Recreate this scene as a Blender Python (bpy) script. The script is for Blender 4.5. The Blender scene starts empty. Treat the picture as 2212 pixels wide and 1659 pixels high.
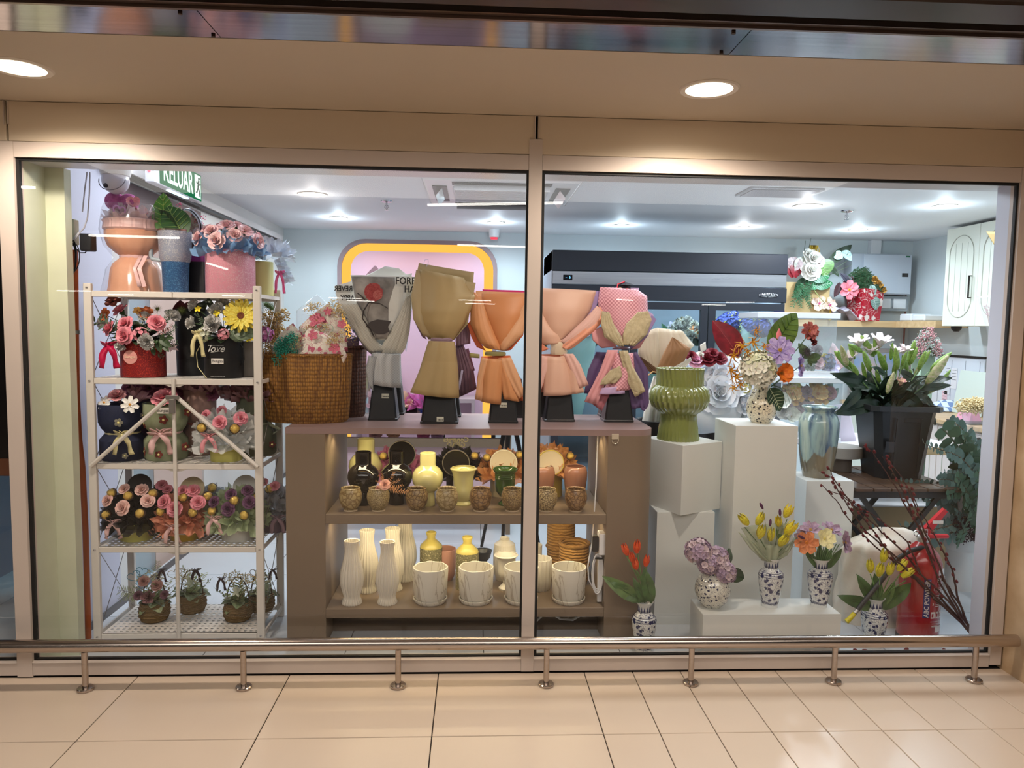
import bpy, math, random
from math import sin, cos, pi, radians as R_
from mathutils import Vector, Matrix, Euler
rnd = random.Random(7)
V = Vector
sc = bpy.context.scene
col = sc.collection
# ---------------- camera ----------------
FPX, YAW, PITCH, ROLL, CAMZ, CAMD = 1590.7, .0504, -.0781, .0146, 1.42, 2.912
_cy, _sy, _cp, _sp = cos(YAW), sin(YAW), cos(PITCH), sin(PITCH)
FW = V((_sy*_cp, _cy*_cp, _sp)); _r = V((_cy, -_sy, 0)); _u = _r.cross(FW)
RT = _r*cos(ROLL)+_u*sin(ROLL); UP = -_r*sin(ROLL)+_u*cos(ROLL)
CAM = V((0, -CAMD, CAMZ))
cd = bpy.data.cameras.new('camera'); cam = bpy.data.objects.new('camera', cd); col.objects.link(cam)
cd.sensor_width = 36; cd.sensor_fit = 'HORIZONTAL'; cd.lens = FPX*36/2212; cd.clip_start = .02
m = Matrix((RT, UP, -FW)).transposed().to_4x4(); m.translation = CAM; cam.matrix_world = m
sc.camera = cam
def at(px, py, x=None, y=None, z=None):
    """world point seen at a pixel of the photograph, on the plane x=, y= or z="""
    d = FW+RT*((px-1106)/FPX)+UP*((829.5-py)/FPX)
    t = (y+CAMD)/d.y if y is not None else ((z-CAMZ)/d.z if z is not None else x/d.x)
    return CAM+d*t
def S(n, y): return n*(y+CAMD)/FPX
# ---------------- world, exposure, lights ----------------
w = bpy.data.worlds.new('world'); sc.world = w; w.use_nodes = True
w.node_tree.nodes['Background'].inputs[0].default_value = (.75, .8, 1, 1)
w.node_tree.nodes['Background'].inputs[1].default_value = .05
sc.view_settings.view_transform = 'Standard'; sc.view_settings.look = 'None'
sc.view_settings.exposure = 0.0; sc.view_settings.gamma = 1; sc.view_settings.use_curve_mapping = False
sc.cycles.max_bounces = 8; sc.cycles.transparent_max_bounces = 24; sc.cycles.diffuse_bounces = 4
sc.cycles.glossy_bounces = 4; sc.cycles.caustics_reflective = False; sc.cycles.caustics_refractive = False
sc.cycles.use_denoising = True; sc.cycles.sample_clamp_indirect = 4
def light(kind, loc, power, color, size=.1, target=None, sy=None, spot=None, blend=.6, name='lamp_and_fill_light'):
    l = bpy.data.lights.new(name, kind); l.energy = power; l.color = color
    if kind == 'AREA':
        l.shape = 'RECTANGLE' if sy else 'DISK'; l.size = size
        if sy: l.size_y = sy
    else: l.shadow_soft_size = size
    if spot: l.spot_size = R_(spot); l.spot_blend = blend
    o = bpy.data.objects.new(name, l); o.location = loc; col.objects.link(o)
    d = (V(target)-V(loc)) if target else V((0, 0, -1))
    o.rotation_euler = d.to_track_quat('-Z', 'Y').to_euler()
    return o
WARM, COOL, YEL = (1, .87, .73), (.70, .88, 1), (1, .82, .50)
ZC, ZI = 2.235, 2.30
# ceiling lamps: (px, py, kind) on the two ceilings
CORR = [(-1.49, -.372), (.785, -.372)]
INT = [(-1.12, 2.256, .1, 'w'), (-1.148, 3.359, .075, 'c'), (.166, 3.431, .075, 'c'), (1.238, 3.435, .075, 'c'),
       (2.286, 3.386, .05, 'n'), (2.328, 2.257, .1, 'n'), (3.301, 3.404, .08, 'c'), (3.245, 2.128, .08, 'c')]
for x, y in CORR: light('SPOT', (x, y, ZC-.02), 56, WARM, .06, spot=160, blend=.5)
light('SPOT', (3.1, -.372, ZC-.02), 14, WARM, .07, spot=165, blend=.7)
light('SPOT', (-3.7, -.372, ZC-.02), 25, WARM, .07, spot=165, blend=.7)
for x, y, r, k in INT:
    c_ = {'w': (1, .94, .90), 'c': COOL, 'n': (.92, .96, 1)}[k]
    light('SPOT', (x, y, ZI-.02), {'w': 28, 'c': 36, 'n': 44}[k], c_, .05, spot=172, blend=.5); light('POINT', (x, y, ZI-.10), {'w': 1.4, 'c': 3.0, 'n': 2.2}[k], c_, .02)
light('AREA', (.1, 1.0, ZI-.01), 46, (.84, .93, 1), 3.6, sy=.5)   # added fill light, out of sight, brightening the window display
light('AREA', (2.7, 1.2, ZI-.01), 30, (.84, .93, 1), 1.4, sy=.5)  # second unseen fill light, added to lift the dim right side of the shop
light('AREA', (0, -3.4, 2.62), 112, (1, .94, .87), 6, sy=1.6)   # unseen fill light over the corridor behind the viewer

# ---------------- materials ----------------
MATS = {}
def lin(c): return tuple((v/12.92 if v <= .04045 else ((v+.055)/1.055)**2.4) for v in (x/255 for x in c))+(1,)
class N:
    """tiny node helper"""
    def __init__(s, name):
        s.m = bpy.data.materials.new(name); s.m.use_nodes = True; s.t = s.m.node_tree; s.p = s.t.nodes['Principled BSDF']; s.out = s.t.nodes['Material Output']
    def n(s, typ, ins=None, **kw):
        nd = s.t.nodes.new('ShaderNode'+typ)
        for k, v in kw.items(): setattr(nd, k, v)
        for k, v in (ins or {}).items():
            if isinstance(v, bpy.types.NodeSocket): s.t.links.new(v, nd.inputs[k])
            else: nd.inputs[k].default_value = v
        return nd
    def coord(s, sx=1, sy=1, sz=1, kind='Object'):
        tc = s.n('TexCoord'); return s.n('Mapping', {0: tc.outputs[kind], 'Scale': (sx, sy, sz)}).outputs[0]
    def ramp(s, fac, stops, mode='LINEAR'):
        r = s.n('ValToRGB', {0: fac}); e = r.color_ramp; e.interpolation = mode
        while len(e.elements) < len(stops): e.elements.new(.5)
        for el, (p, c) in zip(e.elements, stops): el.position = p; el.color = lin(c) if len(c) == 3 else c
        return r.outputs[0]
    def mix(s, f, a, b): return s.n('MixRGB', {0: f, 1: a, 2: b}).outputs[0]
    def bump(s, h, st=.3, d=.01): s.t.links.new(s.n('Bump', {'Height': h, 'Strength': st, 'Distance': d}).outputs[0], s.p.inputs['Normal'])
    def link(s, a, b): s.t.links.new(a, s.p.inputs[b] if isinstance(b, str) else b)
def M(name, c=(200, 200, 200), rough=.5, metal=0, kind=None, c2=None, sc=1, st=.3, emit=0, coat=0, alpha=None, sub=0):
    if name in MATS: return MATS[name]
    n = N(name); p = n.p; p.inputs['Base Color'].default_value = lin(c); p.inputs['Roughness'].default_value = rough
    p.inputs['Metallic'].default_value = metal; p.inputs['Coat Weight'].default_value = coat
    if emit: p.inputs['Emission Color'].default_value = lin(c); p.inputs['Emission Strength'].default_value = emit
    if sub: p.inputs['Subsurface Weight'].default_value = sub; p.inputs['Subsurface Radius'].default_value = (.02, .012, .01)
    C1, C2 = lin(c), lin(c2 or c)
    if kind == 'noise':
        t = n.n('TexNoise', {'Vector': n.coord(sc, sc, sc), 'Scale': 1.0, 'Detail': 6.0}).outputs[0]
        n.link(n.mix(n.ramp(t, [(.35, (0, 0, 0)), (.65, (255, 255, 255))]), C1, C2), 'Base Color'); n.bump(t, st, .01)
    elif kind == 'fine':      # painted plaster or laminate
        t = n.n('TexNoise', {'Vector': n.coord(sc, sc, sc), 'Scale': 1.0, 'Detail': 3.0}).outputs[0]
        n.link(n.mix(t, C1, C2), 'Base Color')
        n.bump(n.n('TexNoise', {'Vector': n.coord(60, 60, 60), 'Scale': 3.0}).outputs[0], st, .001)
    elif kind == 'grain':     # wood along x
        t = n.n('TexNoise', {'Vector': n.coord(sc, sc*12, sc*12), 'Scale': 1.0, 'Detail': 5.0, 'Distortion': .6}).outputs[0]
        n.link(n.mix(n.ramp(t, [(.35, (0, 0, 0)), (.65, (255, 255, 255))]), C1, C2), 'Base Color'); n.bump(t, .2, .002)
    elif kind == 'brushed':
        t = n.n('TexNoise', {'Vector': n.coord(3, 3*sc, 3*sc), 'Scale': 1.0, 'Detail': 5.0}).outputs[0]
        n.link(n.mix(t, C1, C2), 'Base Color'); n.bump(t, st, .0008)
        t2 = n.n('TexNoise', {'Vector': n.coord(2, 9, 9), 'Scale': 1.0}).outputs[0]
        n.link(n.n('MapRange', {0: t2, 3: rough*.7, 4: rough*1.4}).outputs[0], 'Roughness')
    elif kind == 'glitter':
        v = n.n('TexVoronoi', {'Vector': n.coord(1, 1, 1), 'Scale': 420.0})
        n.link(n.mix(n.ramp(v.outputs['Color'], [(.62, (0, 0, 0)), (.8, (255, 255, 255))]), C1, C2), 'Base Color')
        nm = n.n('Bump', {'Height': v.outputs['Color'], 'Strength': 1.0, 'Distance': .0015}); n.link(nm.outputs[0], 'Normal')
        n.link(n.ramp(v.outputs['Color'], [(.6, (0, 0, 0)), (.75, (230, 230, 230))]), 'Metallic')
    elif kind == 'rope':
        wv = n.n('TexWave', {'Vector': n.coord(1, 1, 1), 'Scale': sc*1.0, 'Distortion': 3.0, 'Detail': 3.0, 'Detail Scale': 2.0}, bands_direction='Z').outputs[1]
        tn = n.n('TexNoise', {'Vector': n.coord(40, 40, 160), 'Scale': 1.0, 'Detail': 4.0}).outputs[0]
        n.link(n.mix(n.mix(.5, wv, tn), C1, C2), 'Base Color'); n.bump(n.mix(.4, wv, tn), 1, .006)
    elif kind == 'weave':
        ck = n.n('TexVoronoi', {'Vector': n.coord(1, 1, .6), 'Scale': sc*1.0, 'Randomness': .25})
        n.link(n.ramp(ck.outputs['Distance'], [(0, c), (.7, c2)]), 'Base Color'); n.bump(n.n('Invert', {1: ck.outputs['Distance']}).outputs[0], 1, .005)
    elif kind == 'crackle':
        nz = n.n('TexNoise', {'Vector': n.coord(30, 30, 30), 'Scale': 1.0, 'Detail': 3.0})
        ve = n.n('TexVoronoi', {'Vector': n.n('VectorMath', {0: n.coord(1, 1, 1), 1: n.n('VectorMath', {0: nz.outputs['Color'], 'Scale': .012}, operation='SCALE').outputs[0]}, operation='ADD').outputs[0], 'Scale': sc*1.0}, feature='DISTANCE_TO_EDGE').outputs[0]
        n.link(n.mix(n.ramp(ve, [(.02, (255, 255, 255)), (.16, (0, 0, 0))]), n.mix(nz.outputs[0], C1, lin(tuple(min(255, int(k*1.15)) for k in c))), C2), 'Base Color'); n.bump(ve, .3, .002)
    elif kind == 'marble':
        t = n.n('TexNoise', {'Vector': n.coord(7, 7, 3.5), 'Scale': 1.0, 'Detail': 5.0, 'Distortion': 1.4}).outputs[0]
        n.link(n.ramp(t, [(.475, c), (.5, c2), (.515, c)]), 'Base Color')
    elif kind == 'flora':     # small printed leaf and flower pattern, c ground, c2 print
        cv = n.coord(1, 1, 1)
        nz = n.n('TexNoise', {'Vector': cv, 'Scale': sc*1.3, 'Detail': 4.0, 'Distortion': 1.5}).outputs[0]
        vo = n.n('TexVoronoi', {'Vector': cv, 'Scale': sc*1.0}).outputs[0]
        a = n.ramp(n.n('Math', {0: vo, 1: n.n('Math', {0: nz, 1: .5}, operation='MULTIPLY').outputs[0]}, operation='ADD').outputs[0], [(.42+.14*(1-st), (255, 255, 255)), (.46+.14*(1-st), (0, 0, 0))])
        b = n.ramp(nz, [(.485, (0, 0, 0)), (.495, (255, 255, 255)), (.515, (255, 255, 255)), (.525, (0, 0, 0))])
        n.link(n.mix(n.n('Math', {0: a, 1: b}, operation='MAXIMUM').outputs[0], C1, C2), 'Base Color')
    elif kind == 'check':
        ck = n.n('TexChecker', {'Vector': n.coord(1, .001, 1), 'Scale': sc*1.0}).outputs[1]
        n.link(n.mix(ck, C1, C2), 'Base Color')
    elif kind == 'streak':    # petals: darker streaks radially
        t = n.n('TexNoise', {'Vector': n.coord(3, 3, 3), 'Scale': sc*1.0, 'Detail': 2.0}).outputs[0]
        n.link(n.mix(n.ramp(t, [(.4, (0, 0, 0)), (.62, (255, 255, 255))]), C1, C2), 'Base Color')
    if alpha is not None:     # gauze, tulle, film: partly see-through
        tr = n.n('BsdfTransparent'); mx = n.n('MixShader', {0: alpha, 1: tr.outputs[0], 2: p.outputs[0]}); n.link(mx.outputs[0], n.out.inputs[0])
    MATS[name] = n.m; return n.m
def film(name, amt=.10, tint=(1, 1, 1, 1), rough=.05, haze=0):
    if name in MATS: return MATS[name]
    n = N(name); tr = n.n('BsdfTransparent', {0: tint}); gl = n.n('BsdfGlossy', {0: (1, 1, 1, 1), 'Roughness': rough})
    fr = n.n('Fresnel', {0: 1.5}); geo = n.n('NewGeometry')
    f2 = n.n('Math', {0: fr.outputs[0], 1: n.n('Math', {0: 1.0, 1: geo.outputs['Backfacing']}, operation='SUBTRACT').outputs[0]}, operation='MULTIPLY')
    f3 = n.n('Math', {0: f2.outputs[0], 1: amt}, operation='MULTIPLY', use_clamp=True)
    mx = n.n('MixShader', {0: f3.outputs[0], 1: tr.outputs[0], 2: gl.outputs[0]}); o = mx.outputs[0]
    if haze:
        df = n.n('BsdfDiffuse', {0: (.9, .9, .92, 1)}); o = n.n('MixShader', {0: haze, 1: o, 2: df.outputs[0]}).outputs[0]
    n.link(o, n.out.inputs[0]); MATS[name] = n.m; return n.m
def glow(name, c, s):
    if name in MATS: return MATS[name]
    n = N(name); e = n.n('Emission', {0: lin(c), 1: s}); n.link(e.outputs[0], n.out.inputs[0]); MATS[name] = n.m; return n.m

# ---------------- mesh builder ----------------
class B:
    def __init__(s): s.v = []; s.f = []; s.mi = []; s.cur = 0
    def add(s, vs, fs, mat=None):
        o = len(s.v); s.v += [tuple(v) for v in vs]
        for f in fs: s.f.append(tuple(i+o for i in f)); s.mi.append(s.cur if mat is None else mat)
        return s
    def xf(s, b, mtx, mat=None):
        o = len(s.v); s.v += [tuple(mtx @ V(v)) for v in b.v]
        for f, mi in zip(b.f, b.mi): s.f.append(tuple(i+o for i in f)); s.mi.append(mi if mat is None else mat)
        return s
    def box(s, x0, x1, y0, y1, z0, z1, mat=None, bev=0):
        if bev:   # chamfered along the vertical and horizontal edges
            e = bev; vs = []; 
            for z, i in ((z0, e), (z0+e, 0), (z1-e, 0), (z1, e)):
                vs += [(x0+e+i*.0, y0+i, z), (x1-e, y0+i, z), (x1-i, y0+e, z), (x1-i, y1-e, z), (x1-e, y1-i, z), (x0+e, y1-i, z), (x0+i, y1-e, z), (x0+i, y0+e, z)]
            fs = [tuple(range(7, -1, -1)), tuple(range(24, 32))]
            for k in range(3):
                for j in range(8): fs.append((k*8+j, k*8+(j+1) % 8, k*8+8+(j+1) % 8, k*8+8+j))
            return s.add(vs, fs, mat)
        vs = [(x0, y0, z0), (x1, y0, z0), (x1, y1, z0), (x0, y1, z0), (x0, y0, z1), (x1, y0, z1), (x1, y1, z1), (x0, y1, z1)]
        return s.add(vs, [(0, 3, 2, 1), (4, 5, 6, 7), (0, 1, 5, 4), (1, 2, 6, 5), (2, 3, 7, 6), (3, 0, 4, 7)], mat)
    def lathe(s, prof, n=32, flute=None, mat=None, cx=0, cy=0, sx=1, sy=1, cap=True, ph=0):
        vs = []; fs = []; k = len(prof)
        for i, (r, z) in enumerate(prof):
            for j in range(n):
                a = 2*pi*j/n+ph; rr = r
                if flute: rr = r*(1+flute[1]*cos(flute[0]*(a+flute[2]*z)))
                vs.append((cx+rr*cos(a)*sx, cy+rr*sin(a)*sy, z))
        for i in range(k-1):
            for j in range(n): fs.append((i*n+j, i*n+(j+1) % n, (i+1)*n+(j+1) % n, (i+1)*n+j))
        if cap:
            if prof[0][0] > 1e-5: fs.append(tuple(range(n-1, -1, -1)))
            if prof[-1][0] > 1e-5: fs.append(tuple((k-1)*n+j for j in range(n)))
        return s.add(vs, fs, mat)
    def ring(s, r0, r1, z0, z1, n=32, mat=None): return s.lathe([(r0, z0), (r1, z0), (r1, z1), (r0, z1), (r0, z0)], n, None, mat, cap=False)
    def tube(s, pts, r, n=8, mat=None, taper=None, flat=1, cap=True):
        pts = [V(p) for p in pts]; m_ = len(pts); vs = []; fs = []; up = V((0, 0, 1)); pn = None
        for i, p in enumerate(pts):
            d = (pts[min(i+1, m_-1)]-pts[max(i-1, 0)]).normalized()
            if pn is None: a = d.cross(up if abs(d.z) < .95 else V((1, 0, 0))).normalized()
            else: a = (pn-d*pn.dot(d)).normalized() if (pn-d*pn.dot(d)).length > 1e-6 else pn
            pn = a; b = d.cross(a); rr = r*(1+(taper-1)*i/(m_-1)) if taper is not None else r
            for j in range(n):
                t = 2*pi*j/n; vs.append(p+a*rr*cos(t)+b*rr*flat*sin(t))
        for i in range(m_-1):
            for j in range(n): fs.append((i*n+j, i*n+(j+1) % n, (i+1)*n+(j+1) % n, (i+1)*n+j))
        if cap: fs += [tuple(range(n-1, -1, -1)), tuple((m_-1)*n+j for j in range(n))]
        return s.add(vs, fs, mat)
    def ball(s, c, r, n=10, mat=None, sz=1):
        b = B().lathe([(max(1e-4, r*sin(pi*i/(n//2+1))), -r*sz*cos(pi*i/(n//2+1))) for i in range(n//2+2)], n, cap=False); return s.xf(b, Matrix.Translation(c), mat if mat is not None else s.cur)
    def grid(s, fn, nu, nv, mat=None):
        vs = [fn(i/nu, j/nv) for j in range(nv+1) for i in range(nu+1)]; w_ = nu+1
        return s.add(vs, [(j*w_+i, j*w_+i+1, (j+1)*w_+i+1, (j+1)*w_+i) for j in range(nv) for i in range(nu)], mat)
    def mesh(s, name, mats, smooth=True, thick=0):
        me = bpy.data.meshes.new(name); me.from_pydata(s.v, [], s.f)
        for m_ in (mats if isinstance(mats, (list, tuple)) else [mats]): me.materials.append(m_)
        me.polygons.foreach_set('material_index', s.mi)
        if smooth:
            me.polygons.foreach_set('use_smooth', [True]*len(s.f))
            if smooth != 'all': me.set_sharp_from_angle(angle=R_(40))
        me.update(); return me
def link(name, me, parent=None, loc=(0, 0, 0), rot=None, scale=None):
    o = bpy.data.objects.new(name, me); o.location = loc
    if rot is not None: o.rotation_euler = rot
    if scale is not None: o.scale = (scale,)*3 if isinstance(scale, (int, float)) else scale
    if parent: o.parent = parent
    col.objects.link(o); return o
def tag(o, label=None, cat=None, group=None, kind=None):
    if label: o['label'] = label
    if cat: o['category'] = cat
    if group: o['group'] = group
    if kind: o['kind'] = kind
    return o
def thing(name, label, cat, loc=(0, 0, 0), group=None):
    return tag(link(name, None, None, loc), label, cat, group)
def part(name, b, mats, parent, loc=(0, 0, 0), rot=None, smooth=True, scale=None, label=None):
    o = link(name, b if isinstance(b, bpy.types.Mesh) else b.mesh(name, mats, smooth), parent, loc, rot, scale)
    if label: o['label'] = label
    return o
def struct(name, b, mats, parent=None, smooth=False, loc=(0, 0, 0)):
    o = link(name, b.mesh(name, mats, smooth), parent, loc)
    if not parent: o['kind'] = 'structure'
    return o
def solid(o, t, off=0):
    md = o.modifiers.new('thickness', 'SOLIDIFY'); md.thickness = t; md.offset = off; return o
def rot_to(d, twist=0): return (V(d).to_track_quat('Z', 'Y') @ Euler((0, 0, twist)).to_quaternion()).to_euler()
def text(body, parent, loc, size, mat, rot=(pi/2, 0, 0), bold=0, sx=1, ext=.0004, name='lettering', align='CENTER', shear=0):
    c = bpy.data.curves.new(name, 'FONT'); c.body = body; c.size = size; c.extrude = ext; c.offset = bold*size; c.align_x = align; c.align_y = 'CENTER'; c.shear = shear; c.resolution_u = 3
    c.materials.append(mat); o = bpy.data.objects.new('t', c); col.objects.link(o); TEXTS.append((o, name, parent, loc, rot, sx)); return o
TEXTS = []
def flush_text():
    dg = bpy.context.evaluated_depsgraph_get()
    for o, name, parent, loc, rot, sx in TEXTS:
        me = bpy.data.meshes.new_from_object(o.evaluated_get(dg)); link(name, me, parent, loc, rot, (sx, 1, 1))
    for o, *_ in TEXTS: bpy.data.objects.remove(o)
CACHE = {}
def cached(key, fn):
    if key not in CACHE: CACHE[key] = fn()
    return CACHE[key]
# ---------------- setting ----------------
def tiles(parent, xs, ys, z, gap, mats, depth=.006):
    for i in range(len(xs)-1):
        for j in range(len(ys)-1):
            wx, wy = xs[i+1]-xs[i], ys[j+1]-ys[j]; g = gap/2
            me = cached(('tile', round(wx, 3), round(wy, 3), mats.name), lambda: B().box(g, wx-g, g, wy-g, -depth, 0, bev=.0015).mesh('tile', mats, False))
            part('tile', me, None, parent, (xs[i], ys[j], z))
grout = M('dark_grout', (52, 42, 38), .9)
cream_tile = M('cream_floor_tile', (216, 196, 176), .28, kind='fine', c2=(208, 188, 168), sc=3, st=.02)
fl = struct('floor', B().box(-11, 9, -26, .11, -.05, -.006), grout)
T0 = -1.3365; bx = [T0-1.8, T0-1.2, T0-.6, T0, T0+.6, T0+1.2, T0+1.8]
sxs = [T0+1.8+.2007*i for i in range(11)]
ys = [-2.2, -1.655, -1.055, -.455, .01]
tiles(fl, bx, ys, 0, .004, cream_tile); tiles(fl, sxs[:3]+sxs[3:], ys, 0, .003, cream_tile)
struct('floor_far_corridor', B().box(-11, 9, -26, -2.2, -.004, 0), M('corridor_floor', (196, 176, 156), .35))
# shop floor
gray_tile = M('grey_floor_tile', (200, 206, 212), .35, kind='fine', c2=(190, 196, 202), sc=4, st=.02)
fi = struct('floor_shop', B().box(-3.9, 4.4, .11, 4.3, -.05, -.005), M('grey_grout', (80, 80, 84), .9))
tiles(fi, [-1.75+.0, -1.15, -.55, .05, .65, 1.25, 1.85, 2.45, 3.05, 3.65, 4.25], [.12, .62, 1.22, 1.82, 2.42, 3.02, 3.62, 4.15], 0, .004, gray_tile)
tiles(fi, [-3.55, -2.95, -2.35, -1.8], [.12, .62, 1.22, 1.82, 2.42, 3.02, 3.62, 4.15], 0, .004, gray_tile)
alu = M('cream_painted_aluminium', (206, 192, 182), .42, kind='fine', c2=(200, 186, 176), sc=5, st=.03)
fasc = M('cream_painted_fascia', (214, 198, 176), .55, kind='fine', c2=(208, 192, 170), sc=3, st=.05)
blk = M('black_rubber', (12, 11, 12), .6)
# window frame (x openings -1.741...201 and .2525..2.188)
XL, XA, XB, XR, ZB, ZT = -1.741, .201, .2525, 2.188, .062, 2.028
def frame(name, boxes): 
    b = B()
    for bb in boxes: b.box(*bb)
    return struct(name, b, alu)
frame('trim_1', [(XL-.058, XL, 0, .06, .005, 2.085)])
frame('trim_2', [(XA, XB, 0, .06, .01, 2.145)])
frame('trim_3', [(XR, XR+.05, 0, .06, .02, 2.085)])
for i, (a, b_) in enumerate(((XL, XA), (XB, XR), (-3.6, XL-.058))):
    frame('trim_%d' % (4+i), [(a+.001, b_-.001, .003, .06, .01, ZB)])
    struct('trim_%d' % (7+i), B().add([(a, .0, ZB), (b_, .0, ZB), (b_, .012, ZB+.006), (a, .012, ZB+.006)], [(0, 1, 2, 3)]), alu)
    frame('trim_%d' % (10+i), [(a+.001, b_-.001, .002, .06, ZT, 2.085)])
    g = B()
    for bb in ((a, b_, .014, .03, ZB, ZB+.012), (a, b_, .014, .03, ZT-.010, ZT), (a, a+.012, .014, .03, ZB+.012, ZT-.01), (b_-.008, b_, .014, .03, ZB+.012, ZT-.01)): g.box(*bb)
    struct('trim_%d' % (13+i), g, blk)
glass = film('window_glass', .95, rough=0)
for i, (a, b_) in enumerate(((XL+.012, XA-.008), (XB+.012, XR-.008), (-3.59, XL-.066))):
    struct('window_%d' % (i+1), B().box(a, b_, .018, .026, ZB+.012, ZT-.01), glass)
# fascia panels above the frame with dark upright joints
struct('wall_fascia', B().box(-4, 3, .022, .2, 2.086, ZC), M('dark_gap', (20, 18, 16), .8))
fp = thing('fascia_panelling', 'cream painted fascia boards running above the shop window', 'panel', (0, 0, 0))
for a, b_ in ((-4, -1.766), (-1.757, .2245), (.2335, 2.6)): part('panel', B().box(a, b_, .004, .02, 2.087, ZC-.002, bev=.001), fasc, fp, smooth=False)
for xx in (-1.7615, .229):
    b = B(); b.box(xx-.009, xx-.0055, -.003, .004, 2.146, ZC-.002); b.box(xx+.0055, xx+.009, -.003, .004, 2.146, ZC-.002); part('joint_strip', b, alu, fp, smooth=False)
# corridor ceiling, polished soffit
cc = M('corridor_ceiling_paint', (204, 190, 172), .6, kind='fine', c2=(198, 184, 166), sc=2, st=.04)
struct('ceiling_corridor', B().box(-4.2, 5, -.68, .02, ZC, ZC+.05), cc)
steel_m = M('mirror_steel', (168, 164, 168), .13, 1, 'brushed', (140, 136, 140), 25, .12)
sp = thing('steel_soffit', 'strip of polished steel soffit panels along the ceiling edge', 'panel', (0, 0, 0))
for a, b_ in ((-4.2, -.742), (-.739, .742), (.745, 5)): part('panel', B().box(a, b_, -.876, -.681, ZC+.001, ZC+.012), steel_m, sp, smooth=False)
for xx in (-.756, .716, -.79, .70):
    part('screw', B().lathe([(.006, -.006), (.006, 0), (.002, .003)], 10), M('dark_screw', (60, 40, 30), .5, .6), sp, (xx, -.70 if abs(xx) in (.756, .716) else -.85, ZC+.002))
dk = M('dark_bronze_metal', (66, 54, 48), .3, .8)
tb = thing('shutter_guide', 'dark bronze and steel shutter guide above the polished soffit', 'shutter guide', (0, 0, 0))
part('flange', B().box(-4.2, 5, -.889, -.878, ZC-.004, ZC+.02), M('bronze_edge', (128, 112, 104), .3, .9), tb, smooth=False)
part('flange', B().box(-4.2, 5, -.911, -.891, ZC+.004, ZC+.03), M('bronze_edge'), tb, smooth=False)
part('slot', B().box(-4.2, 5, -.955, -.912, ZC+.02, ZC+.05), M('slot_black', (6, 5, 5), .9), tb, smooth=False)
part('bottom_bar', B().box(-4.2, 5, -1.08, -.955, ZC+.0, ZC+.035, bev=.006), dk, tb, smooth=False)
struct('ceiling_main', B().box(-11, 9, -26, -1.08, 2.66, 2.72), M('main_ceiling', (150, 140, 130), .8))
struct('wall_corridor_right', B().box(2.245, 2.45, -.9, .1, 0, ZC), M('worn_cream_wall', (206, 180, 148), .7, kind='noise', c2=(178, 150, 116), sc=5, st=.1))
struct('wall_corridor_opposite', B().box(-11, 9, -26.1, -26, 0, 2.7), M('opposite_wall', (120, 108, 98), .7))
struct('wall_corridor_far_left', B().box(-11.1, -11, -26, .1, 0, 2.7), M('opposite_wall'))
struct('wall_corridor_far_right', B().box(9, 9.1, -26, .1, 0, 2.7), M('opposite_wall'))
# shop room
wallm = M('pale_shop_wall', (214, 222, 224), .6, kind='fine', c2=(206, 214, 216), sc=2, st=.03)
ceilm = M('shop_ceiling_paint', (236, 238, 242), .6, kind='fine', c2=(230, 232, 236), sc=2, st=.03)
struct('ceiling', B().box(-3.9, 4.4, .06, 4.3, ZI, ZI+.05), ceilm)
struct('wall_soffit', B().box(-3.9, 4.4, .06, .21, 2.03, ZI), M('soffit_paint', (200, 200, 208), .3))
struct('wall_back', B().box(-3.9, 4.4, 4.15, 4.3, 0, ZI), wallm)
struct('wall_right', B().box(4.25, 4.4, .06, 4.15, 0, ZI), wallm)
struct('wall_return_right', B().box(2.19, 2.5, .06, .14, 0, 2.03), M('blue_white_paint', (206, 212, 228), .45))
struct('wall_near_right', B().box(2.5, 4.25, .06, .16, 0, ZI), wallm)
cm = M('cream_column_paint', (208, 212, 188), .6, kind='noise', c2=(200, 204, 180), sc=6, st=.15)
struct('column', B().box(-1.80, -1.741, .06, .2, 0, 2.03).box(-1.86, -1.665, .2, .25, 0, 2.03), cm)['kind'] = 'structure'
struct('wall_left', B().box(-1.86, -1.80, .25, .86, 0, ZI), M('lilac_white_wall', (190, 190, 206), .5))
# partition with doors at the left
lw = M('white_sliding_door', (212, 210, 206), .35)
b = B()
for bb in ((-1.84, -1.80, .86, 4.15, 2.13, ZI), (-1.84, -1.80, .86, .96, 0, 2.13), (-1.84, -1.80, 2.04, 2.62, 0, 2.13), (-1.84, -1.80, 2.62, 2.68, 0, 2.13), (-1.84, -1.80, 3.5, 4.15, 0, 2.13), (-1.84, -1.80, 2.68, 3.5, 0, .95), (-1.84, -1.80, 2.68, 3.5, 1.9, 2.13)): b.box(*bb)
struct('wall_left_partition', b, lw)
struct('window_4', B().box(-1.825, -1.815, 2.68, 3.5, .95, 1.9), film('side_glass', .8, (.8, .88, .88, 1), haze=.15))
struct('trim_20', B().box(-1.80, -1.74, .75, 3.9, 2.16, 2.20), M('rail_cover', (214, 210, 208), .4))
struct('trim_21', B().box(-1.80, -1.755, .75, 3.9, 2.145, 2.16), M('rail_black', (40, 38, 38), .4, .5))
b = B().box(-1.84, -1.79, .96, 2.04, 1.99, 2.13); struct('trim_22', b, M('taupe_header', (112, 92, 92), .6))
b = B().box(-2.6, -1.84, .9, 2.1, 2.13, 2.2).box(-2.65, -2.6, 1.0, 4.15, 0, ZI); struct('wall_left_beyond', b, M('mauve_wall', (150, 138, 150), .7))
struct('wall_far_left', B().box(-3.9, -3.85, .06, 4.15, 0, ZI), M('dark_shop_wall', (70, 60, 56), .7))
dr = tag(struct('door_1', B().box(-1.835, -1.81, 1.3, 2.04, .0, 1.99), M('door_beige', (196, 172, 160), .5)), kind='structure')
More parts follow.
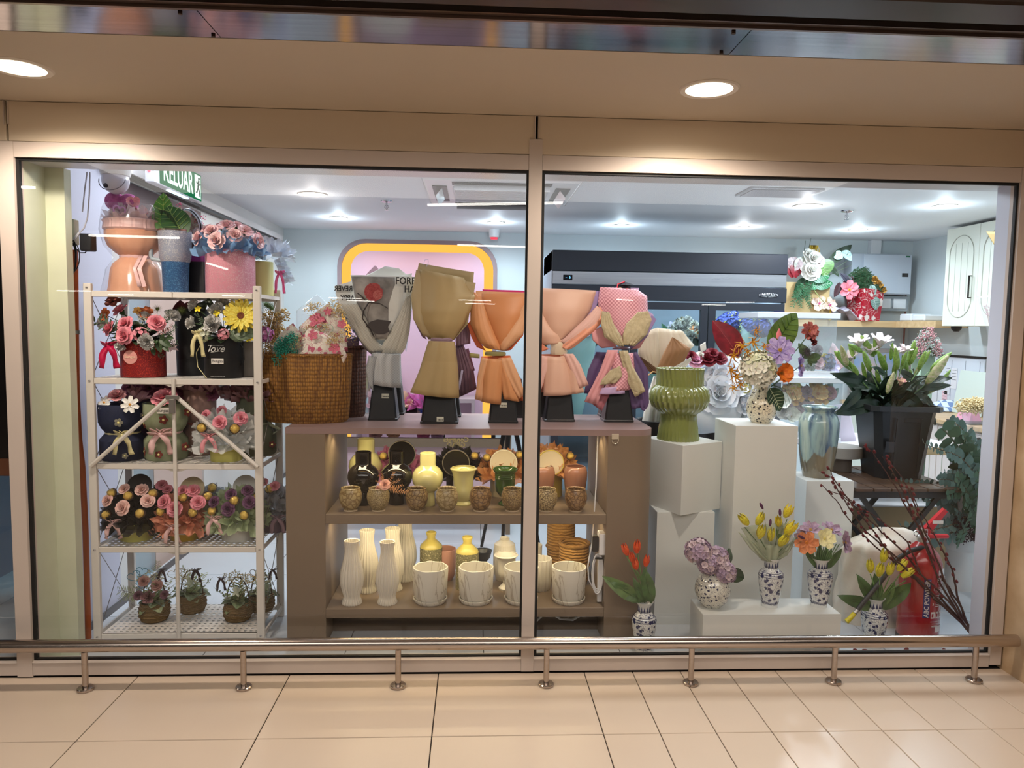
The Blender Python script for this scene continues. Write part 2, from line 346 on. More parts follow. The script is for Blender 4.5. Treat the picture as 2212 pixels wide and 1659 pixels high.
struct('door_2', B().box(-1.835, -1.812, .96, 1.3, 0, 1.99), film('blue_glass', .9, (.62, .91, .98, 1), haze=.25))
# ---------------- ceiling fittings ----------------
lampG = glow('lamp_warm_diffuser', (255, 236, 205), 14); lampC = glow('lamp_cool_diffuser', (228, 246, 255), 16); lampN = glow('lamp_neutral_diffuser', (255, 248, 236), 12)
trimm = M('lamp_trim', (224, 214, 204), .4)
def downlight(x, y, z, r, g, label, grp):
    t = thing('ceiling_downlight', label, 'ceiling light', (x, y, z), grp)
    part('trim_ring', B().lathe([(r*.88, -.004), (r*1.06, -.006), (r*1.12, -.001), (r*1.12, 0), (r*.86, 0), (r*.88, -.004)], 40, cap=False), trimm, t)
    part('diffuser', B().lathe([(1e-4, -.002), (r*.87, -.0025)], 40, cap=False), g, t)
for (x, y), l in zip(CORR, ('large warm round downlight cut off at the left edge of the corridor ceiling', 'large warm round downlight in the corridor ceiling above the right window')): downlight(x, y, ZC, .09, lampG, l, None)
LL = ['warm white downlight nearest the exit sign in the shop ceiling', 'small cool downlight left of the air conditioner near the back wall', 'cool downlight above the arch-shaped niche beside the window mullion',
      'cool downlight above the left end of the black refrigerator', 'smallest downlight above the right end of the refrigerator', 'neutral white downlight next to the ceiling access panel', 'cool downlight above the red flower pot on the shelf', 'cool downlight in front of the white wall cupboards']
for (x, y, r, k), l in zip(INT, LL): downlight(x, y, ZI, r*.92, {'w': lampG, 'c': lampC, 'n': lampN}[k], l, 'shop ceiling downlights')
wp = M('white_plastic', (226, 226, 228), .35); dgrey = M('dark_grey_plastic', (52, 56, 62), .5)
ac = thing('air_conditioner', 'white four-way ceiling cassette air conditioner with louvres', 'air conditioner', (.15, 1.95, ZI))
b = B(); b.box(-.48, .48, -.46, .46, -.03, 0, bev=.02); part('fascia_panel', b, wp, ac, smooth=False)
b = B()
for bb in ((-.30, .30, -.25, .25, -.038, -.03),): b.box(*bb, bev=.003)
g = part('intake_grille', b, M('grille_grey', (196, 198, 204), .4), ac, smooth=False)
for i in range(14): part('slat', cached('acs', lambda: B().box(-.29, .29, 0, .010, -.043, -.038).mesh('slat', M('white_plastic'), False)), None, g, (0, -.22+i*.033, 0))
for i, (cx, cy, wx, wy) in enumerate(((0, -.36, .30, .045), (0, .36, .30, .045), (-.38, 0, .045, .27), (.38, 0, .045, .27))):
    part('air_slot', B().box(cx-wx, cx+wx, cy-wy, cy+wy, -.034, -.029), dgrey, ac, smooth=False)
    q = B().box(-wx*.96, wx*.96, -wy*.75, wy*.75, -.004, 0) ; o = part('louvre', q, wp, ac, (cx, cy, -.045), smooth=False)
    o.rotation_euler = ((.9 if wx > wy else 0), (0 if wx > wy else .9)*(1 if cx > 0 else -1), 0)
part('indicator', B().box(-.1, .1, -.272, -.262, -.036, -.032), glow('amber_led', (255, 200, 110), 2), ac, smooth=False)
vt = thing('ceiling_vent', 'flat grey rectangular access panel in the shop ceiling', 'vent', (1.92, 1.77, ZI))
part('frame', B().box(-.235, .235, -.145, .145, -.012, 0, bev=.003), M('vent_frame', (170, 172, 178), .4, .3), vt, smooth=False)
part('mesh_panel', B().box(-.21, .21, -.12, .12, -.015, -.012), M('vent_mesh', (146, 146, 156), .5), vt, smooth=False)
chrome = M('chrome', (200, 200, 205), .15, 1)
for px_, lab in (((-.644, 2.468), 'chrome fire sprinkler left of the air conditioner'), ((2.705, 2.433), 'chrome fire sprinkler right of the neutral downlight')):
    t = thing('sprinkler', lab, 'sprinkler', (px_[0], px_[1], ZI), 'ceiling sprinklers')
    part('escutcheon', B().lathe([(.045, 0), (.04, -.008), (.014, -.014), (.001, -.014)], 24, cap=False), chrome, t)
    b = B().tube([(0, 0, -.01), (0, 0, -.05)], .007); b.tube([(-.010, 0, -.03), (-.014, 0, -.045), (0, 0, -.06), (.014, 0, -.045), (.010, 0, -.03)], .003); b.lathe([(.016, -.062), (.016, -.065)], 16); part('nozzle', b, chrome, t)
sd = thing('alarm_beacon', 'white ceiling alarm sounder with a red lower rim', 'alarm', (.16, 3.9, ZI))
part('body', B().lathe([(.05, 0), (.045, -.07), (.03, -.075)], 24), wp, sd); part('rim', B().lathe([(.036, -.075), (.03, -.09), (.001, -.092)], 24), M('alarm_red', (230, 60, 80), .4, emit=.6), sd)
# polished rail
rail_m = M('handrail_steel', (196, 184, 176), .2, 1, 'brushed', (170, 158, 150), 40, .06)
rl = thing('handrail', 'long low brushed steel handrail on short posts before the window', 'handrail', (0, -.1, 0))
part('rail', B().tube([(-3.9, 0, .174), (-1, 0, .176), (2.18, 0, .170), (2.205, 0, .170), (2.222, 0, .170)], .0245, 28), rail_m, rl)
rl.children[0].data.materials[0] = rail_m
for x in (-3.25, -2.66, -2.08, -1.485, -.886, -.289, .295, .877, 1.464, 2.052):
    pm = cached('post', lambda: B().lathe([(.0115, .004), (.0115, .152)], 20, cap=False).mesh('post', rail_m)); o = part('post', pm, None, rl, (x, 0, 0))
    part('flange', cached('flg', lambda: B().lathe([(.0295, 0), (.031, .003), (.031, .009), (.028, .012), (.012, .013)], 32).mesh('flange', rail_m)), None, o)
# tubes of the corridor behind the camera (mirrored in the glass)
tube_m = glow('fluorescent_tube', (255, 250, 240), 22)
def ftube(p0, p1, h, lab):
    """a real batten whose mirror image stands where the streak shows on the glass"""
    a, b_ = at(*p0, z=h), at(*p1, z=h)
    a.y, b_.y = .04-a.y, .04-b_.y
    t = thing('fluorescent_batten', lab, 'light', tuple(a), 'corridor ceiling battens')
    d = b_-a; n_ = d.normalized(); 
    part('tube', B().tube([n_*.02, d-n_*.02], .013, 10), tube_m, t)
    part('batten_body', B().tube([V((0, 0, .03)), d+V((0, 0, .03))], .017, 6), wp, t)
for p0, p1, h, lab in (((920, 443), (1220, 438), 2.6, 'longest bright batten mirrored across the air conditioner'), ((188, 508), (392, 514), 2.3, 'batten mirrored over the silver tumbler'),
    ((41, 404), (82, 406), 2.6, 'short batten mirrored on the cream column'), ((985, 529), (1140, 534), 2.5, 'batten mirrored along the top of the lit arch'), ((121, 628), (198, 629), 2.15, 'batten mirrored left of the rack top'),
    ((708, 643), (783, 645), 2.15, 'upper batten mirrored on the rose poster'), ((748, 649), (810, 651), 2.1, 'lower batten mirrored on the rose poster'),
    ((990, 648), (1062, 650), 2.15, 'upper batten mirrored on the orange wrap'), ((1004, 655), (1070, 657), 2.1, 'lower batten mirrored on the orange wrap'),
    ((1566, 653), (1632, 653), 2.1, 'batten mirrored on the refrigerator door'), ((1515, 658), (1568, 659), 2.1, 'batten mirrored left of the refrigerator door edge'), ((1331, 647), (1367, 649), 2.1, 'batten mirrored on the pink gingham wrap'),
    ((232, 636), (290, 637), 2.1, 'batten mirrored on the rack top beam'), ((478, 638), (530, 640), 2.1, 'batten mirrored under the pink flower cylinder'), ((446, 568), (492, 582), 2.2, 'slanting batten mirrored on the pink glitter cylinder')):
    ftube(p0, p1, h, lab)

dc = thing('dark_display_case', 'dark display case with a wooden lower edge seen through the far left pane', 'cabinet', (-2.64, .55, 0))
part('body', B().box(0, .72, 0, .4, .78, 2.0, bev=.004), M('case_black', (20, 18, 20), .3), dc, smooth=False); part('lower_edge', B().box(0, .72, -.01, .4, .70, .78, bev=.003), M('case_wood', (120, 70, 44), .5), dc, smooth=False)
for x in (.02, .66):
    for y in (.02, .34): part('leg', B().box(x, x+.04, y, y+.04, 0, .70), M('case_black'), dc, smooth=False)
SKIRT = .055
# ---------------- flower and wrap library (unit size, facing +Z) ----------------
def petal(b, L, W, cup, a, tilt, base=0., z0=0., n=3, m=4, tip=1., wav=0., mat=None, curl=0.):
    """one petal: length L, width W, cupped, turned to azimuth a and raised by tilt"""
    ca, sa, ct, st = cos(a), sin(a), cos(tilt), sin(tilt); ph = rnd.random()*6
    def fn(u, v):
        s = (u-.5)*2; wd = W*.5*(sin(pi*min(1, .12+v*.78*tip))**.7)
        y = base+v*L; x = s*wd; z = cup*(s*s)*W*.5+curl*v*v*L+wav*sin(ph+s*5)*v*L
        yy, zz = y*ct-z*st, y*st+z*ct+z0
        return (yy*ca-x*sa, yy*sa+x*ca, zz)
    return b.grid(fn, n, m, mat)
def f_rose(c, c2=None, nm='rose'):
    def mk():
        b = B(); rr = rnd
        for k, (n, r, L, t, w_) in enumerate(((3, .04, .42, 1.42, .5), (4, .12, .5, 1.28, .62), (5, .2, .58, 1.1, .72), (5, .28, .66, .86, .85), (6, .3, .74, .55, .95))):
            for i in range(n): petal(b, L, w_, .55-.08*k, 2*pi*i/n+k*.7+rr.uniform(-.15, .15), t, r*.5, .18-.06*k+.12, 4, 4, .82, 0, 0, -.10*k)
        b.ball((0, 0, .42), .12, 8)
        b.lathe([(.02, -.35), (.16, -.2), (.34, .05), (.3, .12)], 10, cap=False, mat=1)
        return b.mesh(nm, [M('petal_%s' % nm+str(c), c, .6, kind='streak', c2=c2 or tuple(min(255, int(v*1.1+8)) for v in c), sc=1.2, sub=.1), M('sepal_green', (66, 96, 52), .6)], 'all')
    return cached((nm, c, c2), mk)
def f_carn(c, nm='carnation'):
    def mk():
        b = B()
        for i in range(34):
            t = rnd.uniform(.15, 1.45); petal(b, rnd.uniform(.7, 1), .55, .5, rnd.random()*6.3, t, .02, 0, 4, 3, .62, .12)
        return b.mesh(nm, [M('carnation'+str(c), c, .7, kind='streak', c2=tuple(int(v*.86) for v in c), sc=3)], 'all')
    return cached((nm, c), mk)
def f_open(c, n=5, c2=None, cen=(214, 170, 40), tilt=.35, W=.8, cup=.35, nm='blossom', cs=.16, wav=.0, tip=.86, layers=1, curl=-.12):
    def mk():
        b = B()
        for l in range(layers):
            for i in range(n): petal(b, 1-.22*l, W*(1-.15*l), cup, 2*pi*i/n+l*pi/n+rnd.uniform(-.06, .06), tilt+l*.4+rnd.uniform(-.08, .08), .05, .02*l, 4, 5, tip, wav, 0, curl)
        b.lathe([(cs, 0), (cs*.9, cs*.5), (cs*.4, cs*.8), (.001, cs*.85)], 12, mat=1, cap=False)
        for i in range(9): a = i*.7; b.tube([(0, 0, cs*.4), (cs*cos(a)*.8, cs*sin(a)*.8, cs*1.6)], .018, 4, 1)
        return b.mesh(nm, [M('petals'+str(c)+str(c2), c, .6, kind='streak', c2=c2 or tuple(min(255, int(v*1.08+6)) for v in c), sc=1.5, sub=.1), M('stamen'+str(cen), cen, .7)], 'all')
    return cached((nm, c, n, c2, cen, tilt, W, layers), mk)
def f_tulip(c, c2, openf=.0):
    def mk():
        b = B()
        for l, (n, r) in enumerate(((3, .40), (3, .46))):
            for i in range(n):
                a = 2*pi*i/n+l*pi/3
                def fn(u, v):
                    s = (u-.5)*2; zz = v*1.7; rad = r*(sin(pi*(.12+.70*v+openf*-.15))**.75)+openf*v*.35; ang = a+s*(.62-.25*v*v)*(1 if v < .9 else .6)
                    zz -= .22*s*s*v
                    return (rad*cos(ang), rad*sin(ang), zz-.6)
                b.grid(fn, 4, 6)
        return b.mesh('tulip_head', [M('tulip'+str(c), c, .5, kind='streak', c2=c2, sc=2.2, sub=.15)], 'all')
    return cached(('tulip', c, openf), mk)
def f_hyd(c, c2, n=46, sq=.8, nm='hydrangea_head'):
    def mk():
        b = B()
        for i in range(n):
            z = 1-1.55*(i+.5)/n; a = i*2.4; r = math.sqrt(max(0, 1-z*z)); d = V((r*cos(a), r*sin(a), z)); q = B()
            for k in range(4): petal(q, .30, .34, .35, k*pi/2+rnd.random()*.3, .30, .02, 0, 2, 3, .8)
            q.ball((0, 0, .01), .025, 4)
            b.xf(q, Matrix.Translation(V((d.x, d.y, d.z*sq))*rnd.uniform(.66, .88)) @ d.to_track_quat('Z', 'Y').to_matrix().to_4x4() @ Matrix.Rotation(rnd.random()*3, 4, 'Z'), rnd.choice((0, 0, 1)))
        return b.mesh(nm, [M('floret'+str(c), c, .6, sub=.1), M('floret'+str(c2), c2, .6, sub=.1)], 'all')
    return cached((nm, c), mk)
def f_lilybud(c=(112, 146, 58), c2=(138, 168, 80)):
    def mk():
        b = B(); b.lathe([(.05, 0), (.13, .12), (.19, .45), (.195, .8), (.15, 1.2), (.08, 1.5), (.01, 1.62)], 24, (3, .05, 0))
        return b.mesh('lily_bud', [M('lilybud'+str(c), c, .45, kind='streak', c2=c2, sc=2.4)], 'all')
    return cached(('lbud', c), mk)
def f_gyp(c, n=70, r=1., br=.07, nm='dried_blossom', kindc=(120, 110, 70), stems=True):
    def mk():
        b = B()
        for i in range(n):
            d = V((rnd.gauss(0, .6), rnd.gauss(0, .6), rnd.uniform(-.2, 1))).normalized()*r*rnd.uniform(.55, 1)
            b.ball(d, br*rnd.uniform(.7, 1.3), 5, 0)
            if stems and i % 4 == 0: b.tube([(0, 0, -.5), d*.6, d], .012, 3, 1)
        return b.mesh(nm, [M('gyp'+str(c), c, .8), M('stem'+str(kindc), kindc, .7)], 'all')
    return cached((nm, c, n, br), mk)
def f_spiky(c, n=60, L=1., w_=.03, nm='spiky_bloom'):
    def mk():
        b = B()
        for i in range(n):
            z = 1-1.5*(i+.5)/n; a = i*2.4; r = math.sqrt(1-z*z); b.tube([(0, 0, 0), V((r*cos(a), r*sin(a), z))*L], w_, 3, 0, .1)
        b.ball((0, 0, 0), .3, 8); return b.mesh(nm, [M('spike'+str(c), c, .7)], True)
    return cached((nm, c), mk)
def f_leaf(c, c2=None, W=.45, nm='leaf', vein=None, fold=.25, bend=-.25, serr=0, wv=0.):
    """leaf from the origin along +Y, face +Z, length 1"""
    def mk():
        b = B(); nv = 10
        def fn(u, v):
            s = (u-.5)*2; wd = W*.5*(sin(pi*min(.999, v**.85))**.75+.02)*(1+serr*(.06*sin(v*60)))
            return (s*wd, v, abs(s)*fold*wd+bend*v*v+wv*sin(v*9+s)*.05)
        b.grid(fn, 6, nv)
        if vein:
            for s in (-1, 1):
                for k in range(1, 7):
                    v0 = .08+.12*k; wd = W*.5*(sin(pi*min(.999, (v0+.1)**.85))**.75)
                    p = [(0, v0, bend*v0*v0+.012), (s*wd*.5, v0+.07, .5*fold*wd+bend*(v0+.07)**2+.012), (s*wd*.92, v0+.13, .92*fold*wd+bend*(v0+.13)**2+.012)]
                    b.tube(p, .010, 4, 1, .4)
        b.tube([(0, t/8, bend*(t/8)**2+.008) for t in range(9)], .014, 4, 1 if (vein or c2) else 0, .3)
        return b.mesh(nm, [M('leaf'+str(c), c, .42, kind='streak', c2=tuple(int(k*.8) for k in c), sc=2), M('vein'+str(vein or c2 or c), vein or c2 or c, .6)], 'all')
    return cached((nm, c, W, vein, bend, wv), mk)
def f_sprig(c, n=14, W=.35, L=.3, nm='leafy_sprig', sc_=(80, 70, 50), bend=.15, mode=0):
    def mk():
        b = B()
        pts = [(bend*sin(t*2.2), t, bend*.8*t*t) for t in (i/8 for i in range(9))]; b.tube(pts, .012, 4, 1, .4)
        for i in range(n):
            t = (i+1)/n; p = V((bend*sin(t*2.2), t, bend*.8*t*t)); sd_ = 1 if i % 2 else -1; l = L*(1-.45*t)
            q = B().grid(lambda u, v: ((u-.5)*W*l*(2 if mode else 1)*sin(pi*min(.99, .1+v*.85)), v*l, .02*l), 2, 3)
            b.xf(q, Matrix.Translation(p) @ Euler((rnd.uniform(-.3, .5), rnd.uniform(-.5, .5), -sd_*(1.0 if not mode else 1.3)+rnd.uniform(-.2, .2))).to_matrix().to_4x4(), 0)
        return b.mesh(nm, [M('sprig'+str(c), c, .6), M('sprigstem'+str(sc_), sc_, .7)], 'all')
    return cached((nm, c, n, W, L, mode), mk)
def f_tulle(c, alpha=.62, v=0, nm='tulle_ruffle'):
    """crumpled square of gauze gathered at the origin, spreading to +Z with pointed corners"""
    def mk():
        b = B(); ph = rnd.random()*6; ns = 20; nr = 4
        def fn(u, t):
            a = 2*pi*u; r = t*(.62+.10*sin(4*a+ph)); z = t*(.75+.30*abs(sin(2*a+ph))+.16*sin(7*a+ph*2))
            w_ = .16*t*sin(5*a+ph+3*t); return ((r+w_)*cos(a), (r+w_)*sin(a)*.8, z)
        b.grid(fn, ns, nr); return b.mesh(nm, [M('tulle'+str(c), c, .75, alpha=alpha)], 'all')
    return cached((nm, c, v, alpha), mk)
def f_gold():
    def mk():
        b = B()
        b.ball((0, 0, 0), 1, 14)
        vs = [(V(v)*(1+rnd.uniform(-.07, .05))) for v in b.v]; b.v = [tuple(v) for v in vs]
        b.lathe([(.9, -.62), (1.05, -.5), (1.1, -.2), (.98, -.15)], 14, (14, .05, 0), mat=1, cap=False)
        return b.mesh('foil_chocolate', [M('gold_foil', (236, 190, 84), .3, .75, 'noise', (250, 222, 130), 9, .5), M('brown_cup', (70, 42, 28), .6)], True)
    return cached('gold', mk)
def f_sun():
    def mk():
        b = B()
        for l in range(2):
            for i in range(15): petal(b, 1-.08*l, .30, .3, 2*pi*(i+.5*l)/15+rnd.uniform(-.05, .05), .12+l*.25, .2, .02+.04*l, 2, 5, .98)
        b.lathe([(.30, .04), (.30, .14), (.22, .2), (.14, .17), (.001, .15)], 20, mat=1, cap=False); b.lathe([(.40, .03), (.37, .12), (.3, .13)], 20, mat=2, cap=False)
        return b.mesh('sunflower_head', [M('sunpetal', (238, 226, 110), .6, kind='streak', c2=(222, 196, 60), sc=2, sub=.1), M('sunseed', (84, 42, 22), .8, kind='noise', c2=(130, 70, 30), sc=20), M('sunring', (206, 178, 50), .8)], 'all')
    return cached('sun', mk)
def ribbon_b(b, pts, w_, side=V((0, 0, 1)), mat=None):
    """flat band along pts; side = band width direction or list"""
    vs = []
    for i, p in enumerate(pts):
        sd_ = (side[i] if isinstance(side, list) else side).normalized()*w_/2; vs += [V(p)-sd_, V(p)+sd_]
    return b.add(vs, [(2*i, 2*i+2, 2*i+3, 2*i+1) for i in range(len(pts)-1)], mat)
def bow(parent, loc, s, mat, tail=1.2, loops=2, name='ribbon_bow', tilt=0, w_=.42, tw=.35):
    """gathered ribbon bow facing -Y: loops and two tails"""
    loc = V(loc); b = B()
    for k in range(loops):
        for sd_ in (-1, 1):
            a0 = (.25+k*.55)*sd_+tilt; pts = []; dirs = []
            for i in range(13):
                t = i/12; r = sin(pi*t)**.8*s*(1-.12*k); a = a0+sd_*(t-.5)*.9
                pts.append((sin(a)*r, -.18*s*sin(2*pi*t)-.04*s*k, cos(a)*r*.55*(1 if k else .6)-.05*s)); dirs.append(V((cos(a)*.25, -.8, .6)))
            ribbon_b(b, pts, w_*s*.6, dirs)
    b.ball((0, -.12*s, 0), .13*s, 8)
    for sd_ in (-1, 1):
        pts = [(sd_*s*(.12+.55*t+.10*sin(5*t)), -.12*s-.10*s*sin(4*t+sd_), -t*s*tail) for t in (i/9 for i in range(10))]
        ribbon_b(b, pts, tw*s, [V((1, .45*sin(i*.7+sd_), .15*sd_)) for i in range(10)])
    return solid(part(name, b, mat, parent, loc, smooth='all'), .0006)
def knit_flower(parent, loc, s, c, cen=(236, 224, 150), d=(0, -1, 0), name='crochet_flower'):
    def mk():
        b = B()
        for i in range(5): a = 2*pi*i/5; b.ball((cos(a)*.62, sin(a)*.62, 0), .42, 8, 0, .5)
        b.ball((0, 0, .1), .3, 8, 1, .7); return b.mesh(name, [M('knit'+str(c), c, .9, kind='noise', c2=tuple(int(v*.8) for v in c), sc=30, st=1), M('knit'+str(cen), cen, .9)], True)
    return part(name, cached(('knit', c), mk), None, parent, loc, rot_to(d), scale=s)
def loft(rows, n=14, folds=0, fk=5, nv=None, ph=0):
    """paper or cloth panel: rows = (left point, right point, bulge toward the viewer); points are world vectors"""
    b = B(); k = len(rows)
    def fn(u, v):
        t = v*(k-1); i = min(int(t), k-2); f = t-i; f2 = f*f*(3-2*f)*.35+f*.65
        l = V(rows[i][0]).lerp(V(rows[i+1][0]), f2); r = V(rows[i][1]).lerp(V(rows[i+1][1]), f2); bl = rows[i][2]*(1-f2)+rows[i+1][2]*f2
        p = l.lerp(r, u); s = (u-.5)*2; p.y -= bl*(1-s*s); p.y += folds*sin(fk*s*pi+ph+t*.8)*(1-abs(s)**4); return tuple(p)
    b.grid(fn, n, nv or max(4, (k-1)*4)); return b
def sheet(parent, name, rows, y, mat, bulge=None, t=.0012, folds=0, fk=5, n=14, label=None, ph=0, dy=None):
    if name in ('wrap_skirt', 'crinkled_flap') and y < .62: y -= SKIRT
    folds *= .9
    """rows in photograph pixels [(xl,yl,xr,yr[,bulge[,y]])] on the plane y, made a curved real sheet"""
    rr = []
    for r in rows:
        yy = r[5] if len(r) > 5 else y; rr.append((at(r[0], r[1], y=yy), at(r[2], r[3], y=yy+(dy or 0)), r[4] if len(r) > 4 else (bulge or 0)))
    L = parent.location; o = part(name, loft([(a-L, b_-L, c) for a, b_, c in rr], n, folds, fk, ph=ph), mat, parent, smooth='all', label=label)
    return solid(o, t)
GR = (60, 88, 46)
def put(parent, mesh, px, py, y, s, d=None, tw=None, name=None, cen=None, sc3=None):
    """place a flower head at a photograph pixel, depth y, radius s metres, facing d"""
    p = at(px, py, y=y)-parent.location
    if d is None:
        d = V((0, -.75, .45)) if cen is None else (p-V(cen)).normalized()+V((0, -.55, .15))
    return part(name or mesh.name.split('.')[0], mesh, None, parent, p, rot_to(d, rnd.random()*6 if tw is None else tw), scale=sc3 or s)
def leafput(parent, mesh, px, py, y, px2, py2, y2, wide=1, roll=0, name=None):
    """leaf whose base and tip stand at two pixels"""
    a = at(px, py, y=y); b_ = at(px2, py2, y=y2); d = b_-a; L = d.length; yv = d/L; zv = V((0, -1, .15)); zv = (zv-yv*zv.dot(yv)).normalized(); zv = Matrix.Rotation(roll, 3, yv) @ zv; xv = yv.cross(zv)
    rm = Matrix((xv, yv, zv)).transposed(); o = part(name or mesh.name.split('.')[0], mesh, None, parent, a-parent.location, rm.to_euler(), scale=(L*wide, L, L)); return o
def stem(parent, pts, r, c=GR, name='stem', taper=.7):
    """stem through (px,py,y) points"""
    return part(name, B().tube([at(p[0], p[1], y=p[2])-parent.location for p in pts], r, 6, None, taper), M('stem'+str(c), c, .6), parent, smooth='all')
def stems(parent, cen, heads, r=.0016, c=GR, name='stem'):
    """thin stems from the arrangement centre to its heads: heads are child objects"""
    for h in heads:
        p = h.location; q = V(cen); part(name, B().tube([q, q.lerp(p, .5)+V((0, 0, .01)), p], r, 5), M('stem'+str(c), c, .6), parent, smooth='all')
def tag_label(parent, loc, w_, h, words, size, mat=None, bg=None, rot=(pi/2, 0, 0), shear=0):
    b = B().box(-w_/2, w_/2, -.0006, .0002, -h/2, h/2); o = part('paper_label', b, bg or M('label_white', (226, 222, 214), .6), parent, loc, smooth=False)
    text(words, o, (0, -.0009, 0), size, mat or M('ink_dark', (40, 38, 40), .6), sx=.9, shear=shear); return o
LIGHTG, DARKG = (108, 142, 74), (36, 62, 38)

def filler(t, cen, r, n, s_, cs=((64, 88, 54), (84, 104, 70), (52, 72, 48)), W=.6, up=.5):
    for k in range(n): a = k*2.4; q = math.sqrt((k+.5)/n); d = V((cos(a)*q, sin(a)*q, up*(1.1-q))); part('filler_leaf', f_leaf(cs[k % len(cs)], W=W, nm='filler_leaf'), None, t, V(cen)+d*r*.35, d.to_track_quat('Y', 'Z').to_euler(), scale=s_*rnd.uniform(.8, 1.2))
# ---------------- taupe display counter ----------------
taupe = M('taupe_laminate', (124, 107, 88), .5, kind='fine', c2=(118, 101, 83), sc=3, st=.03); taupe_t = M('taupe_top', (146, 122, 118), .38, kind='fine', c2=(138, 114, 110), sc=4, st=.03)
ct = thing('display_counter', 'taupe laminate display counter with a rounded end and two open lit shelves', 'counter', (0, .28, 0))
def arcbox(x0, x1, y0, y1, z0, z1, r):   # rounded at the front right corner
    b = B(); o = [(x0, y0)]+[(x1-r+r*sin(a), y0+r-r*cos(a)) for a in (i*pi/16 for i in range(9))]+[(x1, y1), (x0, y1)]
    n = len(o); vs = [(x, y, z0) for x, y in o]+[(x, y, z1) for x, y in o]
    return b.add(vs, [tuple(range(n-1, -1, -1)), tuple(range(n, 2*n))]+[(i, (i+1) % n, n+(i+1) % n, n+i) for i in range(n)])
part('counter_top', arcbox(-.815, .80, 0, .56, .945, .972, .09), taupe_t, ct)
part('end_panel', B().box(-.815, -.645, 0, .56, 0, .945, bev=.002), taupe, ct, smooth=False)
part('end_panel', arcbox(.59, .80, 0, .56, 0, .945, .09), taupe, ct)
part('display_shelf', B().box(-.645, .59, .0, .50, .548, .592, bev=.002), taupe, ct, smooth=False)
part('display_shelf', B().box(-.645, .59, .0, .50, .125, .167, bev=.002), taupe, ct, smooth=False)
part('plinth', B().box(-.645, .59, .16, .19, 0, .125), M('dark_taupe', (90, 76, 62), .6), ct, smooth=False)
b = B(); [b.tube([(.62+.014*cos(pi*i/8+pi), -.004, .925-.014*sin(pi*i/8)) for i in range(9)]+[(.634, -.004, .94)], .0018, 5)]; b.box(.604, .636, -.004, 0, .93, .955, bev=.002); part('wall_hook', b, M('clear_hook', (190, 176, 156), .2), ct)
for x0 in (-.62, .55):  # LED strips tucked under shelf and top at both ends
    pass
part('led_strip', B().box(-.63, .575, .012, .02, .9435, .945), glow('warm_led', (255, 190, 90), 5), ct, smooth=False)
part('led_strip', B().box(-.63, .575, .012, .02, .5465, .548), glow('warm_led', (255, 190, 90), 5), ct, smooth=False)
light('AREA', (-.03, .375, .934), 2.6, YEL, 1.18, sy=.03, target=(-.03, .50, .2), name='led_light'); light('AREA', (-.03, .39, .538), 3.0, YEL, 1.18, sy=.03, target=(-.03, .50, 0), name='led_light')
light('SPOT', (-.60, .46, .93), .9, YEL, .01, spot=120); light('SPOT', (.55, .46, .93), .9, YEL, .01, spot=120)
CT, CS, CB = .972, .592, .167
# ---------------- white folding rack ----------------
rk = M('white_powder_coat', (220, 214, 206), .42); RT_ = [1.545, 1.177, .811, .445, .058]
RX0, RX1, RY0, RY1 = -1.648, -.915, .285, .63
ra = thing('folding_rack', 'white folding metal rack with five perforated shelves beside the left column', 'shelving rack', (0, 0, 0))
for x in (RX0, RX1-.032):
    for y in (RY0, RY1-.02): part('upright', B().box(x, x+.032, y, y+.02, 0, 1.575, bev=.002), rk, ra, smooth=False)
def perfo():
    """perforated shelf plate: real slots left open"""
    b = B(); x0, x1, y0, y1 = RX0+.034, RX1-.034, RY0+.004, RY1-.006; nx, ny = 26, 12; dx, dy = (x1-x0)/nx, (y1-y0)/ny
    for j in range(ny):
        ya, yb = y0+j*dy, y0+(j+1)*dy
        b.add([(x0, ya, 0), (x1, ya, 0), (x1, ya+dy*.62, 0), (x0, ya+dy*.62, 0)], [(0, 1, 2, 3)])
        for i in range(nx): xa = x0+i*dx+(dx*.5 if j % 2 else 0)*.0; b.add([(xa, ya+dy*.62, 0), (xa+dx*.55, ya+dy*.62, 0), (xa+dx*.55, yb, 0), (xa, yb, 0)], [(0, 1, 2, 3)])
    return b.mesh('shelf_plate', rk, False)
pm = perfo(); xm = (RX0+RX1)/2
for k, z in enumerate(RT_):
    o = part('shelf_plate', pm, None, ra, (0, 0, z-.001)); solid(o, .0014, -1)
    for xa, xb in ((RX0+.033, xm-.001), (xm+.001, RX1-.033)):
        part('front_beam', B().box(xa, xb, RY0+.001, RY0+.014, z-.026, z-.001, bev=.002), rk, ra, smooth=False)
        part('rear_beam', B().box(xa, xb, RY1-.014, RY1-.002, z-.026, z-.001), rk, ra, smooth=False)
    for x in (RX0, RX1-.016): part('side_rail', B().box(x+.004, x+.012, RY0+.021, RY1-.021, z-.02, z-.004), rk, ra, smooth=False)
    if 0 < k < 4: part('gusset', B().add([(xm-.045, RY0+.006, z-.026), (xm+.045, RY0+.006, z-.026), (xm+.02, RY0+.006, z-.036), (xm-.02, RY0+.006, z-.036), (xm-.045, RY0+.009, z-.026), (xm+.045, RY0+.009, z-.026), (xm+.02, RY0+.009, z-.036), (xm-.02, RY0+.009, z-.036)], [(0, 1, 2, 3)[::-1], (4, 5, 6, 7), (2, 3, 7, 6), (0, 1, 5, 4), (1, 2, 6, 5), (3, 0, 4, 7)]), rk, ra, smooth=False)
hz = 1.095
part('centre_strut', B().tube([(xm, RY0-.006, 1.176), (xm, RY0-.006, .03)], .0085, 8), rk, ra)
part('folding_brace', B().tube([(xm-.02, RY0-.012, hz), (RX0+.016, RY0-.012, .80)], .009, 8), rk, ra)
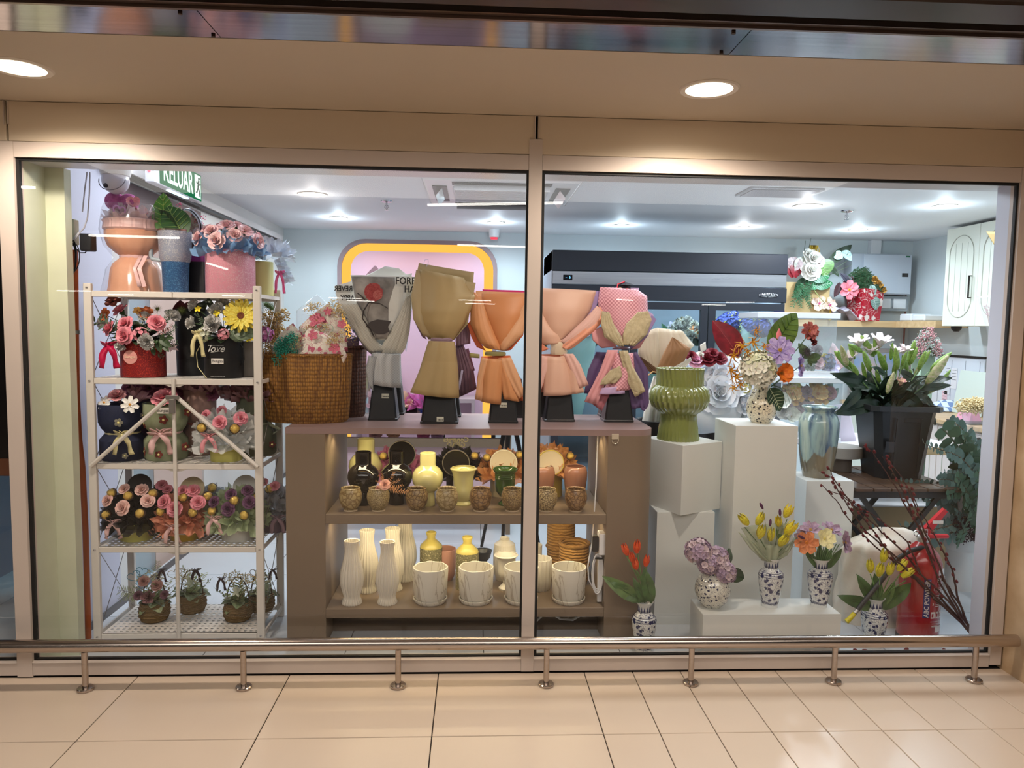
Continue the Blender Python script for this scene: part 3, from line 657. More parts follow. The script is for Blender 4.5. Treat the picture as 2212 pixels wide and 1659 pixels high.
part('folding_brace', B().tube([(xm+.02, RY0-.012, hz), (RX1-.016, RY0-.012, .80)], .009, 8), rk, ra)
lt = part('latch', B().box(xm-.028, xm+.028, RY0-.024, RY0-.016, hz-.005, hz+.012, bev=.002).box(xm-.012, xm+.012, RY0-.03, RY0-.02, hz-.065, hz-.003, bev=.002), M('latch_steel', (170, 166, 160), .3, .8), ra, smooth=False)
for x in (RX0+.016, RX1-.016):
    for z in (1.557, 1.165, .80, .432, .045): part('screw', cached('scr', lambda: B().ball((0, 0, 0), .0055, 8, 0, .6).mesh('screw', chrome)), None, ra, (x, RY0-.001, z))
wire = M('rack_wire', (150, 146, 142), .35, .7)
for x in (RX0+.018, RX1-.018):
    for z0, z1 in zip(RT_[1:], RT_[:-1]):
        part('wire_brace', B().tube([(x, RY0+.02, z0), (x, RY1-.02, z1-.02)], .0016, 5).tube([(x+.004, RY1-.02, z0), (x+.004, RY0+.02, z1-.02)], .0016, 5), wire, ra)
# ---------------- white pedestals ----------------
pw_ = M('white_pedestal_laminate', (222, 224, 220), .38, kind='fine', c2=(215, 217, 213), sc=4, st=.03)
def pedestal(label, corners, z0, z1):
    c = [V((x, y, 0)) for x, y in corners]; cen = sum(c, V())/4; t = thing('display_pedestal', label, 'pedestal', (cen.x, cen.y, z0), 'white display pedestals')
    b = B(); h = z1-z0; e = .002; ins = [(p-cen)*.992 for p in c]; out = [p-cen for p in c]
    vs = [(*p.xy, 0) for p in out]+[(*p.xy, h-e) for p in out]+[(*p.xy, h) for p in ins]
    b.add(vs, [(3, 2, 1, 0), (8, 9, 10, 11)]+[(i, (i+1) % 4, 4+(i+1) % 4, 4+i) for i in range(4)]+[(4+i, 4+(i+1) % 4, 8+(i+1) % 4, 8+i) for i in range(4)])
    part('side_panels', b, pw_, t, smooth=False); return t
def quad(x0, x1, y0, y1): return [(x0, y0), (x1, y0), (x1, y1), (x0, y1)]
pedestal('tallest white pedestal, carrying the floral vase of mixed flowers', quad(1.200, 1.492, .392, .685), 0, .98)
pedestal('lower white block with worn edges, under the turned block', quad(.872, 1.150, .492, .775), 0, .55)
pedestal('white cube turned on its corner, carrying the green ribbed vase', [(.966, .428), (1.197, .562), (1.079, .823), (.848, .689)], .55, .88)
pedestal('white pedestal carrying the blue dripped-glaze vase', quad(1.688, 1.935, .70, .95), 0, .66)
pedestal('low wide white plinth box carrying three blue and white vases', quad(.985, 1.590, .105, .29), 0, .203)
# ---------------- refrigerator ----------------
fx0, fx1, fy, fz = .572, 2.385, 2.70, 2.0
navy = M('navy_black_steel', (20, 27, 42), .55, kind='fine', c2=(20, 28, 40), sc=2, st=.02)
fr = thing('display_refrigerator', 'long black three-door glass display refrigerator with steel control strip', 'refrigerator', (fx0, fy, 0)); W_ = fx1-fx0
part('cabinet_body', B().box(0, .03, 0, .72, 0, fz).box(W_-.03, W_, 0, .72, 0, fz).box(.03, W_-.03, .66, .72, .05, fz).box(.03, W_-.03, 0, .66, .05, .3), M('grey_cabinet_side', (150, 160, 172), .4), fr, smooth=False)
part('top_fascia', B().box(0, W_, -.03, .66, 1.845, fz, bev=.006), navy, fr, smooth=False)
part('control_strip', B().box(.006, W_-.006, -.028, 0, 1.745, 1.843, bev=.002), M('brushed_steel_strip', (176, 178, 182), .28, 1, 'brushed', (150, 152, 158), 30, .05), fr, smooth=False)
cp = part('control_display', B().box(.085, .155, -.033, -.028, 1.775, 1.815, bev=.002), M('black_gloss', (14, 16, 22), .15), fr, smooth=False)
text('5', cp, (.135, -.034, 1.795), .028, glow('blue_led', (110, 190, 255), 3)); text('..', cp, (.108, -.034, 1.80), .03, glow('blue_led', (110, 190, 255), 3))
part('lower_fascia', B().box(0, W_, -.03, 0, 1.63, 1.743, bev=.004), navy, fr, smooth=False)
bp = part('name_plate', B().lathe([(.5, 0), (.5, .004), (.46, .006)], 24), M('plate_silver', (206, 208, 212), .3, .8), fr, (W_-.145, -.03, 1.687), (pi/2, 0, 0)); bp.scale = (.15, .034, 1)
text('BERJAYA', fr, (W_-.145, -.0375, 1.687), .036, M('plate_ink', (30, 34, 44), .5), bold=.02)
doorw = (W_-.02)/3
gl2 = film('fridge_glass', 1.0, (.86, .93, .95, 1))
for i in range(3):
    x0 = .01+i*doorw+.004; x1 = x0+doorw-.008; d = part('door', B().box(x0, x0+.055, -.03, -.002, .10, 1.62).box(x1-.055, x1, -.03, -.002, .10, 1.62).box(x0+.055, x1-.055, -.03, -.002, 1.565, 1.62).box(x0+.055, x1-.055, -.03, -.002, .10, .16), navy, fr, smooth=False)
    part('pane', B().box(x0+.055, x1-.055, -.02, -.014, .16, 1.565), gl2, d, smooth=False)
    for k in (.62, 1.05, 1.36): part('wire_shelf', B().box(x0, x1, .08, .6, k, k+.008), M('fridge_shelf', (190, 198, 202), .4), fr, smooth=False) if k < 1.0 else None
pl = part('number_tag', B().box(1.715, 1.80, -.036, -.031, 1.475, 1.57, bev=.002), M('tag_navy', (26, 30, 70), .4), fr, smooth=False); text('3', pl, (1.745, -.037, 1.53), .06, M('tag_white', (236, 236, 246), .5), bold=.02)
light('AREA', (1.2, 2.95, 1.80), 9, COOL, 1.0, sy=.1, target=(1.2, 2.95, 0), name='fridge_light'); light('AREA', (2.05, 2.95, 1.80), 6, COOL, .5, sy=.1, target=(2.05, 2.95, 0), name='fridge_light')
# ---------------- pink arch niche ----------------
pk = M('pink_niche_paint', (216, 178, 196), .6); nt = thing('arch_niche', 'pink rounded arch niche edged by a glowing yellow light channel', 'wall niche', (0, 0, 0))
def rrect(x0, x1, z0, z1, r, n=8): return [(x0, z0)]+[(x0+r-r*cos(a), z1-r+r*sin(a)) for a in (i*pi/2/n for i in range(n+1))]+[(x1-r+r*sin(a), z1-r+r*cos(a)) for a in (i*pi/2/n for i in range(n+1))]+[(x1, z0)]
def band(o0, o1, y0, y1):
    b = B(); n = len(o0); vs = [(x, y0, z) for x, z in o0]+[(x, y1, z) for x, z in o1]; return b.add(vs, [(i, i+1, n+i+1, n+i) for i in range(n-1)])
A0 = rrect(-1.30, .20, 0, 2.215, .26); A1 = rrect(-1.262, .162, 0, 2.178, .235); A2 = rrect(-1.175, .075, 0, 2.105, .17)
q = band(A0, A0, 4.149, 4.12); n0 = len(A0)
q.add([(x, 4.12, z) for x, z in A0]+[(x, 4.12, z) for x, z in A1], [(i, i+1, n0+i+1, n0+i) for i in range(n0-1)]); q.add([(x, 4.12, z) for x, z in A1]+[(x, 4.149, z) for x, z in A1], [(i, i+1, n0+i+1, n0+i) for i in range(n0-1)])
part('taupe_frame', q, M('arch_taupe', (150, 128, 132), .5), nt)
o = part('light_channel', band(A1, A2, 4.149, 4.135), glow('channel_glow', (255, 186, 78), 1.25), nt)
b = B(); b.add([(x, 4.13, z) for x, z in A2], [tuple(range(len(A2)-1, -1, -1))]); part('back_board', b, pk, nt, smooth=False)
for i, (x, z) in enumerate(()): pass
light('AREA', (-.55, 3.9, 2.12), 1.6, (1, .7, .45), 1.2, sy=.05, target=(-.55, 4.15, 1.2), name='arch_light')
# ---------------- wall furniture at the right ----------------
wcab = M('ivory_cupboard', (226, 226, 212), .35); blackm = M('black_metal', (22, 22, 24), .4, .6)
uc = thing('wall_cupboard', 'tall ivory wall cupboards with arched groove panels and black bar handle', 'cupboard', (3.92, 1.885, 1.475))
part('carcass', B().box(.02, .33, 0, 1.24, 0, .80), wcab, uc, smooth=False)
def arch_door(parent, name, x, y0, y1, z0, z1, mat, face=-1, groove=None, arch_both=True):
    d = part(name, B().box(x-.0, x+.018, y0+.002, y1-.002, z0, z1, bev=.003), mat, parent, smooth=False)
    g = groove or M('cupboard_groove', (176, 176, 162), .5); yc = (y0+y1)/2; hw = (y1-y0)*.36; za, zb = z0+.07, z1-.07
    pts = [V((x-.002, yc+hw*cos(a), zb-hw+hw*sin(a))) for a in (i*pi/12 for i in range(13))]+([V((x-.002, yc-hw*cos(a), za+hw-hw*sin(a))) for a in (i*pi/12 for i in range(13))] if arch_both else [V((x-.002, yc-hw, za)), V((x-.002, yc+hw, za))])
    pts.append(pts[0]); part('arch_moulding', B().tube(pts, .0035, 5), g, d)
    for k in (-.5, 0, .5): part('groove', B().box(x-.0015, x, yc+hw*k-.0015, yc+hw*k+.0015, za+.05, zb-.06), g, d, smooth=False)
    return d
arch_door(uc, 'door', 0, .83, 1.24, 0, .80, wcab); d2 = arch_door(uc, 'door', 0, .42, .83, 0, .80, wcab); arch_door(uc, 'door', 0, .01, .42, 0, .80, wcab)
part('handle', B().box(-.03, -.022, .885, .895, .22, .40).box(-.03, 0, .885, .895, .22, .228).box(-.03, 0, .885, .895, .392, .40), blackm, uc, smooth=False)
tim = M('pale_oak', (214, 184, 140), .5, kind='grain', c2=(196, 162, 118), sc=2)
ts = thing('wall_shelf', 'thick pale oak wall shelf running round the back right corner', 'shelf', (0, 0, 1.482))
part('board', B().box(2.40, 4.249, 3.87, 4.149, -.02, .038), tim, ts, smooth=False); part('board', B().box(3.96, 4.249, 3.27, 3.868, -.02, .038), tim, ts, smooth=False)
SH = 1.52
dk_ = thing('workbench', 'long ivory base cupboards under a pale wood worktop by the right wall', 'workbench', (3.62, .9, 0))
part('carcass', B().box(.02, .62, 0, 3.24, .08, .715), wcab, dk_, smooth=False); part('kick_board', B().box(.06, .6, 0, 3.24, 0, .08), M('kick_grey', (150, 140, 136), .6), dk_, smooth=False)
part('worktop', B().box(-.03, .629, -.02, 3.24, .716, .75, bev=.003), M('bench_oak', (206, 174, 134), .4, kind='grain', c2=(186, 150, 108), sc=2), dk_, smooth=False)
for y0 in (.15, .68, 1.21, 1.74, 2.27): 
    d = arch_door(dk_, 'door', 0, y0, y0+.52, .09, .70, M('ivory_pink_door', (224, 212, 206), .4), arch_both=False)
    part('handle', B().box(-.03, -.022, y0+.46, y0+.468, .50, .62).box(-.03, 0, y0+.46, y0+.468, .50, .507).box(-.03, 0, y0+.46, y0+.468, .613, .62), blackm, d, smooth=False)
eb = thing('electrical_box', 'grey wall-mounted electrical cabinet with a black latch', 'electrical cabinet', (3.66, 4.0, 1.775))
part('cabinet', B().box(-.09, .5, 0, .149, 0, .385, bev=.003), M('grey_enamel', (176, 182, 192), .4), eb, smooth=False); part('door', B().box(.02, .49, -.014, -.001, .008, .377, bev=.003), M('grey_enamel2', (186, 192, 202), .35), eb, smooth=False)
part('latch', B().box(.40, .46, -.02, -.014, .17, .205, bev=.002), M('latch_black', (26, 26, 30), .4), eb, smooth=False); part('sticker', B().box(.43, .47, -.016, -.0145, .355, .37), M('sticker_green', (30, 110, 80), .5), eb, smooth=False)
cdn = thing('cable_trunking', 'white trunking and thin red brown cable running up the back corner', 'cable', (0, 0, 0))
part('trunking', B().box(3.80, 3.90, 4.09, 4.149, 2.165, 2.298), wp, cdn, smooth=False); part('cable', B().tube([(4.19, 4.13, 2.13), (4.2, 4.13, 1.55), (4.2, 4.13, .8)], .007, 6), M('brown_cable', (150, 84, 76), .5), cdn)
sw = thing('switch_plate', 'grey twin light switch box with two white rockers', 'switch', (3.83, 4.06, 1.62))
part('back_box', B().box(-.03, .35, 0, .089, 0, .145, bev=.003), M('switch_grey', (150, 156, 160), .4), sw, smooth=False)
for k in (.05, .20): part('rocker', B().box(k, k+.125, -.008, -.001, .025, .12, bev=.003), wp, sw, smooth=False)
# whiteboard leaning on the bench
wb = thing('whiteboard', 'black-framed planner whiteboard with notes leaning on the workbench', 'whiteboard', (4.2, 0, .752))
part('board', B().box(-.01, 0, 2.95, 3.72, .0, .47), M('board_white', (214, 220, 230), .25), wb, smooth=False)
part('frame', B().box(-.018, .004, 2.94, 3.74, .455, .475).box(-.018, .004, 3.72, 3.74, 0, .455), blackm, wb, smooth=False)
for k in range(4): part('grid_line', B().box(-.0115, -.0102, 3.0+k*.18, 3.003+k*.18, .02, .43), M('line_grey', (90, 96, 110), .6), wb, smooth=False)
for (y0, y1, z0, z1, c) in ((3.28, 3.36, .18, .36, (226, 226, 232)), (3.37, 3.44, .12, .37, (216, 218, 226)), (3.40, 3.47, .05, .15, (224, 190, 202))):
    nn = part('paper_note', B().box(-.014, -.0118, y0, y1, z0, z1), M('note'+str(c), c, .7), wb, smooth=False)
    for k in range(4): part('pen_line', B().box(-.0146, -.0141, y0+.01, y1-.012, z1-.02-.028*k, z1-.016-.028*k), M('line_grey', (90, 96, 110), .6), nn, smooth=False)
ob = tag(part('glass_board', B().box(0, .012, 0, .36, 0, .36, bev=.003), M('board_green_white', (206, 218, 210), .3), None, (4.02, 2.72, .7535), (0, .16, 0), smooth=False), 'pale green white board leaning in front of the planner', 'board')
# folding slatted table
tt = thing('slatted_table', 'dark wooden slatted folding table under the black lily bucket', 'table', (1.95, .70, 0)); wood = M('dark_walnut', (92, 66, 46), .45, kind='grain', c2=(60, 42, 30), sc=3)
slm = cached('slat', lambda: B().box(0, .088, 0, .62, 0, .016, bev=.002).mesh('slat', wood, False))
for i in range(6): part('slat', slm, None, tt, (i*.095, 0, .604))
part('apron', B().box(-.01, .575, .03, .05, .565, .603).box(-.01, .575, .56, .58, .565, .603), M('black_stained_wood', (34, 30, 28), .5), tt, smooth=False)
def leg(x0, x1, y): 
    d = V((x1-x0, 0, -.68)); b = B(); s_ = V((.014, 0, 0)); b.add([(x0-.016, y, .58), (x0+.016, y, .58), (x1+.016, y, 0), (x1-.016, y, 0), (x0-.016, y+.018, .58), (x0+.016, y+.018, .58), (x1+.016, y+.018, 0), (x1-.016, y+.018, 0)], [(0, 3, 2, 1), (4, 5, 6, 7), (0, 1, 5, 4), (1, 2, 6, 5), (2, 3, 7, 6), (3, 0, 4, 7)]); part('leg', b, M('black_stained_wood'), tt, smooth=False)
for y in (.055, .535): leg(.05, .50, y)
for y in (.075, .515): leg(.50, .05, y)
# second slatted folding chair parts behind
ch = thing('folding_chair', 'dark slatted wooden folding chair behind the lily table', 'chair', (3.0, .85, 0))
for i in range(5): part('slat', cached('cslat', lambda: B().box(0, .42, 0, .06, 0, .014, bev=.002).mesh('slat', wood, False)), None, ch, (0, .07*i, .43))
part('backrest_slat', B().box(-.02, .44, .40, .415, .70, .77), wood, ch, smooth=False); part('backrest_slat', B().box(-.02, .44, .38, .395, .59, .65), M('golden_wood', (186, 148, 84), .5, kind='grain', c2=(150, 110, 60), sc=3), ch, smooth=False)
for x in (-.02, .42): part('leg', B().tube([(x, -.05, 0), (x, .42, .80)], .014, 6), M('black_stained_wood'), ch); part('leg', B().tube([(x, .36, 0), (x, .0, .43)], .014, 6), M('black_stained_wood'), ch)
# rear low shelf behind the counter, chair, screen
rs = thing('rear_bench', 'taupe low bench with pink side seen behind the counter', 'bench', (-1.2, 2.0, 0))
part('top', B().box(0, 1.45, 0, .45, .70, .735), taupe_t, rs, smooth=False); part('side', B().box(0, .03, .02, .45, 0, .7).box(1.42, 1.45, .02, .45, 0, .7), taupe, rs, smooth=False); part('front', B().box(.03, 1.42, .05, .07, .2, .66), M('pink_panel', (206, 176, 186), .5), rs, smooth=False); part('rail', B().box(.03, 1.42, .02, .05, .60, .66), taupe, rs, smooth=False)
ps = thing('wall_ledge', 'taupe ledge across the pink niche with pale wooden stools on it', 'shelf', (-1.1, 3.75, .72))
part('ledge_board', B().box(0, 1.1, 0, .37, 0, .035), M('ledge_taupe', (178, 156, 160), .5), ps, smooth=False); part('support', B().box(0, .03, 0, .37, -.72, 0).box(1.07, 1.1, 0, .37, -.72, 0), M('ledge_taupe'), ps, smooth=False)
for k, x in enumerate((-.86, -.30)):
    t = thing('wooden_stool', ('left' if k == 0 else 'right')+' small pale wooden stand on the niche ledge', 'stand', (x, 3.93, .756), 'wooden stands on the ledge')
    part('top', B().box(-.16, .16, -.08, .08, .22, .245), tim, t, smooth=False)
    for lx in (-.14, .12): part('leg', B().box(lx, lx+.02, -.06, .06, 0, .22), tim, t, smooth=False)
oc = thing('office_chair', 'dark blue chair seen between the bouquets', 'chair', (-.05, 2.9, 0)); part('seat', B().box(-.22, .22, -.2, .2, .60, .66, bev=.02), M('dark_blue_fabric', (40, 46, 66), .8), oc)
for x in (-.2, .2):
    for y in (-.18, .18): part('leg', B().tube([(x, y, 0), (x, y, .6)], .012, 8), blackm, oc)
# white tables under the acrylic flower boxes
wt = thing('white_table', 'white table holding the clear flower boxes', 'table', (2.05, 1.35, 0))
part('top', B().box(0, .92, 0, .6, .70, .73, bev=.003), M('white_top', (226, 226, 228), .4), wt, smooth=False); part('edge', B().box(0, .92, -.006, -.001, .685, .73), tim, wt, smooth=False)
for x in (.02, .86):
    for y in (.02, .54): part('leg', B().box(x, x+.04, y, y+.04, 0, .70), M('white_top'), wt, smooth=False)
# ---------------- pots and vases ----------------
def hollow(prof, t=.005, zin=.012):
    """close an outer profile with an inner wall"""
    inner = [(max(.001, r-t), z) for r, z in reversed(prof) if z > prof[0][1]+zin]
    return [(.001, prof[0][1])]+prof+[(prof[-1][0]-t*.5, prof[-1][1]+t*.3)]+inner+[(.001, prof[0][1]+zin)]
def vessel(name, label, cat, px, py, z, prof, mat, n=40, flute=None, grp=None, y=None, t=.005, sx=1, sy=1, rz=0, pname='body'):
    p = at(px, py, z=z) if y is None else at(px, py, y=y); p.z = z
    th = thing(name, label, cat, tuple(p), grp); b = B().lathe(hollow(prof, t), n, flute, cap=False, sx=sx, sy=sy)
    part(pname, b, mat, th, rot=(0, 0, rz)); return th
jm = [M('jar_glaze%d' % i, c, .28, kind='crackle', c2=c2, sc=s_, coat=.4) for i, (c, c2, s_) in enumerate((((158, 140, 100), (120, 96, 56), 45), ((150, 134, 96), (104, 84, 52), 130), ((138, 116, 78), (84, 58, 30), 60), ((160, 144, 108), (130, 110, 70), 50), ((132, 104, 66), (84, 58, 32), 55), ((142, 120, 80), (84, 62, 36), 120), ((170, 152, 112), (70, 48, 26), 110), ((140, 110, 74), (90, 62, 36), 58)))]
JL = ['speckled tan glazed jar at the left end of the shelf of jars', 'fine speckled jar topped with a dried pink rose', 'brown crackle-glazed jar below the pale yellow ball vase', 'pale smooth tan jar below the cream urn', 'dark brown crackle jar below and left of the green urn', 'speckled jar left of the window mullion', 'jar with the darkest black crackle right of the mullion', 'brown crackle jar below the right terracotta pot']
jp = [(.028, 0), (.030, .006), (.035, .014), (.046, .035), (.051, .058), (.0495, .078), (.043, .094), (.042, .098), (.0435, .102)]
for i, (px, py) in enumerate([(757, 1105), (817, 1108), (900, 1108), (965, 1107), (1038, 1107), (1107, 1108), (1180, 1106), (1244, 1105)]):
    p = at(px, 1090, y=.345); v = thing('glazed_jar', JL[i], 'jar', (p.x, .35, CS), 'small glazed jars on the upper shelf'); part('body', B().lathe(hollow([(r*1.0, z*1.0) for r, z in jp], .004), 40, cap=False), jm[i], v); part('foot_ring', B().lathe([(.027, 0), (.0305, .0), (.0305, .006), (.027, .006)], 32), M('unglazed_rim', (200, 180, 150), .7), v)
# flowers in the second jar
fa = thing('dried_rose_posy', 'small dried pink rose posy with orange grasses standing in the second jar', 'flowers', tuple(at(822, 1060, y=.345)))
put(fa, f_rose((226, 176, 156)), 832, 1048, .33, .028, (-.1, -1, .5)); put(fa, f_rose((214, 160, 140)), 818, 1056, .335, .016, (-.5, -1, .2))
og = (206, 150, 96)
for (a, b_) in (((832, 1050), (815, 1028)), ((834, 1048), (848, 1018)), ((838, 1048), (862, 1032)), ((838, 1052), (886, 1056)), ((836, 1054), (870, 1044)), ((826, 1048), (822, 1022)), ((828, 1052), (810, 1040)), ((840, 1056), (878, 1060))):
    leafput(fa, f_sprig(og, 16, .3, .18, 'dried_grass', og, .1), a[0], a[1], .335, b_[0], b_[1], .33, wide=1.2)
ball = [(.030, 0), (.032, .004), (.029, .05), (.030, .056), (.050, .072), (.062, .092), (.066, .112), (.062, .134), (.048, .152), (.034, .162), (.0325, .166), (.033, .213)]
bk_, yl = M('black_glaze', (14, 12, 12), .07, coat=.6), M('pale_yellow_glaze', (220, 214, 150), .12, coat=.6)
sc_b = lambda k, w_=1: [(r*k*w_, z*k) for r, z in ball]
def vat(name, label, cat, px, y, z, prof, mat, grp=None, **k): p = at(px, 1000, y=y); return vessel(name, label, cat, px, 0, z, prof, mat, grp=grp, **{'y': y, **k}) 
def vess(name, label, cat, px, py, y, z, prof, mat, grp=None, flute=None, t=.005, n=40, **kw):
    p = at(px, py, y=y); th = thing(name, label, cat, (p.x, y, z), grp); part('body', B().lathe(hollow(prof, t), n, flute, cap=False, **kw), mat, th); return th
vess('ball_vase', 'left glossy black ball-bellied vase behind the jars', 'vase', 785, 1030, .46, CS, sc_b(1.15, .96), bk_, 'ball-bellied vases'); vess('ball_vase', 'second glossy black ball-bellied vase, beside the dried rose posy', 'vase', 857, 1030, .47, CS, sc_b(1.165, .96), bk_, 'ball-bellied vases')
vess('ball_vase', 'pale yellow glazed ball vase in the middle of the upper shelf', 'vase', 924, 1030, .45, CS, sc_b(1.14, .96), yl, 'ball-bellied vases'); vess('ball_vase', 'pale yellow ball vase half hidden behind the left black vase', 'vase', 791, 1020, .62, CS, sc_b(1.32, .95), yl, 'ball-bellied vases')
vess('urn_vase', 'cream yellow urn with a flared rim and foot', 'vase', 1001, 1040, .46, CS, [(.036, 0), (.037, .006), (.028, .018), (.030, .022), (.042, .045), (.046, .08), (.047, .13), (.055, .158), (.062, .168), (.061, .172), (.057, .173)], yl)
g_ = M('green_glaze', (52, 84, 34), .1, coat=.7); u = vess('urn_vase', 'dark green glazed urn with ribbed bands left of the mullion', 'vase', 1091, 1040, .46, CS, [(.030, 0), (.031, .008), (.017, .022), (.016, .034), (.030, .048), (.044, .068), (.047, .10), (.047, .125), (.049, .128), (.047, .132), (.049, .136), (.047, .14), (.049, .144), (.048, .15), (.058, .166), (.058, .171)], g_)
tc = M('terracotta_glaze', (160, 112, 92), .2, coat=.5); tp = [(.030, 0), (.034, .004), (.046, .04), (.053, .09), (.054, .115), (.048, .133), (.044, .137)]
vess('terracotta_pot', 'pinkish terracotta pot right beside the window mullion', 'pot', 1173, 1030, .54, CS, [(r*1.05, z*1.22) for r, z in tp], tc, 'terracotta pots'); vess('terracotta_pot', 'pinkish terracotta pot at the right end of the upper shelf', 'pot', 1243, 1030, .54, CS, [(r*1.05, z*1.22) for r, z in tp], tc, 'terracotta pots')
# lower shelf
ww = M('white_ribbed_glaze', (216, 210, 196), .22, coat=.4); rv = [(.044, 0), (.046, .006), (.038, .022), (.036, .03), (.050, .075), (.053, .10), (.050, .135), (.036, .185), (.031, .21), (.031, .23), (.035, .252), (.036, .256)]
for k, (px, y, s_, l) in enumerate(((760, .35, 1, 'white ribbed wavy vase at the front left of the lower shelf'), (837, .35, .985, 'second front white ribbed wavy vase, left of the marble pots'), (793, .50, 1.02, 'white ribbed vase behind and between the two front ones, lit from above'), (848, .52, 1.03, 'cream ribbed vase behind the second front one'), (875, .66, 1.08, 'tall ribbed vase furthest back near the lower shelf lamp'))):
    vess('ribbed_vase', l, 'vase', px, 1230, y, CB, [(r*s_*.97, z*s_*1.12) for r, z in rv], ww, 'white ribbed vases', (22, .045, 0), n=132)
yb = M('mustard_glaze', (200, 184, 96), .3); pb = M('relief_green_clay', (112, 108, 76), .6, kind='flora', c2=(190, 180, 140), sc=95)
for px, l, dx in ((931, 'mustard-topped bottle vase with relief band, behind the first marble pot', .62), (1009, 'mustard-topped bottle vase with relief band, between the marble pots', .54)):
    t = vess('bottle_vase', l, 'vase', px, 1230, dx, CB, [(.054, .0), (.054, .17), (.0545, .175)], pb, 'mustard bottle vases', (24, .015, 0), n=96)
    part('glazed_neck', B().lathe(hollow([(.054, .176), (.052, .186), (.032, .206), (.021, .216), (.020, .228), (.026, .246), (.0245, .25)], .004), 36, cap=False), yb, t)
vess('pink_pot', 'matt pink tumbler pot behind the first marble pot', 'pot', 962, 1210, .66, CB, [(.034, 0), (.046, .02), (.053, .07), (.053, .155)], M('matt_pink', (206, 152, 132), .5)); vess('small_bowl', 'small dark blue bowl with a tan rim behind the marble pots', 'bowl', 1043, 1200, .66, CB, [(.02, 0), (.02, .09), (.036, .11), (.044, .14), (.047, .145)], M('dark_blue_glaze', (50, 56, 66), .3))
mb = M('white_marble_glaze', (222, 218, 206), .32, kind='marble', c2=(176, 166, 148))
for px, hexa, l in ((929, 6, 'faceted white marble pot on a saucer, third from the left at the shelf front'), (1028, 6, 'faceted white marble pot on a saucer in the shelf centre'), (1127, 0, 'round white marble pot partly hidden by the mullion'), (1230, 0, 'round white marble pot with brown veins at the right end')):
    big = px == 1230; s_ = 1.0
    p = at(px, 1270, y=.345); th = thing('marble_pot', l, 'pot', (p.x, .37, CB), 'white marble pots with saucers')
    part('saucer', B().lathe([(.001, 0), (.068, 0), (.076, .012), (.077, .020), (.073, .020), (.067, .008), (.001, .008)], 48, cap=False), mb, th)
    pr = hollow([(.062, .010), (.074, .035), (.080, .14), (.079, .160)], .006)
    if hexa:
        b = B(); n_ = 48; q = B().lathe(pr, n_, None, cap=False)
        for i, v in enumerate(q.v):
            a = math.atan2(v[1], v[0])+.3; k = cos(pi/8)/cos(((a+pi/8) % (pi/4))-pi/8); tt = min(1, max(0, (v[2]-.02)/.10)); f_ = 1+(k-1)*.55*tt; q.v[i] = (v[0]*f_*1.02, v[1]*f_*1.02, v[2]-.004*tt*cos(8*a)*.3)
        part('body', q, mb, th)
    else: part('body', B().lathe(pr, 48, cap=False), mb, th)
wt_ = M('white_biscuit', (224, 218, 204), .4)
u = vess('pedestal_urn', 'white footed urn with a rolled rim left of the mullion', 'vase', 1093, 1220, .52, CB, [(.032, 0), (.034, .008), (.014, .03), (.014, .045), (.032, .062), (.036, .075), (.038, .09), (.036, .1), (.040, .14), (.048, .158), (.058, .166), (.056, .17)], wt_)
vess('ginger_jar', 'small white ginger jar behind the footed urn', 'jar', 1090, 1190, .66, CB, [(.04, 0), (.055, .05), (.055, .14), (.05, .18), (.026, .196), (.022, .20), (.025, .21)], wt_, flute=(26, .02, 0), n=104); vess('white_tumbler', 'white ribbed tumbler behind the mullion', 'pot', 1148, 1200, .66, CB, [(.04, 0), (.05, .05), (.052, .17), (.053, .175)], wt_, flute=(30, .015, 0), n=90)
vess('fluted_pot', 'white thick-fluted pot right of the mullion', 'pot', 1166, 1240, .52, CB, [(.042, 0), (.05, .01), (.054, .06), (.055, .145), (.055, .15)], wt_, flute=(16, .06, 0), n=128)
rp = M('seagrass_rope', (206, 158, 84), .8, kind='rope', c2=(130, 86, 36), sc=22)
for px, y, h, r, l in ((1211, .74, .30, .072, 'tall stacked seagrass rope baskets at the back right'), (1240, .60, .205, .074, 'lower round seagrass rope basket behind the right marble pot')):
    t = vess('rope_basket', l, 'basket', px, 1200, y, CB, [(r*.86, 0), (r*.95, .02), (r, h*.5), (r*.98, h-.006), (r*.98, h)], rp, 'seagrass baskets', t=.009)
    for k in (h*.48, h-.003): part('rim', B().tube([(r*cos(a), r*sin(a), k+.001*sin(a*13)) for a in (i*2*pi/40 for i in range(41))], .0065, 6), rp, t)
# socket box and cables inside the right of the counter
sb = thing('socket_box', 'white socket box with black plug and coiled white cable on the counter end', 'socket', (.575, .33, .40))
part('box', B().box(-.01, .025, -.03, .03, 0, .10, bev=.003), wp, sb, smooth=False); part('plug', B().box(-.04, -.012, -.02, .02, .012, .085, bev=.004), M('black_plug', (24, 24, 26), .4), sb, smooth=False)
part('cable_duct', B().box(-.008, .012, 0, .02, -.225, -.002), wp, sb, smooth=False)
part('cable', B().tube([(-.02, .02, .55), (-.025, .01, .3), (-.04, -.01, .05), (-.05, 0, -.02), (-.055, .0, -.06), (-.05, .0, -.12), (-.03, .0, -.16)], .003, 6), wp, sb)
for k in range(4): part('cable_loop', B().tube([(-.012-.018*sin(a)*(1+.15*k), -.004*k, -.09-.075*cos(a)*(1+.08*k)) for a in (i*2*pi/20 for i in range(21))], .0026, 6), wp, sb)
part('cable_tie', B().box(-.025, .012, -.016, .004, -.022, -.016), blackm, sb, smooth=False)
fc = thing('floor_cable', 'white cable sagging below the bottom shelf', 'cable', (.35, .42, .0)); part('cable', B().tube([(-.1, -.05, .03), (0, 0, .10), (.06, 0, .06), (.12, 0, .055), (.17, 0, .085), (.2, 0, .11)], .006, 8), wp, fc)

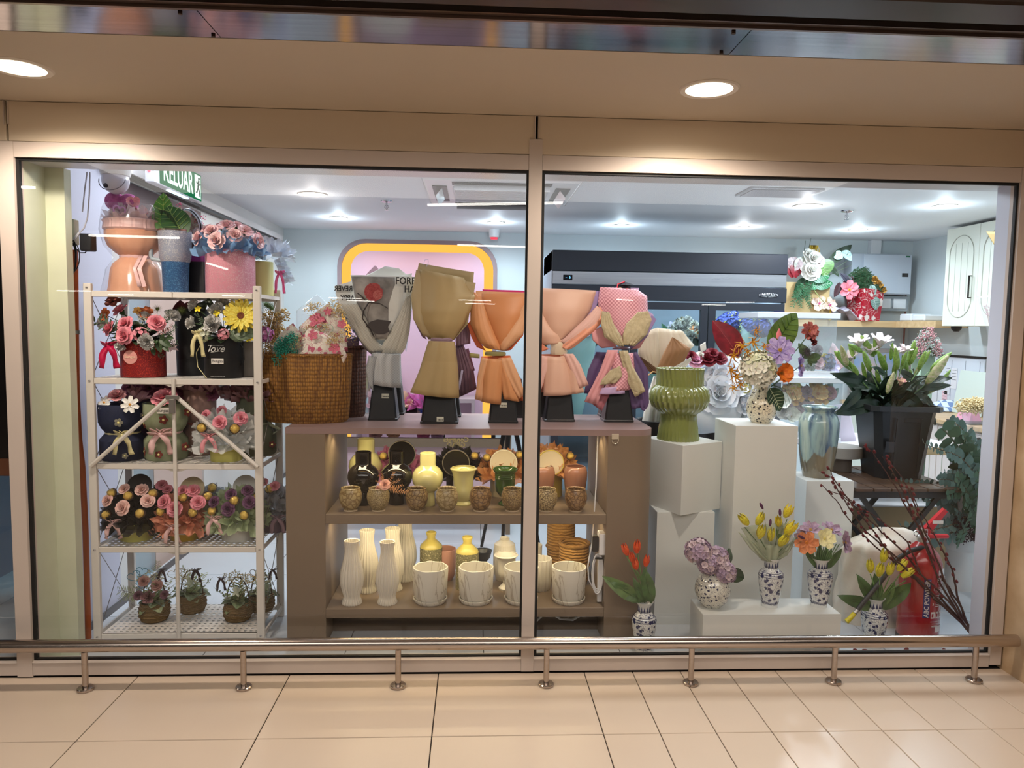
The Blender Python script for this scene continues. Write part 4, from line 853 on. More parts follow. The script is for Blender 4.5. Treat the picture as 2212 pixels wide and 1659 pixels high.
# ---------------- florist buckets and bouquets on the counter ----------------
pb_ = M('black_bucket_plastic', (24, 24, 26), .35, kind='fine', c2=(34, 34, 36), sc=5, st=.15)
def bucket(px, y, hw, hd, tw, h, label, sticker=None, ry=0):
    p = at(px, 910, y=y); t = thing('black_bucket', label, 'bucket', (p.x, y, CT), 'upturned black florist buckets'); b = B()
    def rg(a, c, z): e = a*.12; return [(-a+e, -c, z), (a-e, -c, z), (a, -c+e, z), (a, c-e, z), (a-e, c, z), (-a+e, c, z), (-a, c-e, z), (-a, -c+e, z)]
    lv = [(hw*1.05, hd*1.05, 0), (hw*1.05, hd*1.05, .008), (hw, hd, .012), (tw, tw*hd/hw, h), (tw*.9, tw*hd/hw*.9, h+.002)]
    vs = sum((rg(a, c, z) for a, c, z in lv), []); fs = [tuple(range(7, -1, -1)), tuple(range(32, 40))]+[(k*8+j, k*8+(j+1) % 8, k*8+8+(j+1) % 8, k*8+8+j) for k in range(4) for j in range(8)]
    part('shell', b.add(vs, fs), pb_, t, rot=(0, 0, ry), smooth=False)
    sl = math.atan2(hw-tw, h)
    for k in (-.33, .33): part('rib', B().box(k*hw*1.2-.004, k*hw*1.2+.004, -.0035, .002, .03, h*.8), pb_, t, (0, -hd*.93, 0), (-sl*hd/hw*.99, 0, 0), smooth=False)
    if sticker:
        sx_, sz_, wd, hh = sticker; s = part('barcode_label', B().box(-wd, wd, -.001, 0, -hh, hh), M('sticker_cream', (206, 204, 186), .5), t, (sx_, -hd*1.02+sz_*sl*hd/hw-.002, sz_), (-sl*hd/hw, 0, 0), smooth=False)
        for i in range(9): part('bar', B().box(-wd*.75+i*wd*.18, -wd*.75+i*wd*.18+wd*(.05+.05*(i % 3)), -.0016, -.001, -hh*.55, hh*.05), M('ink_dark', (40, 38, 40), .6), s, smooth=False)
    return t
yA, yK, yO, yP, yG = .60, .50, .53, .60, .60
bucket(830, yA, .066, .066, .046, .20, 'black bucket under the silver rose poster bouquet', (.012, .115, .017, .011)); bucket(845, .82, .066, .066, .046, .20, 'black bucket standing behind the silver bouquet bucket')
bucket(950, yK, .083, .07, .058, .21, 'widest black bucket, under the kraft paper bouquet', (.005, .022, .016, .011)); bucket(962, .74, .075, .06, .055, .20, 'black bucket right behind the kraft bouquet bucket')
bucket(1086, yO, .066, .06, .048, .20, 'black bucket with a tilted label under the orange bouquet', (.0, .085, .017, .011)); bucket(1105, .74, .066, .06, .046, .19, 'black bucket behind the orange bouquet bucket')
bucket(1206, yP, .070, .062, .048, .20, 'black bucket under the pale pink bouquet', None); bucket(1176, .78, .07, .06, .048, .20, 'black bucket half hidden by the mullion')
bucket(1332, yG, .068, .062, .046, .20, 'black bucket under the pink gingham bouquet', None); bucket(1322, .79, .066, .05, .05, .17, 'low black bucket at the back right of the counter')
cello = film('cellophane', 1.3, (.97, .97, .98, 1), .12, haze=.06)
def bouquet(label, px, py, y): return thing('wrapped_bouquet', label, 'bouquet', tuple(at(px, py, y=y)), 'wrapped bouquets along the counter')
# silver / rose poster bouquet
sv = M('silver_lattice_paper', (190, 192, 192), .4, kind='check', c2=(172, 176, 180), sc=170); sv2 = M('silver_beige_paper', (192, 188, 176), .45, kind='check', c2=(178, 174, 162), sc=150)
bq = bouquet('silver grey bouquet wrapped round a printed red rose poster', 832, 780, yA); L0 = bq.location
sheet(bq, 'wrap_sheet', [(724, 632, 890, 590, .02), (746, 690, 884, 680, .05), (790, 755, 870, 755, .05), (808, 770, 862, 770, .03)], .66, M('white_gauze_paper', (214, 214, 208), .6), folds=.01)
sheet(bq, 'wrap_sheet', [(832, 575, 862, 580, 0), (780, 600, 888, 600, .01), (800, 700, 880, 690, .03)], .70, M('white_gauze_paper'))
sheet(bq, 'wrap_sheet', [(809, 574, 812, 574, 0), (792, 592, 824, 590, 0), (786, 620, 840, 610, .01)], .71, M('pink_mesh_paper', (214, 176, 196), .6))
ps_ = sheet(bq, 'poster_sheet', [(757, 594, 898, 598, .02), (770, 660, 893, 655, .04), (800, 725, 872, 722, .045), (805, 735, 868, 733, .04)], .585, M('poster_white', (220, 220, 214), .5), n=18)
sheet(bq, 'printed_photo', [(759, 597, 853, 599, .015), (766, 640, 853, 640, .03), (785, 690, 853, 690, .03), (801, 730, 852, 731, .03)], .562, M('poster_grey_photo', (168, 162, 156), .5, kind='noise', c2=(120, 116, 112), sc=14, st=0), n=14)
def prt(name, pts, mat, y, r=None):   # flat print as a thin outline
    b = B(); P = [at(px, py, y=y)-L0 for px, py in pts]; c = sum(P, V())/len(P); b.add([c]+P, [(0, 1+(i+1) % len(P), 1+i) for i in range(len(P))]); return part(name, b, mat, bq, smooth=False)
prt('printed_leaf', [(790, 705), (800, 695), (815, 690), (832, 692), (845, 694), (838, 706), (842, 716), (828, 722), (812, 720), (800, 712)], M('print_dark', (62, 54, 52), .5), .527)
part('printed_stem', B().tube([at(x, y_, y=.526)-L0 for x, y_ in ((808, 728), (800, 712), (783, 688), (785, 672), (795, 655), (806, 648), (812, 640))], .003, 4), M('print_dark'), bq); part('printed_stem', B().tube([at(x, y_, y=.526)-L0 for x, y_ in ((800, 654), (820, 655), (838, 666))], .0015, 4), M('print_dark'), bq); part('printed_stem', B().tube([at(x, y_, y=.526)-L0 for x, y_ in ((790, 650), (781, 640), (772, 633))], .0025, 4), M('print_dark'), bq)
put(bq, f_rose((172, 70, 66), (150, 44, 48), 'printed_rose'), 807, 631, .524, .05, (0, -1, .05), .4, sc3=(.046, .046, .003)); put(bq, f_rose((196, 110, 104), (172, 70, 66), 'printed_rose'), 816, 637, .521, .03, (0, -1, .05), 1.6, sc3=(.024, .024, .002))
sheet(bq, 'poster_sheet', [(722, 618, 764, 606, 0), (728, 640, 766, 640, 0), (736, 668, 775, 662, 0)], .61, M('poster_white'))
def ptext(s, px, py, y, size, mir=False): o = text(s, bq, at(px, py, y=y)-L0, size, M('ink_dark'), bold=.02, sx=-.85 if mir else .85, align='LEFT'); return o
ptext('FOREVER', 854, 607, .53, .046); ptext('HAPPY', 873, 625, .525, .042); ptext('REVER', 762, 624, .60, .036, True); ptext('APPY', 766, 644, .60, .034, True)
sheet(bq, 'wrap_flap', [(736, 655, 772, 656, .0), (752, 690, 792, 690, .01), (778, 735, 812, 735, .015), (802, 762, 838, 758, .01)], .545, sv2, folds=.004)
sheet(bq, 'wrap_flap', [(878, 640, 888, 636, 0), (862, 680, 888, 672, .01), (840, 720, 885, 715, .015), (822, 752, 876, 752, .015), (824, 763, 868, 764, .01)], .54, sv2, folds=.004)
sheet(bq, 'wrap_skirt', [(804, 762, 866, 764, .03), (800, 775, 866, 780, .035), (804, 830, 868, 838, .04)], .575, sv, folds=.006, fk=3); sheet(bq, 'wrap_skirt', [(796, 768, 815, 770, .01), (790, 800, 806, 805, .01), (800, 838, 806, 845, .0)], .56, M('silver_lattice_paper'), folds=.003)
part('waist_ribbon', B().lathe([(.046, -.006), (.05, 0), (.046, .008)], 24, cap=False, sy=.8), M('silver_ribbon', (190, 188, 184), .35), bq, at(832, 763, y=.60)-L0)
part('ribbon_loop', B().tube([at(x, y_, y=.55)-L0 for x, y_ in ((850, 768), (845, 780), (850, 792), (860, 790), (855, 780))], .003, 6, None, 1, .3), M('silver_ribbon'), bq)
solid(part('cellophane', loft([(at(870, 610, y=.56)-L0, at(896, 600, y=.62)-L0, .0), (at(872, 690, y=.54)-L0, at(888, 690, y=.60)-L0, .01), (at(868, 745, y=.55)-L0, at(878, 760, y=.60)-L0, .01)], 6, .01, 4), cello, bq, smooth='all'), .0006)
# kraft paper bouquet
kf = M('kraft_paper', (176, 152, 106), .55, kind='fine', c2=(168, 144, 98), sc=6, st=.1); kf2 = M('kraft_paper_light', (184, 164, 124), .55, kind='fine', c2=(176, 156, 116), sc=6, st=.1)
bq = bouquet('tallest bouquet in plain kraft paper with a mauve ribbon', 954, 735, yK)
sheet(bq, 'wrap_back', [(905, 568, 1024, 588, -.02), (890, 640, 1020, 640, -.06), (910, 700, 1010, 700, -.06), (925, 733, 982, 733, -.03)], .52, kf2)
sheet(bq, 'wrap_sheet', [(899, 583, 922, 586, .0), (888, 640, 930, 640, .02), (893, 690, 930, 700, .03), (915, 726, 940, 730, .02)], .505, kf2)
sheet(bq, 'wrap_front', [(906, 582, 1002, 600, .02), (900, 640, 1026, 640, .06), (898, 672, 1016, 672, .075), (906, 700, 1003, 702, .07), (922, 722, 986, 726, .05), (928, 732, 980, 735, .035)], .505, kf, folds=.003, fk=3)
sheet(bq, 'wrap_flap', [(1006, 608, 1028, 611, 0), (1004, 640, 1022, 640, .0), (1000, 672, 1014, 672, .0)], .50, kf2)
part('waist_ribbon', B().lathe([(.048, -.009), (.052, 0), (.048, .010)], 24, cap=False, sy=.75), M('mauve_satin', (150, 122, 136), .35), bq, at(954, 734, y=.50)-bq.location)
sheet(bq, 'wrap_skirt', [(926, 736, 982, 738, .04), (922, 748, 984, 750, .045), (906, 800, 990, 800, .055), (886, 848, 992, 860, .06)], .50, kf, folds=.004, fk=4)
sheet(bq, 'wrap_skirt', [(926, 736, 982, 738, -.03), (900, 830, 990, 840, -.06)], .52, kf2)
mv = M('mauve_paper', (112, 82, 98), .6)
sheet(bq, 'mauve_sheet', [(985, 716, 1010, 690, 0), (984, 735, 1016, 720, 0), (985, 748, 1016, 742, .01)], .56, mv, folds=.004); sheet(bq, 'mauve_sheet', [(984, 745, 1000, 742, .0), (990, 800, 1022, 795, .01), (992, 858, 1030, 840, .01)], .57, mv, folds=.006); sheet(bq, 'mauve_sheet', [(894, 665, 903, 672, 0), (898, 700, 912, 712, 0), (912, 728, 922, 734, 0)], .57, mv)
sheet(bq, 'pink_sheet', [(996, 760, 1012, 752, 0), (1010, 810, 1026, 800, 0)], .62, M('dusty_pink_paper', (150, 110, 130), .6))
part('ribbon_loop', B().tube([at(x, y_, y=.52)-bq.location for x, y_ in ((914, 572), (918, 561), (925, 560), (925, 568), (921, 576))], .004, 6, None, 1, .25), M('lilac_satin', (176, 170, 200), .3), bq)
solid(part('ribbon_tail', loft([(at(996, 800, y=.5)-bq.location, at(1001, 800, y=.5)-bq.location, 0), (at(988, 840, y=.5)-bq.location, at(993, 842, y=.5)-bq.location, 0)], 3), M('lilac_satin'), bq), .0008)
# orange bouquet
om = M('apricot_paper', (214, 150, 100), .5, kind='fine', c2=(206, 142, 92), sc=6, st=.08); om2 = M('apricot_paper_pale', (222, 168, 126), .5, kind='fine', c2=(214, 160, 118), sc=6, st=.08); od = M('deep_orange_paper', (222, 112, 62), .5)
bq = bouquet('apricot orange bouquet with a magenta inner sheet and olive ribbon', 1080, 765, yO)
sheet(bq, 'magenta_sheet', [(1042, 625, 1136, 628, .0), (1046, 645, 1136, 645, -.02)], .60, M('magenta_paper', (196, 30, 120), .5))
sheet(bq, 'wrap_back', [(1028, 628, 1140, 632, -.02), (1020, 690, 1142, 690, -.05), (1050, 745, 1110, 745, -.04)], .57, om2)
sheet(bq, 'inner_wrap', [(1040, 634, 1142, 636, .02), (1042, 680, 1142, 680, .05), (1060, 725, 1118, 725, .05), (1072, 752, 1095, 752, .03)], .545, M('orange_inner_paper', (208, 138, 88), .5))
sheet(bq, 'wrap_front', [(1022, 628, 1042, 648, .0), (1016, 660, 1056, 690, .015), (1016, 700, 1074, 728, .03), (1034, 738, 1084, 748, .035), (1050, 752, 1088, 758, .02)], .525, om, folds=.002)
sheet(bq, 'wrap_front', [(1132, 658, 1140, 655, 0), (1108, 690, 1136, 695, .01), (1084, 722, 1130, 722, .03), (1078, 745, 1108, 745, .03), (1080, 755, 1092, 758, .02)], .52, om2, folds=.002)
sheet(bq, 'orange_edge', [(1010, 700, 1018, 690, 0), (1018, 728, 1034, 735, 0), (1030, 750, 1050, 758, 0)], .55, od); sheet(bq, 'orange_edge', [(1126, 690, 1138, 676, 0), (1112, 735, 1130, 725, 0), (1092, 758, 1104, 756, 0)], .55, od)
b = B().lathe([(.047, -.009), (.05, 0), (.047, .009)], 24, cap=False, sy=.75); part('waist_ribbon', b, M('olive_satin', (146, 138, 86), .35), bq, at(1070, 764, y=.53)-bq.location)
solid(part('ribbon_tail', loft([(at(1014, 762, y=.48)-bq.location, at(1014, 772, y=.48)-bq.location, 0), (at(1036, 765, y=.475)-bq.location, at(1036, 774, y=.475)-bq.location, 0)], 2), M('olive_satin'), bq), .0008)
sheet(bq, 'wrap_skirt', [(1040, 770, 1102, 768, -.01), (1030, 820, 1125, 820, -.04), (1040, 868, 1130, 866, -.05)], .56, od, folds=.005)
for i, r in enumerate(([(1040, 772, 1066, 776, .01), (1034, 800, 1062, 800, .01), (1026, 862, 1044, 868, .0)], [(1050, 774, 1090, 776, .02), (1044, 810, 1086, 810, .025), (1042, 868, 1082, 874, .02)], [(1076, 774, 1104, 772, .01), (1090, 812, 1120, 808, .01), (1122, 862, 1134, 850, .0)], [(1068, 776, 1090, 776, .01), (1080, 820, 1108, 820, .015), (1088, 862, 1122, 868, .01)])):
    sheet(bq, 'wrap_skirt', r, .53-.004*i+(.01 if i == 3 else 0), (om2, om, om2, om)[i], folds=.003, fk=2, ph=i)
# pale pink bouquet
pm1 = M('pale_peach_paper', (226, 182, 158), .5, kind='fine', c2=(220, 176, 152), sc=6, st=.08); pm2 = M('blush_paper', (230, 186, 174), .5, kind='fine', c2=(224, 178, 166), sc=6, st=.08); pd = M('coral_paper', (230, 142, 108), .5); lil = M('lilac_paper', (150, 128, 176), .5)
bq = bouquet('pale peach pink bouquet right of the window mullion', 1205, 748, yP)
sheet(bq, 'lilac_sheet', [(1280, 630, 1296, 628, 0), (1270, 660, 1292, 650, .0), (1262, 700, 1282, 680, .0)], .63, lil)
sheet(bq, 'wrap_back', [(1150, 620, 1290, 630, -.02), (1150, 690, 1275, 690, -.06), (1180, 735, 1230, 738, -.04)], .64, pm2)
sheet(bq, 'inner_wrap', [(1150, 622, 1288, 628, .03), (1152, 670, 1276, 670, .055), (1170, 710, 1250, 710, .05), (1190, 735, 1218, 735, .03)], .61, pm1, folds=.004, fk=2)
sheet(bq, 'wrap_front', [(1142, 655, 1168, 668, 0), (1142, 690, 1190, 700, .02), (1150, 725, 1214, 722, .03), (1172, 745, 1220, 742, .02)], .59, pm1)
sheet(bq, 'coral_flap', [(1288, 665, 1296, 662, 0), (1268, 690, 1310, 685, .01), (1240, 720, 1284, 715, .02), (1212, 742, 1240, 750, .01), (1212, 750, 1228, 756, .01)], .58, M('coral_pale', (236, 164, 134), .5), folds=.004, fk=2)
sheet(bq, 'coral_flap', [(1290, 660, 1300, 672, .0), (1262, 690, 1290, 700, .01), (1232, 718, 1252, 728, .01), (1212, 738, 1222, 746, .0)], .572, pm2, folds=.002); sheet(bq, 'coral_flap', [(1142, 735, 1150, 730, 0), (1152, 748, 1170, 742, 0), (1170, 760, 1186, 754, 0)], .585, pd)
part('waist_knot', B().lathe([(.036, -.03), (.040, -.016), (.036, 0), (.040, .02), (.034, .03)], 24, (9, .05, 0), cap=False, sy=.8), M('cream_satin', (216, 196, 168), .4), bq, at(1207, 752, y=.60)-bq.location)
for i, r in enumerate(([(1166, 768, 1196, 770, .01), (1158, 800, 1186, 800, .015), (1142, 860, 1160, 862, .0)], [(1180, 770, 1222, 770, .02), (1176, 810, 1232, 810, .03), (1174, 855, 1236, 852, .03)], [(1216, 764, 1238, 764, .01), (1228, 790, 1254, 788, .01), (1252, 838, 1272, 832, .0)], [(1210, 768, 1240, 770, .01), (1222, 810, 1254, 810, .01), (1228, 852, 1262, 848, .01)])):
    sheet(bq, 'wrap_skirt', r, .59-.004*i+(.012 if i == 3 else 0), (pm2, pm1, pm2, pm1)[i], folds=.003, fk=2, ph=i)
sheet(bq, 'wrap_skirt', [(1170, 765, 1238, 765, -.02), (1150, 850, 1262, 845, -.05)], .63, pd)
# pink gingham bouquet
gm = M('pink_gingham_paper', (232, 176, 186), .5, kind='check', c2=(196, 128, 140), sc=120); cr = M('crinkled_cream_paper', (198, 184, 150), .7, kind='noise', c2=(184, 170, 136), sc=40, st=1.2); pl_ = M('plum_paper', (96, 76, 118), .5)
bq = bouquet('pink gingham bouquet with crinkled cream sheets and lilac ribbon', 1345, 755, yG)
sheet(bq, 'lilac_sheet', [(1330, 620, 1380, 622, -.01), (1330, 660, 1385, 660, -.02), (1360, 700, 1412, 680, .0), (1366, 730, 1400, 725, .0)], .66, M('pale_lilac_paper', (196, 170, 210), .5))
sheet(bq, 'gingham_front', [(1296, 620, 1376, 625, .01), (1292, 650, 1398, 640, .04), (1295, 690, 1400, 690, .05), (1310, 720, 1385, 722, .05), (1330, 745, 1362, 745, .03)], .615, gm, folds=.003, fk=2)
sheet(bq, 'crinkled_flap', [(1300, 672, 1316, 674, 0), (1298, 700, 1326, 700, .01), (1305, 728, 1342, 726, .015), (1336, 748, 1348, 748, .01)], .575, cr, folds=.006, fk=5); sheet(bq, 'crinkled_flap', [(1378, 674, 1400, 672, 0), (1352, 700, 1408, 690, .01), (1345, 725, 1398, 722, .02), (1346, 745, 1370, 748, .01)], .575, cr, folds=.006, fk=5)
sheet(bq, 'pink_side', [(1278, 715, 1300, 705, 0), (1280, 735, 1312, 725, .01), (1300, 752, 1332, 748, .01)], .58, M('soft_pink_paper', (224, 160, 164), .5)); sheet(bq, 'pink_side', [(1374, 740, 1400, 722, 0), (1362, 756, 1382, 752, 0)], .58, M('soft_pink_paper'))
sheet(bq, 'lilac_edge', [(1408, 680, 1418, 690, 0), (1385, 718, 1396, 730, 0), (1358, 746, 1364, 754, 0)], .57, lil)
b = B().lathe([(.040, -.006), (.044, 0), (.040, .007)], 24, cap=False, sy=.8); part('waist_ribbon', b, M('mauve_satin'), bq, at(1342, 752, y=.60)-bq.location)
for i, (r, m_, y_) in enumerate((([(1288, 760, 1330, 762, .0), (1270, 800, 1310, 800, .0), (1262, 850, 1290, 850, .0)], pl_, .63), ([(1355, 765, 1375, 760, .0), (1372, 810, 1400, 800, .0), (1385, 885, 1402, 870, .0), (1392, 888, 1398, 880, 0)], pl_, .60),
    ([(1312, 756, 1336, 756, .01), (1296, 800, 1318, 800, .01), (1262, 868, 1290, 874, .0)], M('soft_pink_paper'), .585), ([(1325, 762, 1368, 762, .02), (1318, 820, 1372, 810, .03), (1300, 845, 1362, 842, .03)], gm, .595), ([(1318, 800, 1340, 790, .0), (1300, 820, 1344, 812, .01), (1295, 832, 1330, 828, .0)], cr, .565), ([(1336, 757, 1356, 757, .01), (1345, 790, 1366, 790, .01), (1358, 830, 1386, 825, .01), (1372, 858, 1394, 845, 0)], cr, .57), ([(1300, 838, 1348, 832, .02), (1294, 852, 1350, 850, .02)], M('pale_lilac_paper'), .58), ([(1352, 840, 1376, 830, .0), (1360, 884, 1400, 878, .01)], pl_, .61), ([(1288, 850, 1320, 846, .0), (1278, 872, 1300, 888, 0)], M('dusky_pink_paper', (176, 108, 118), .5), .60))):
    sheet(bq, 'wrap_skirt', r, y_, m_, folds=.004, fk=2, ph=i)
gc = thing('graduation_cap', 'small black cap with a red ribbon on top of the gingham bouquet', 'cap', tuple(at(1348, 628, y=.66)))
part('cap_top', B().add([(-.045, 0, .03), (0, -.05, .024), (.05, 0, .028), (0, .05, .034), (0, 0, .045)], [(0, 1, 4), (1, 2, 4), (2, 3, 4), (3, 0, 4), (3, 2, 1, 0)]), M('black_felt', (24, 26, 34), .9), gc, smooth=False); part('cap_band', B().lathe([(.032, 0), (.03, .027)], 20), M('black_felt'), gc)
part('red_bow', B().ball((.008, -.035, .0), .018, 8, 0, .6), M('bright_red', (222, 40, 60), .5), gc); part('tassel', B().tube([(-.0, -.01, .043), (-.035, -.02, .03), (-.042, -.03, 0)], .003, 5), M('bright_red'), gc); part('bear_ear', B().ball((-.025, -.03, .0), .014, 8), M('tan_plush', (200, 150, 100), .9), gc)
# ---------------- rack contents ----------------
glit = lambda n_, c, c2: M(n_, c, .4, kind='glitter', c2=c2)
WR = (238, 196, 196); PINK = (232, 138, 160); GOLD = f_gold
ribp = M('pale_pink_satin', (226, 186, 184), .3); inkd = M('ink_dark'); lbl = M('label_white', (226, 222, 214), .6)
RZ = RT_
def gift(name, label, px, y, lev, cat='flower box', grp='flower gifts on the white rack'): p = at(px, 900, y=y); return thing(name, label, cat, (p.x, y, RZ[lev]), grp)
def xof(px, py, y, t): return at(px, py, y=y)-t.location
# -- top level --
t = gift('wrapped_bouquet', 'peach paper wrapped posy under clear film with a pink fluffy heart on top', 300, .47, 0, 'bouquet')
pe = M('peach_wrap', (222, 160, 122), .5, kind='noise', c2=(212, 148, 110), sc=12, st=.5); s_ = S(1, .47)
part('lower_wrap', B().lathe([(.001, 0), (.113, 0), (.108, .02), (.098, .10), (.088, .125), (.062, .148), (.058, .158)], 48, (14, .02, 0), cap=False), pe, t)
part('upper_wrap', B().lathe([(.058, .160), (.075, .172), (.105, .20), (.118, .235), (.118, .265), (.112, .27), (.10, .262)], 48, (14, .02, 0), cap=False), pe, t)
part('pleated_collar', B().lathe([(.108, .262), (.124, .275), (.120, .30), (.126, .312), (.112, .318), (.09, .30)], 96, (40, .02, 0), cap=False), M('pink_pleated_paper', (220, 178, 172), .55), t)
part('ribbon_belt', B().lathe([(.060, .148), (.063, .155), (.060, .166)], 36, cap=False), ribp, t)
part('ribbon_tail', solid(part('ribbon_tail', loft([(V((.045, -.06, .16)), V((.06, -.055, .16)), 0), (V((.04, -.115, .10)), V((.055, -.11, .10)), 0), (V((.06, -.115, .02)), V((.075, -.11, .025)), 0)], 4), ribp, t, smooth='all'), .0006).data, None, t, (.02, 0, 0))
for k in range(7): part('tulle_ruffle', f_tulle((232, 206, 206), .7, k % 3), None, t, (.06*cos(k*.9), .05*sin(k*.9), .29), rot_to((cos(k*.9)*.6, sin(k*.9)*.6, 1), k), scale=.075)
part('plush_heart', B().ball((-.03, 0, .025), .042, 14).ball((.03, 0, .02), .04, 14).ball((0, 0, -.01), .045, 14, 0, 1.1), M('magenta_plush', (206, 112, 170), .95, kind='noise', c2=(180, 86, 146), sc=60, st=1), t, xof(264, 448, .47, t))
hp = [(.026*sin(a)**3, -.02, .0022*(13*cos(a)-5*cos(2*a)-2*cos(3*a)-cos(4*a))*.8) for a in (i*2*pi/30 for i in range(31))]
part('heart_outline', B().tube(hp, .004, 6), M('pink_tinsel', (226, 160, 214), .3, .3), t, xof(262, 458, .42, t), (0, .25, 0))
for px, py, a in ((290, 446, .2), (300, 470, -.5), (320, 480, .9), (250, 480, -.8)): put(t, f_open((236, 158, 166), 4, nm='large_petal', W=.9, tilt=.9, cs=.05), px, py, .45, .042, (a, -.8, .6))
part('film_wrap', B().lathe([(.135, 0), (.118, .10), (.085, .15), (.12, .20), (.135, .27), (.128, .36), (.115, .38)], 28, (5, .05, 6), cap=False), film('cellophane'), t)
# tumbler
t = gift('tumbler', 'glittery silver to blue tumbler with a loop handle holding veined green leaves', 386, .44, 0, 'tumbler')
part('upper_body', B().lathe([(.058, .135), (.064, .148), (.066, .165), (.069, .262), (.069, .268), (.066, .268), (.063, .16), (.05, .14)], 48, cap=False), glit('silver_glitter', (146, 152, 172), (226, 226, 226)), t)
part('lower_body', B().lathe([(.001, 0), (.050, 0), (.052, .004), (.057, .132), (.058, .135)], 48, cap=False), glit('blue_glitter', (40, 88, 138), (120, 170, 214)), t)
part('rim', B().lathe([(.069, .268), (.070, .275), (.067, .276), (.065, .268)], 40, cap=False), M('steel_rim', (180, 170, 160), .25, 1), t)
part('handle', B().tube([(-.060, 0, .245), (-.095, 0, .247), (-.104, 0, .235), (-.106, 0, .16), (-.100, 0, .148), (-.062, 0, .142)], .0085, 10), M('pale_blue_handle', (168, 182, 192), .4), t)
lt_ = f_leaf((58, 112, 46), W=.55, vein=(176, 206, 120), nm='veined_leaf'); ld = f_leaf((44, 78, 44), W=.7, vein=(96, 130, 84), nm='dark_leaf'); lb = f_leaf((98, 164, 52), W=.52, vein=(196, 224, 120), nm='bright_leaf')
leafput(t, lb, 360, 508, .43, 343, 411, .44, .95); leafput(t, lt_, 398, 512, .41, 358, 440, .41, 1.35, .2); leafput(t, ld, 385, 506, .42, 321, 456, .43, .9, -.3)
# lid arrangement behind
t = gift('flower_box', 'tall black box with magenta band and tilted jar lid behind the tumbler', 432, .56, 0)
part('box', B().box(-.05, .05, -.05, .05, 0, .17, bev=.003), M('satin_black', (22, 20, 24), .4), t, smooth=False); part('band', B().box(-.0515, .0515, -.0515, .0515, .145, .185, bev=.002), M('magenta_band', (150, 50, 140), .4), t, smooth=False)
part('jar_lid', B().lathe([(.055, 0), (.058, .004), (.058, .02), (.05, .026), (.001, .026)], 36, cap=False), M('clear_lid', (196, 206, 220), .12, .3), t, xof(408, 480, .52, t), (-.9, .75, 0)); part('lid_seal', B().ring(.056, .0605, .006, .010), blackm, t, xof(408, 480, .52, t), (-.9, .75, 0))
for i in range(9): put(t, f_tulle((232, 208, 204), .8, i % 2), 395+i*6, 462+8*((i*3) % 5)+i*4, .54, .035, (.3*(i-4)/4, -1, .3))
for i in range(8): put(t, f_gyp((226, 70, 130), 14, 1, .14, 'pink_berries', (150, 60, 90)), (388, 418, 430, 436, 440, 446, 420, 450)[i], (443, 462, 480, 488, 470, 500, 478, 492)[i], .53, .014)
leafput(t, f_leaf((84, 44, 56), W=.4, nm='plum_leaf'), 410, 548, .50, 445, 500, .5); leafput(t, f_leaf((84, 44, 56), W=.4, nm='plum_leaf'), 455, 520, .52, 468, 490, .52)
def tring(t, cen, r, n, mat, s_, up=.5, ry=.75, ph=0):
    for k in range(n): a = 2*pi*k/n+ph; part('tulle_ruffle', mat(k), None, t, (cen[0]+r*cos(a), cen[1]+r*sin(a)*ry, cen[2]), rot_to((cos(a), sin(a), up), k*1.7), scale=s_*rnd.uniform(.9, 1.15))
def dome(t, cen, r, h, mesh, n, s_, ry=.8, z0=.1, names=None):
    """flowers over a dome, facing out, only where the photo could show them"""
    for k in range(n):
        z = 1-(1-z0)*(k+.5)/n; a = k*2.4; q = math.sqrt(max(0, 1-z*z)); d = V((q*cos(a), q*sin(a), z)); me = mesh(k) if callable(mesh) else mesh
        part(me.name.split('.')[0], me, None, t, V(cen)+V((d.x*r, d.y*r*ry, d.z*h)), rot_to(d+V((0, -.1, .1)), k), scale=s_*rnd.uniform(.9, 1.1))
# pink glitter cylinder
t = gift('flower_box', 'large pink glitter cylinder filled with pale pink roses over blue tulle', 503, .43, 0)
part('box', B().lathe([(.001, 0), (.103, 0), (.1045, .003), (.1045, .188)], 56), glit('pink_glitter', (226, 150, 168), (250, 214, 220)), t)
tring(t, (0, 0, .185), .075, 13, lambda k: f_tulle((126, 166, 206), .8, k % 3), .072, .35, .9)
dome(t, (0, 0, .205), .125, .085, lambda k: f_rose((238, 188, 194), (250, 222, 220)), 17, .040, .9, .05)
put(t, f_open((240, 236, 226), 9, None, (206, 160, 40), .1, .35, nm='daisy', cs=.2), 512, 498, .38, .016, (.1, -.5, 1)); put(t, f_open((240, 236, 226), 9, None, (206, 160, 40), .1, .35, nm='daisy', cs=.2), 484, 506, .36, .014, (-.2, -.7, .8))
t = gift('flower_box', 'pale yellow box with white tulle at the right rear of the rack top', 566, .58, 0)
part('box', B().lathe([(.001, 0), (.058, 0), (.058, .155)], 40), M('pale_yellow_card', (212, 206, 140), .5), t)
tring(t, (0.02, 0, .18), .05, 10, lambda k: f_tulle((216, 226, 240), .7, k % 3), .075, .5)
for i in range(5): part('tulle_ruffle', f_tulle((216, 226, 240), .7, i % 3), None, t, (.07+.01*i, -.03, .16-.02*i), rot_to((1, -.3, -.2)), scale=.045)
bow(t, (.105, -.06, .10), .035, M('hot_pink_satin', (236, 100, 160), .3), 2.6)
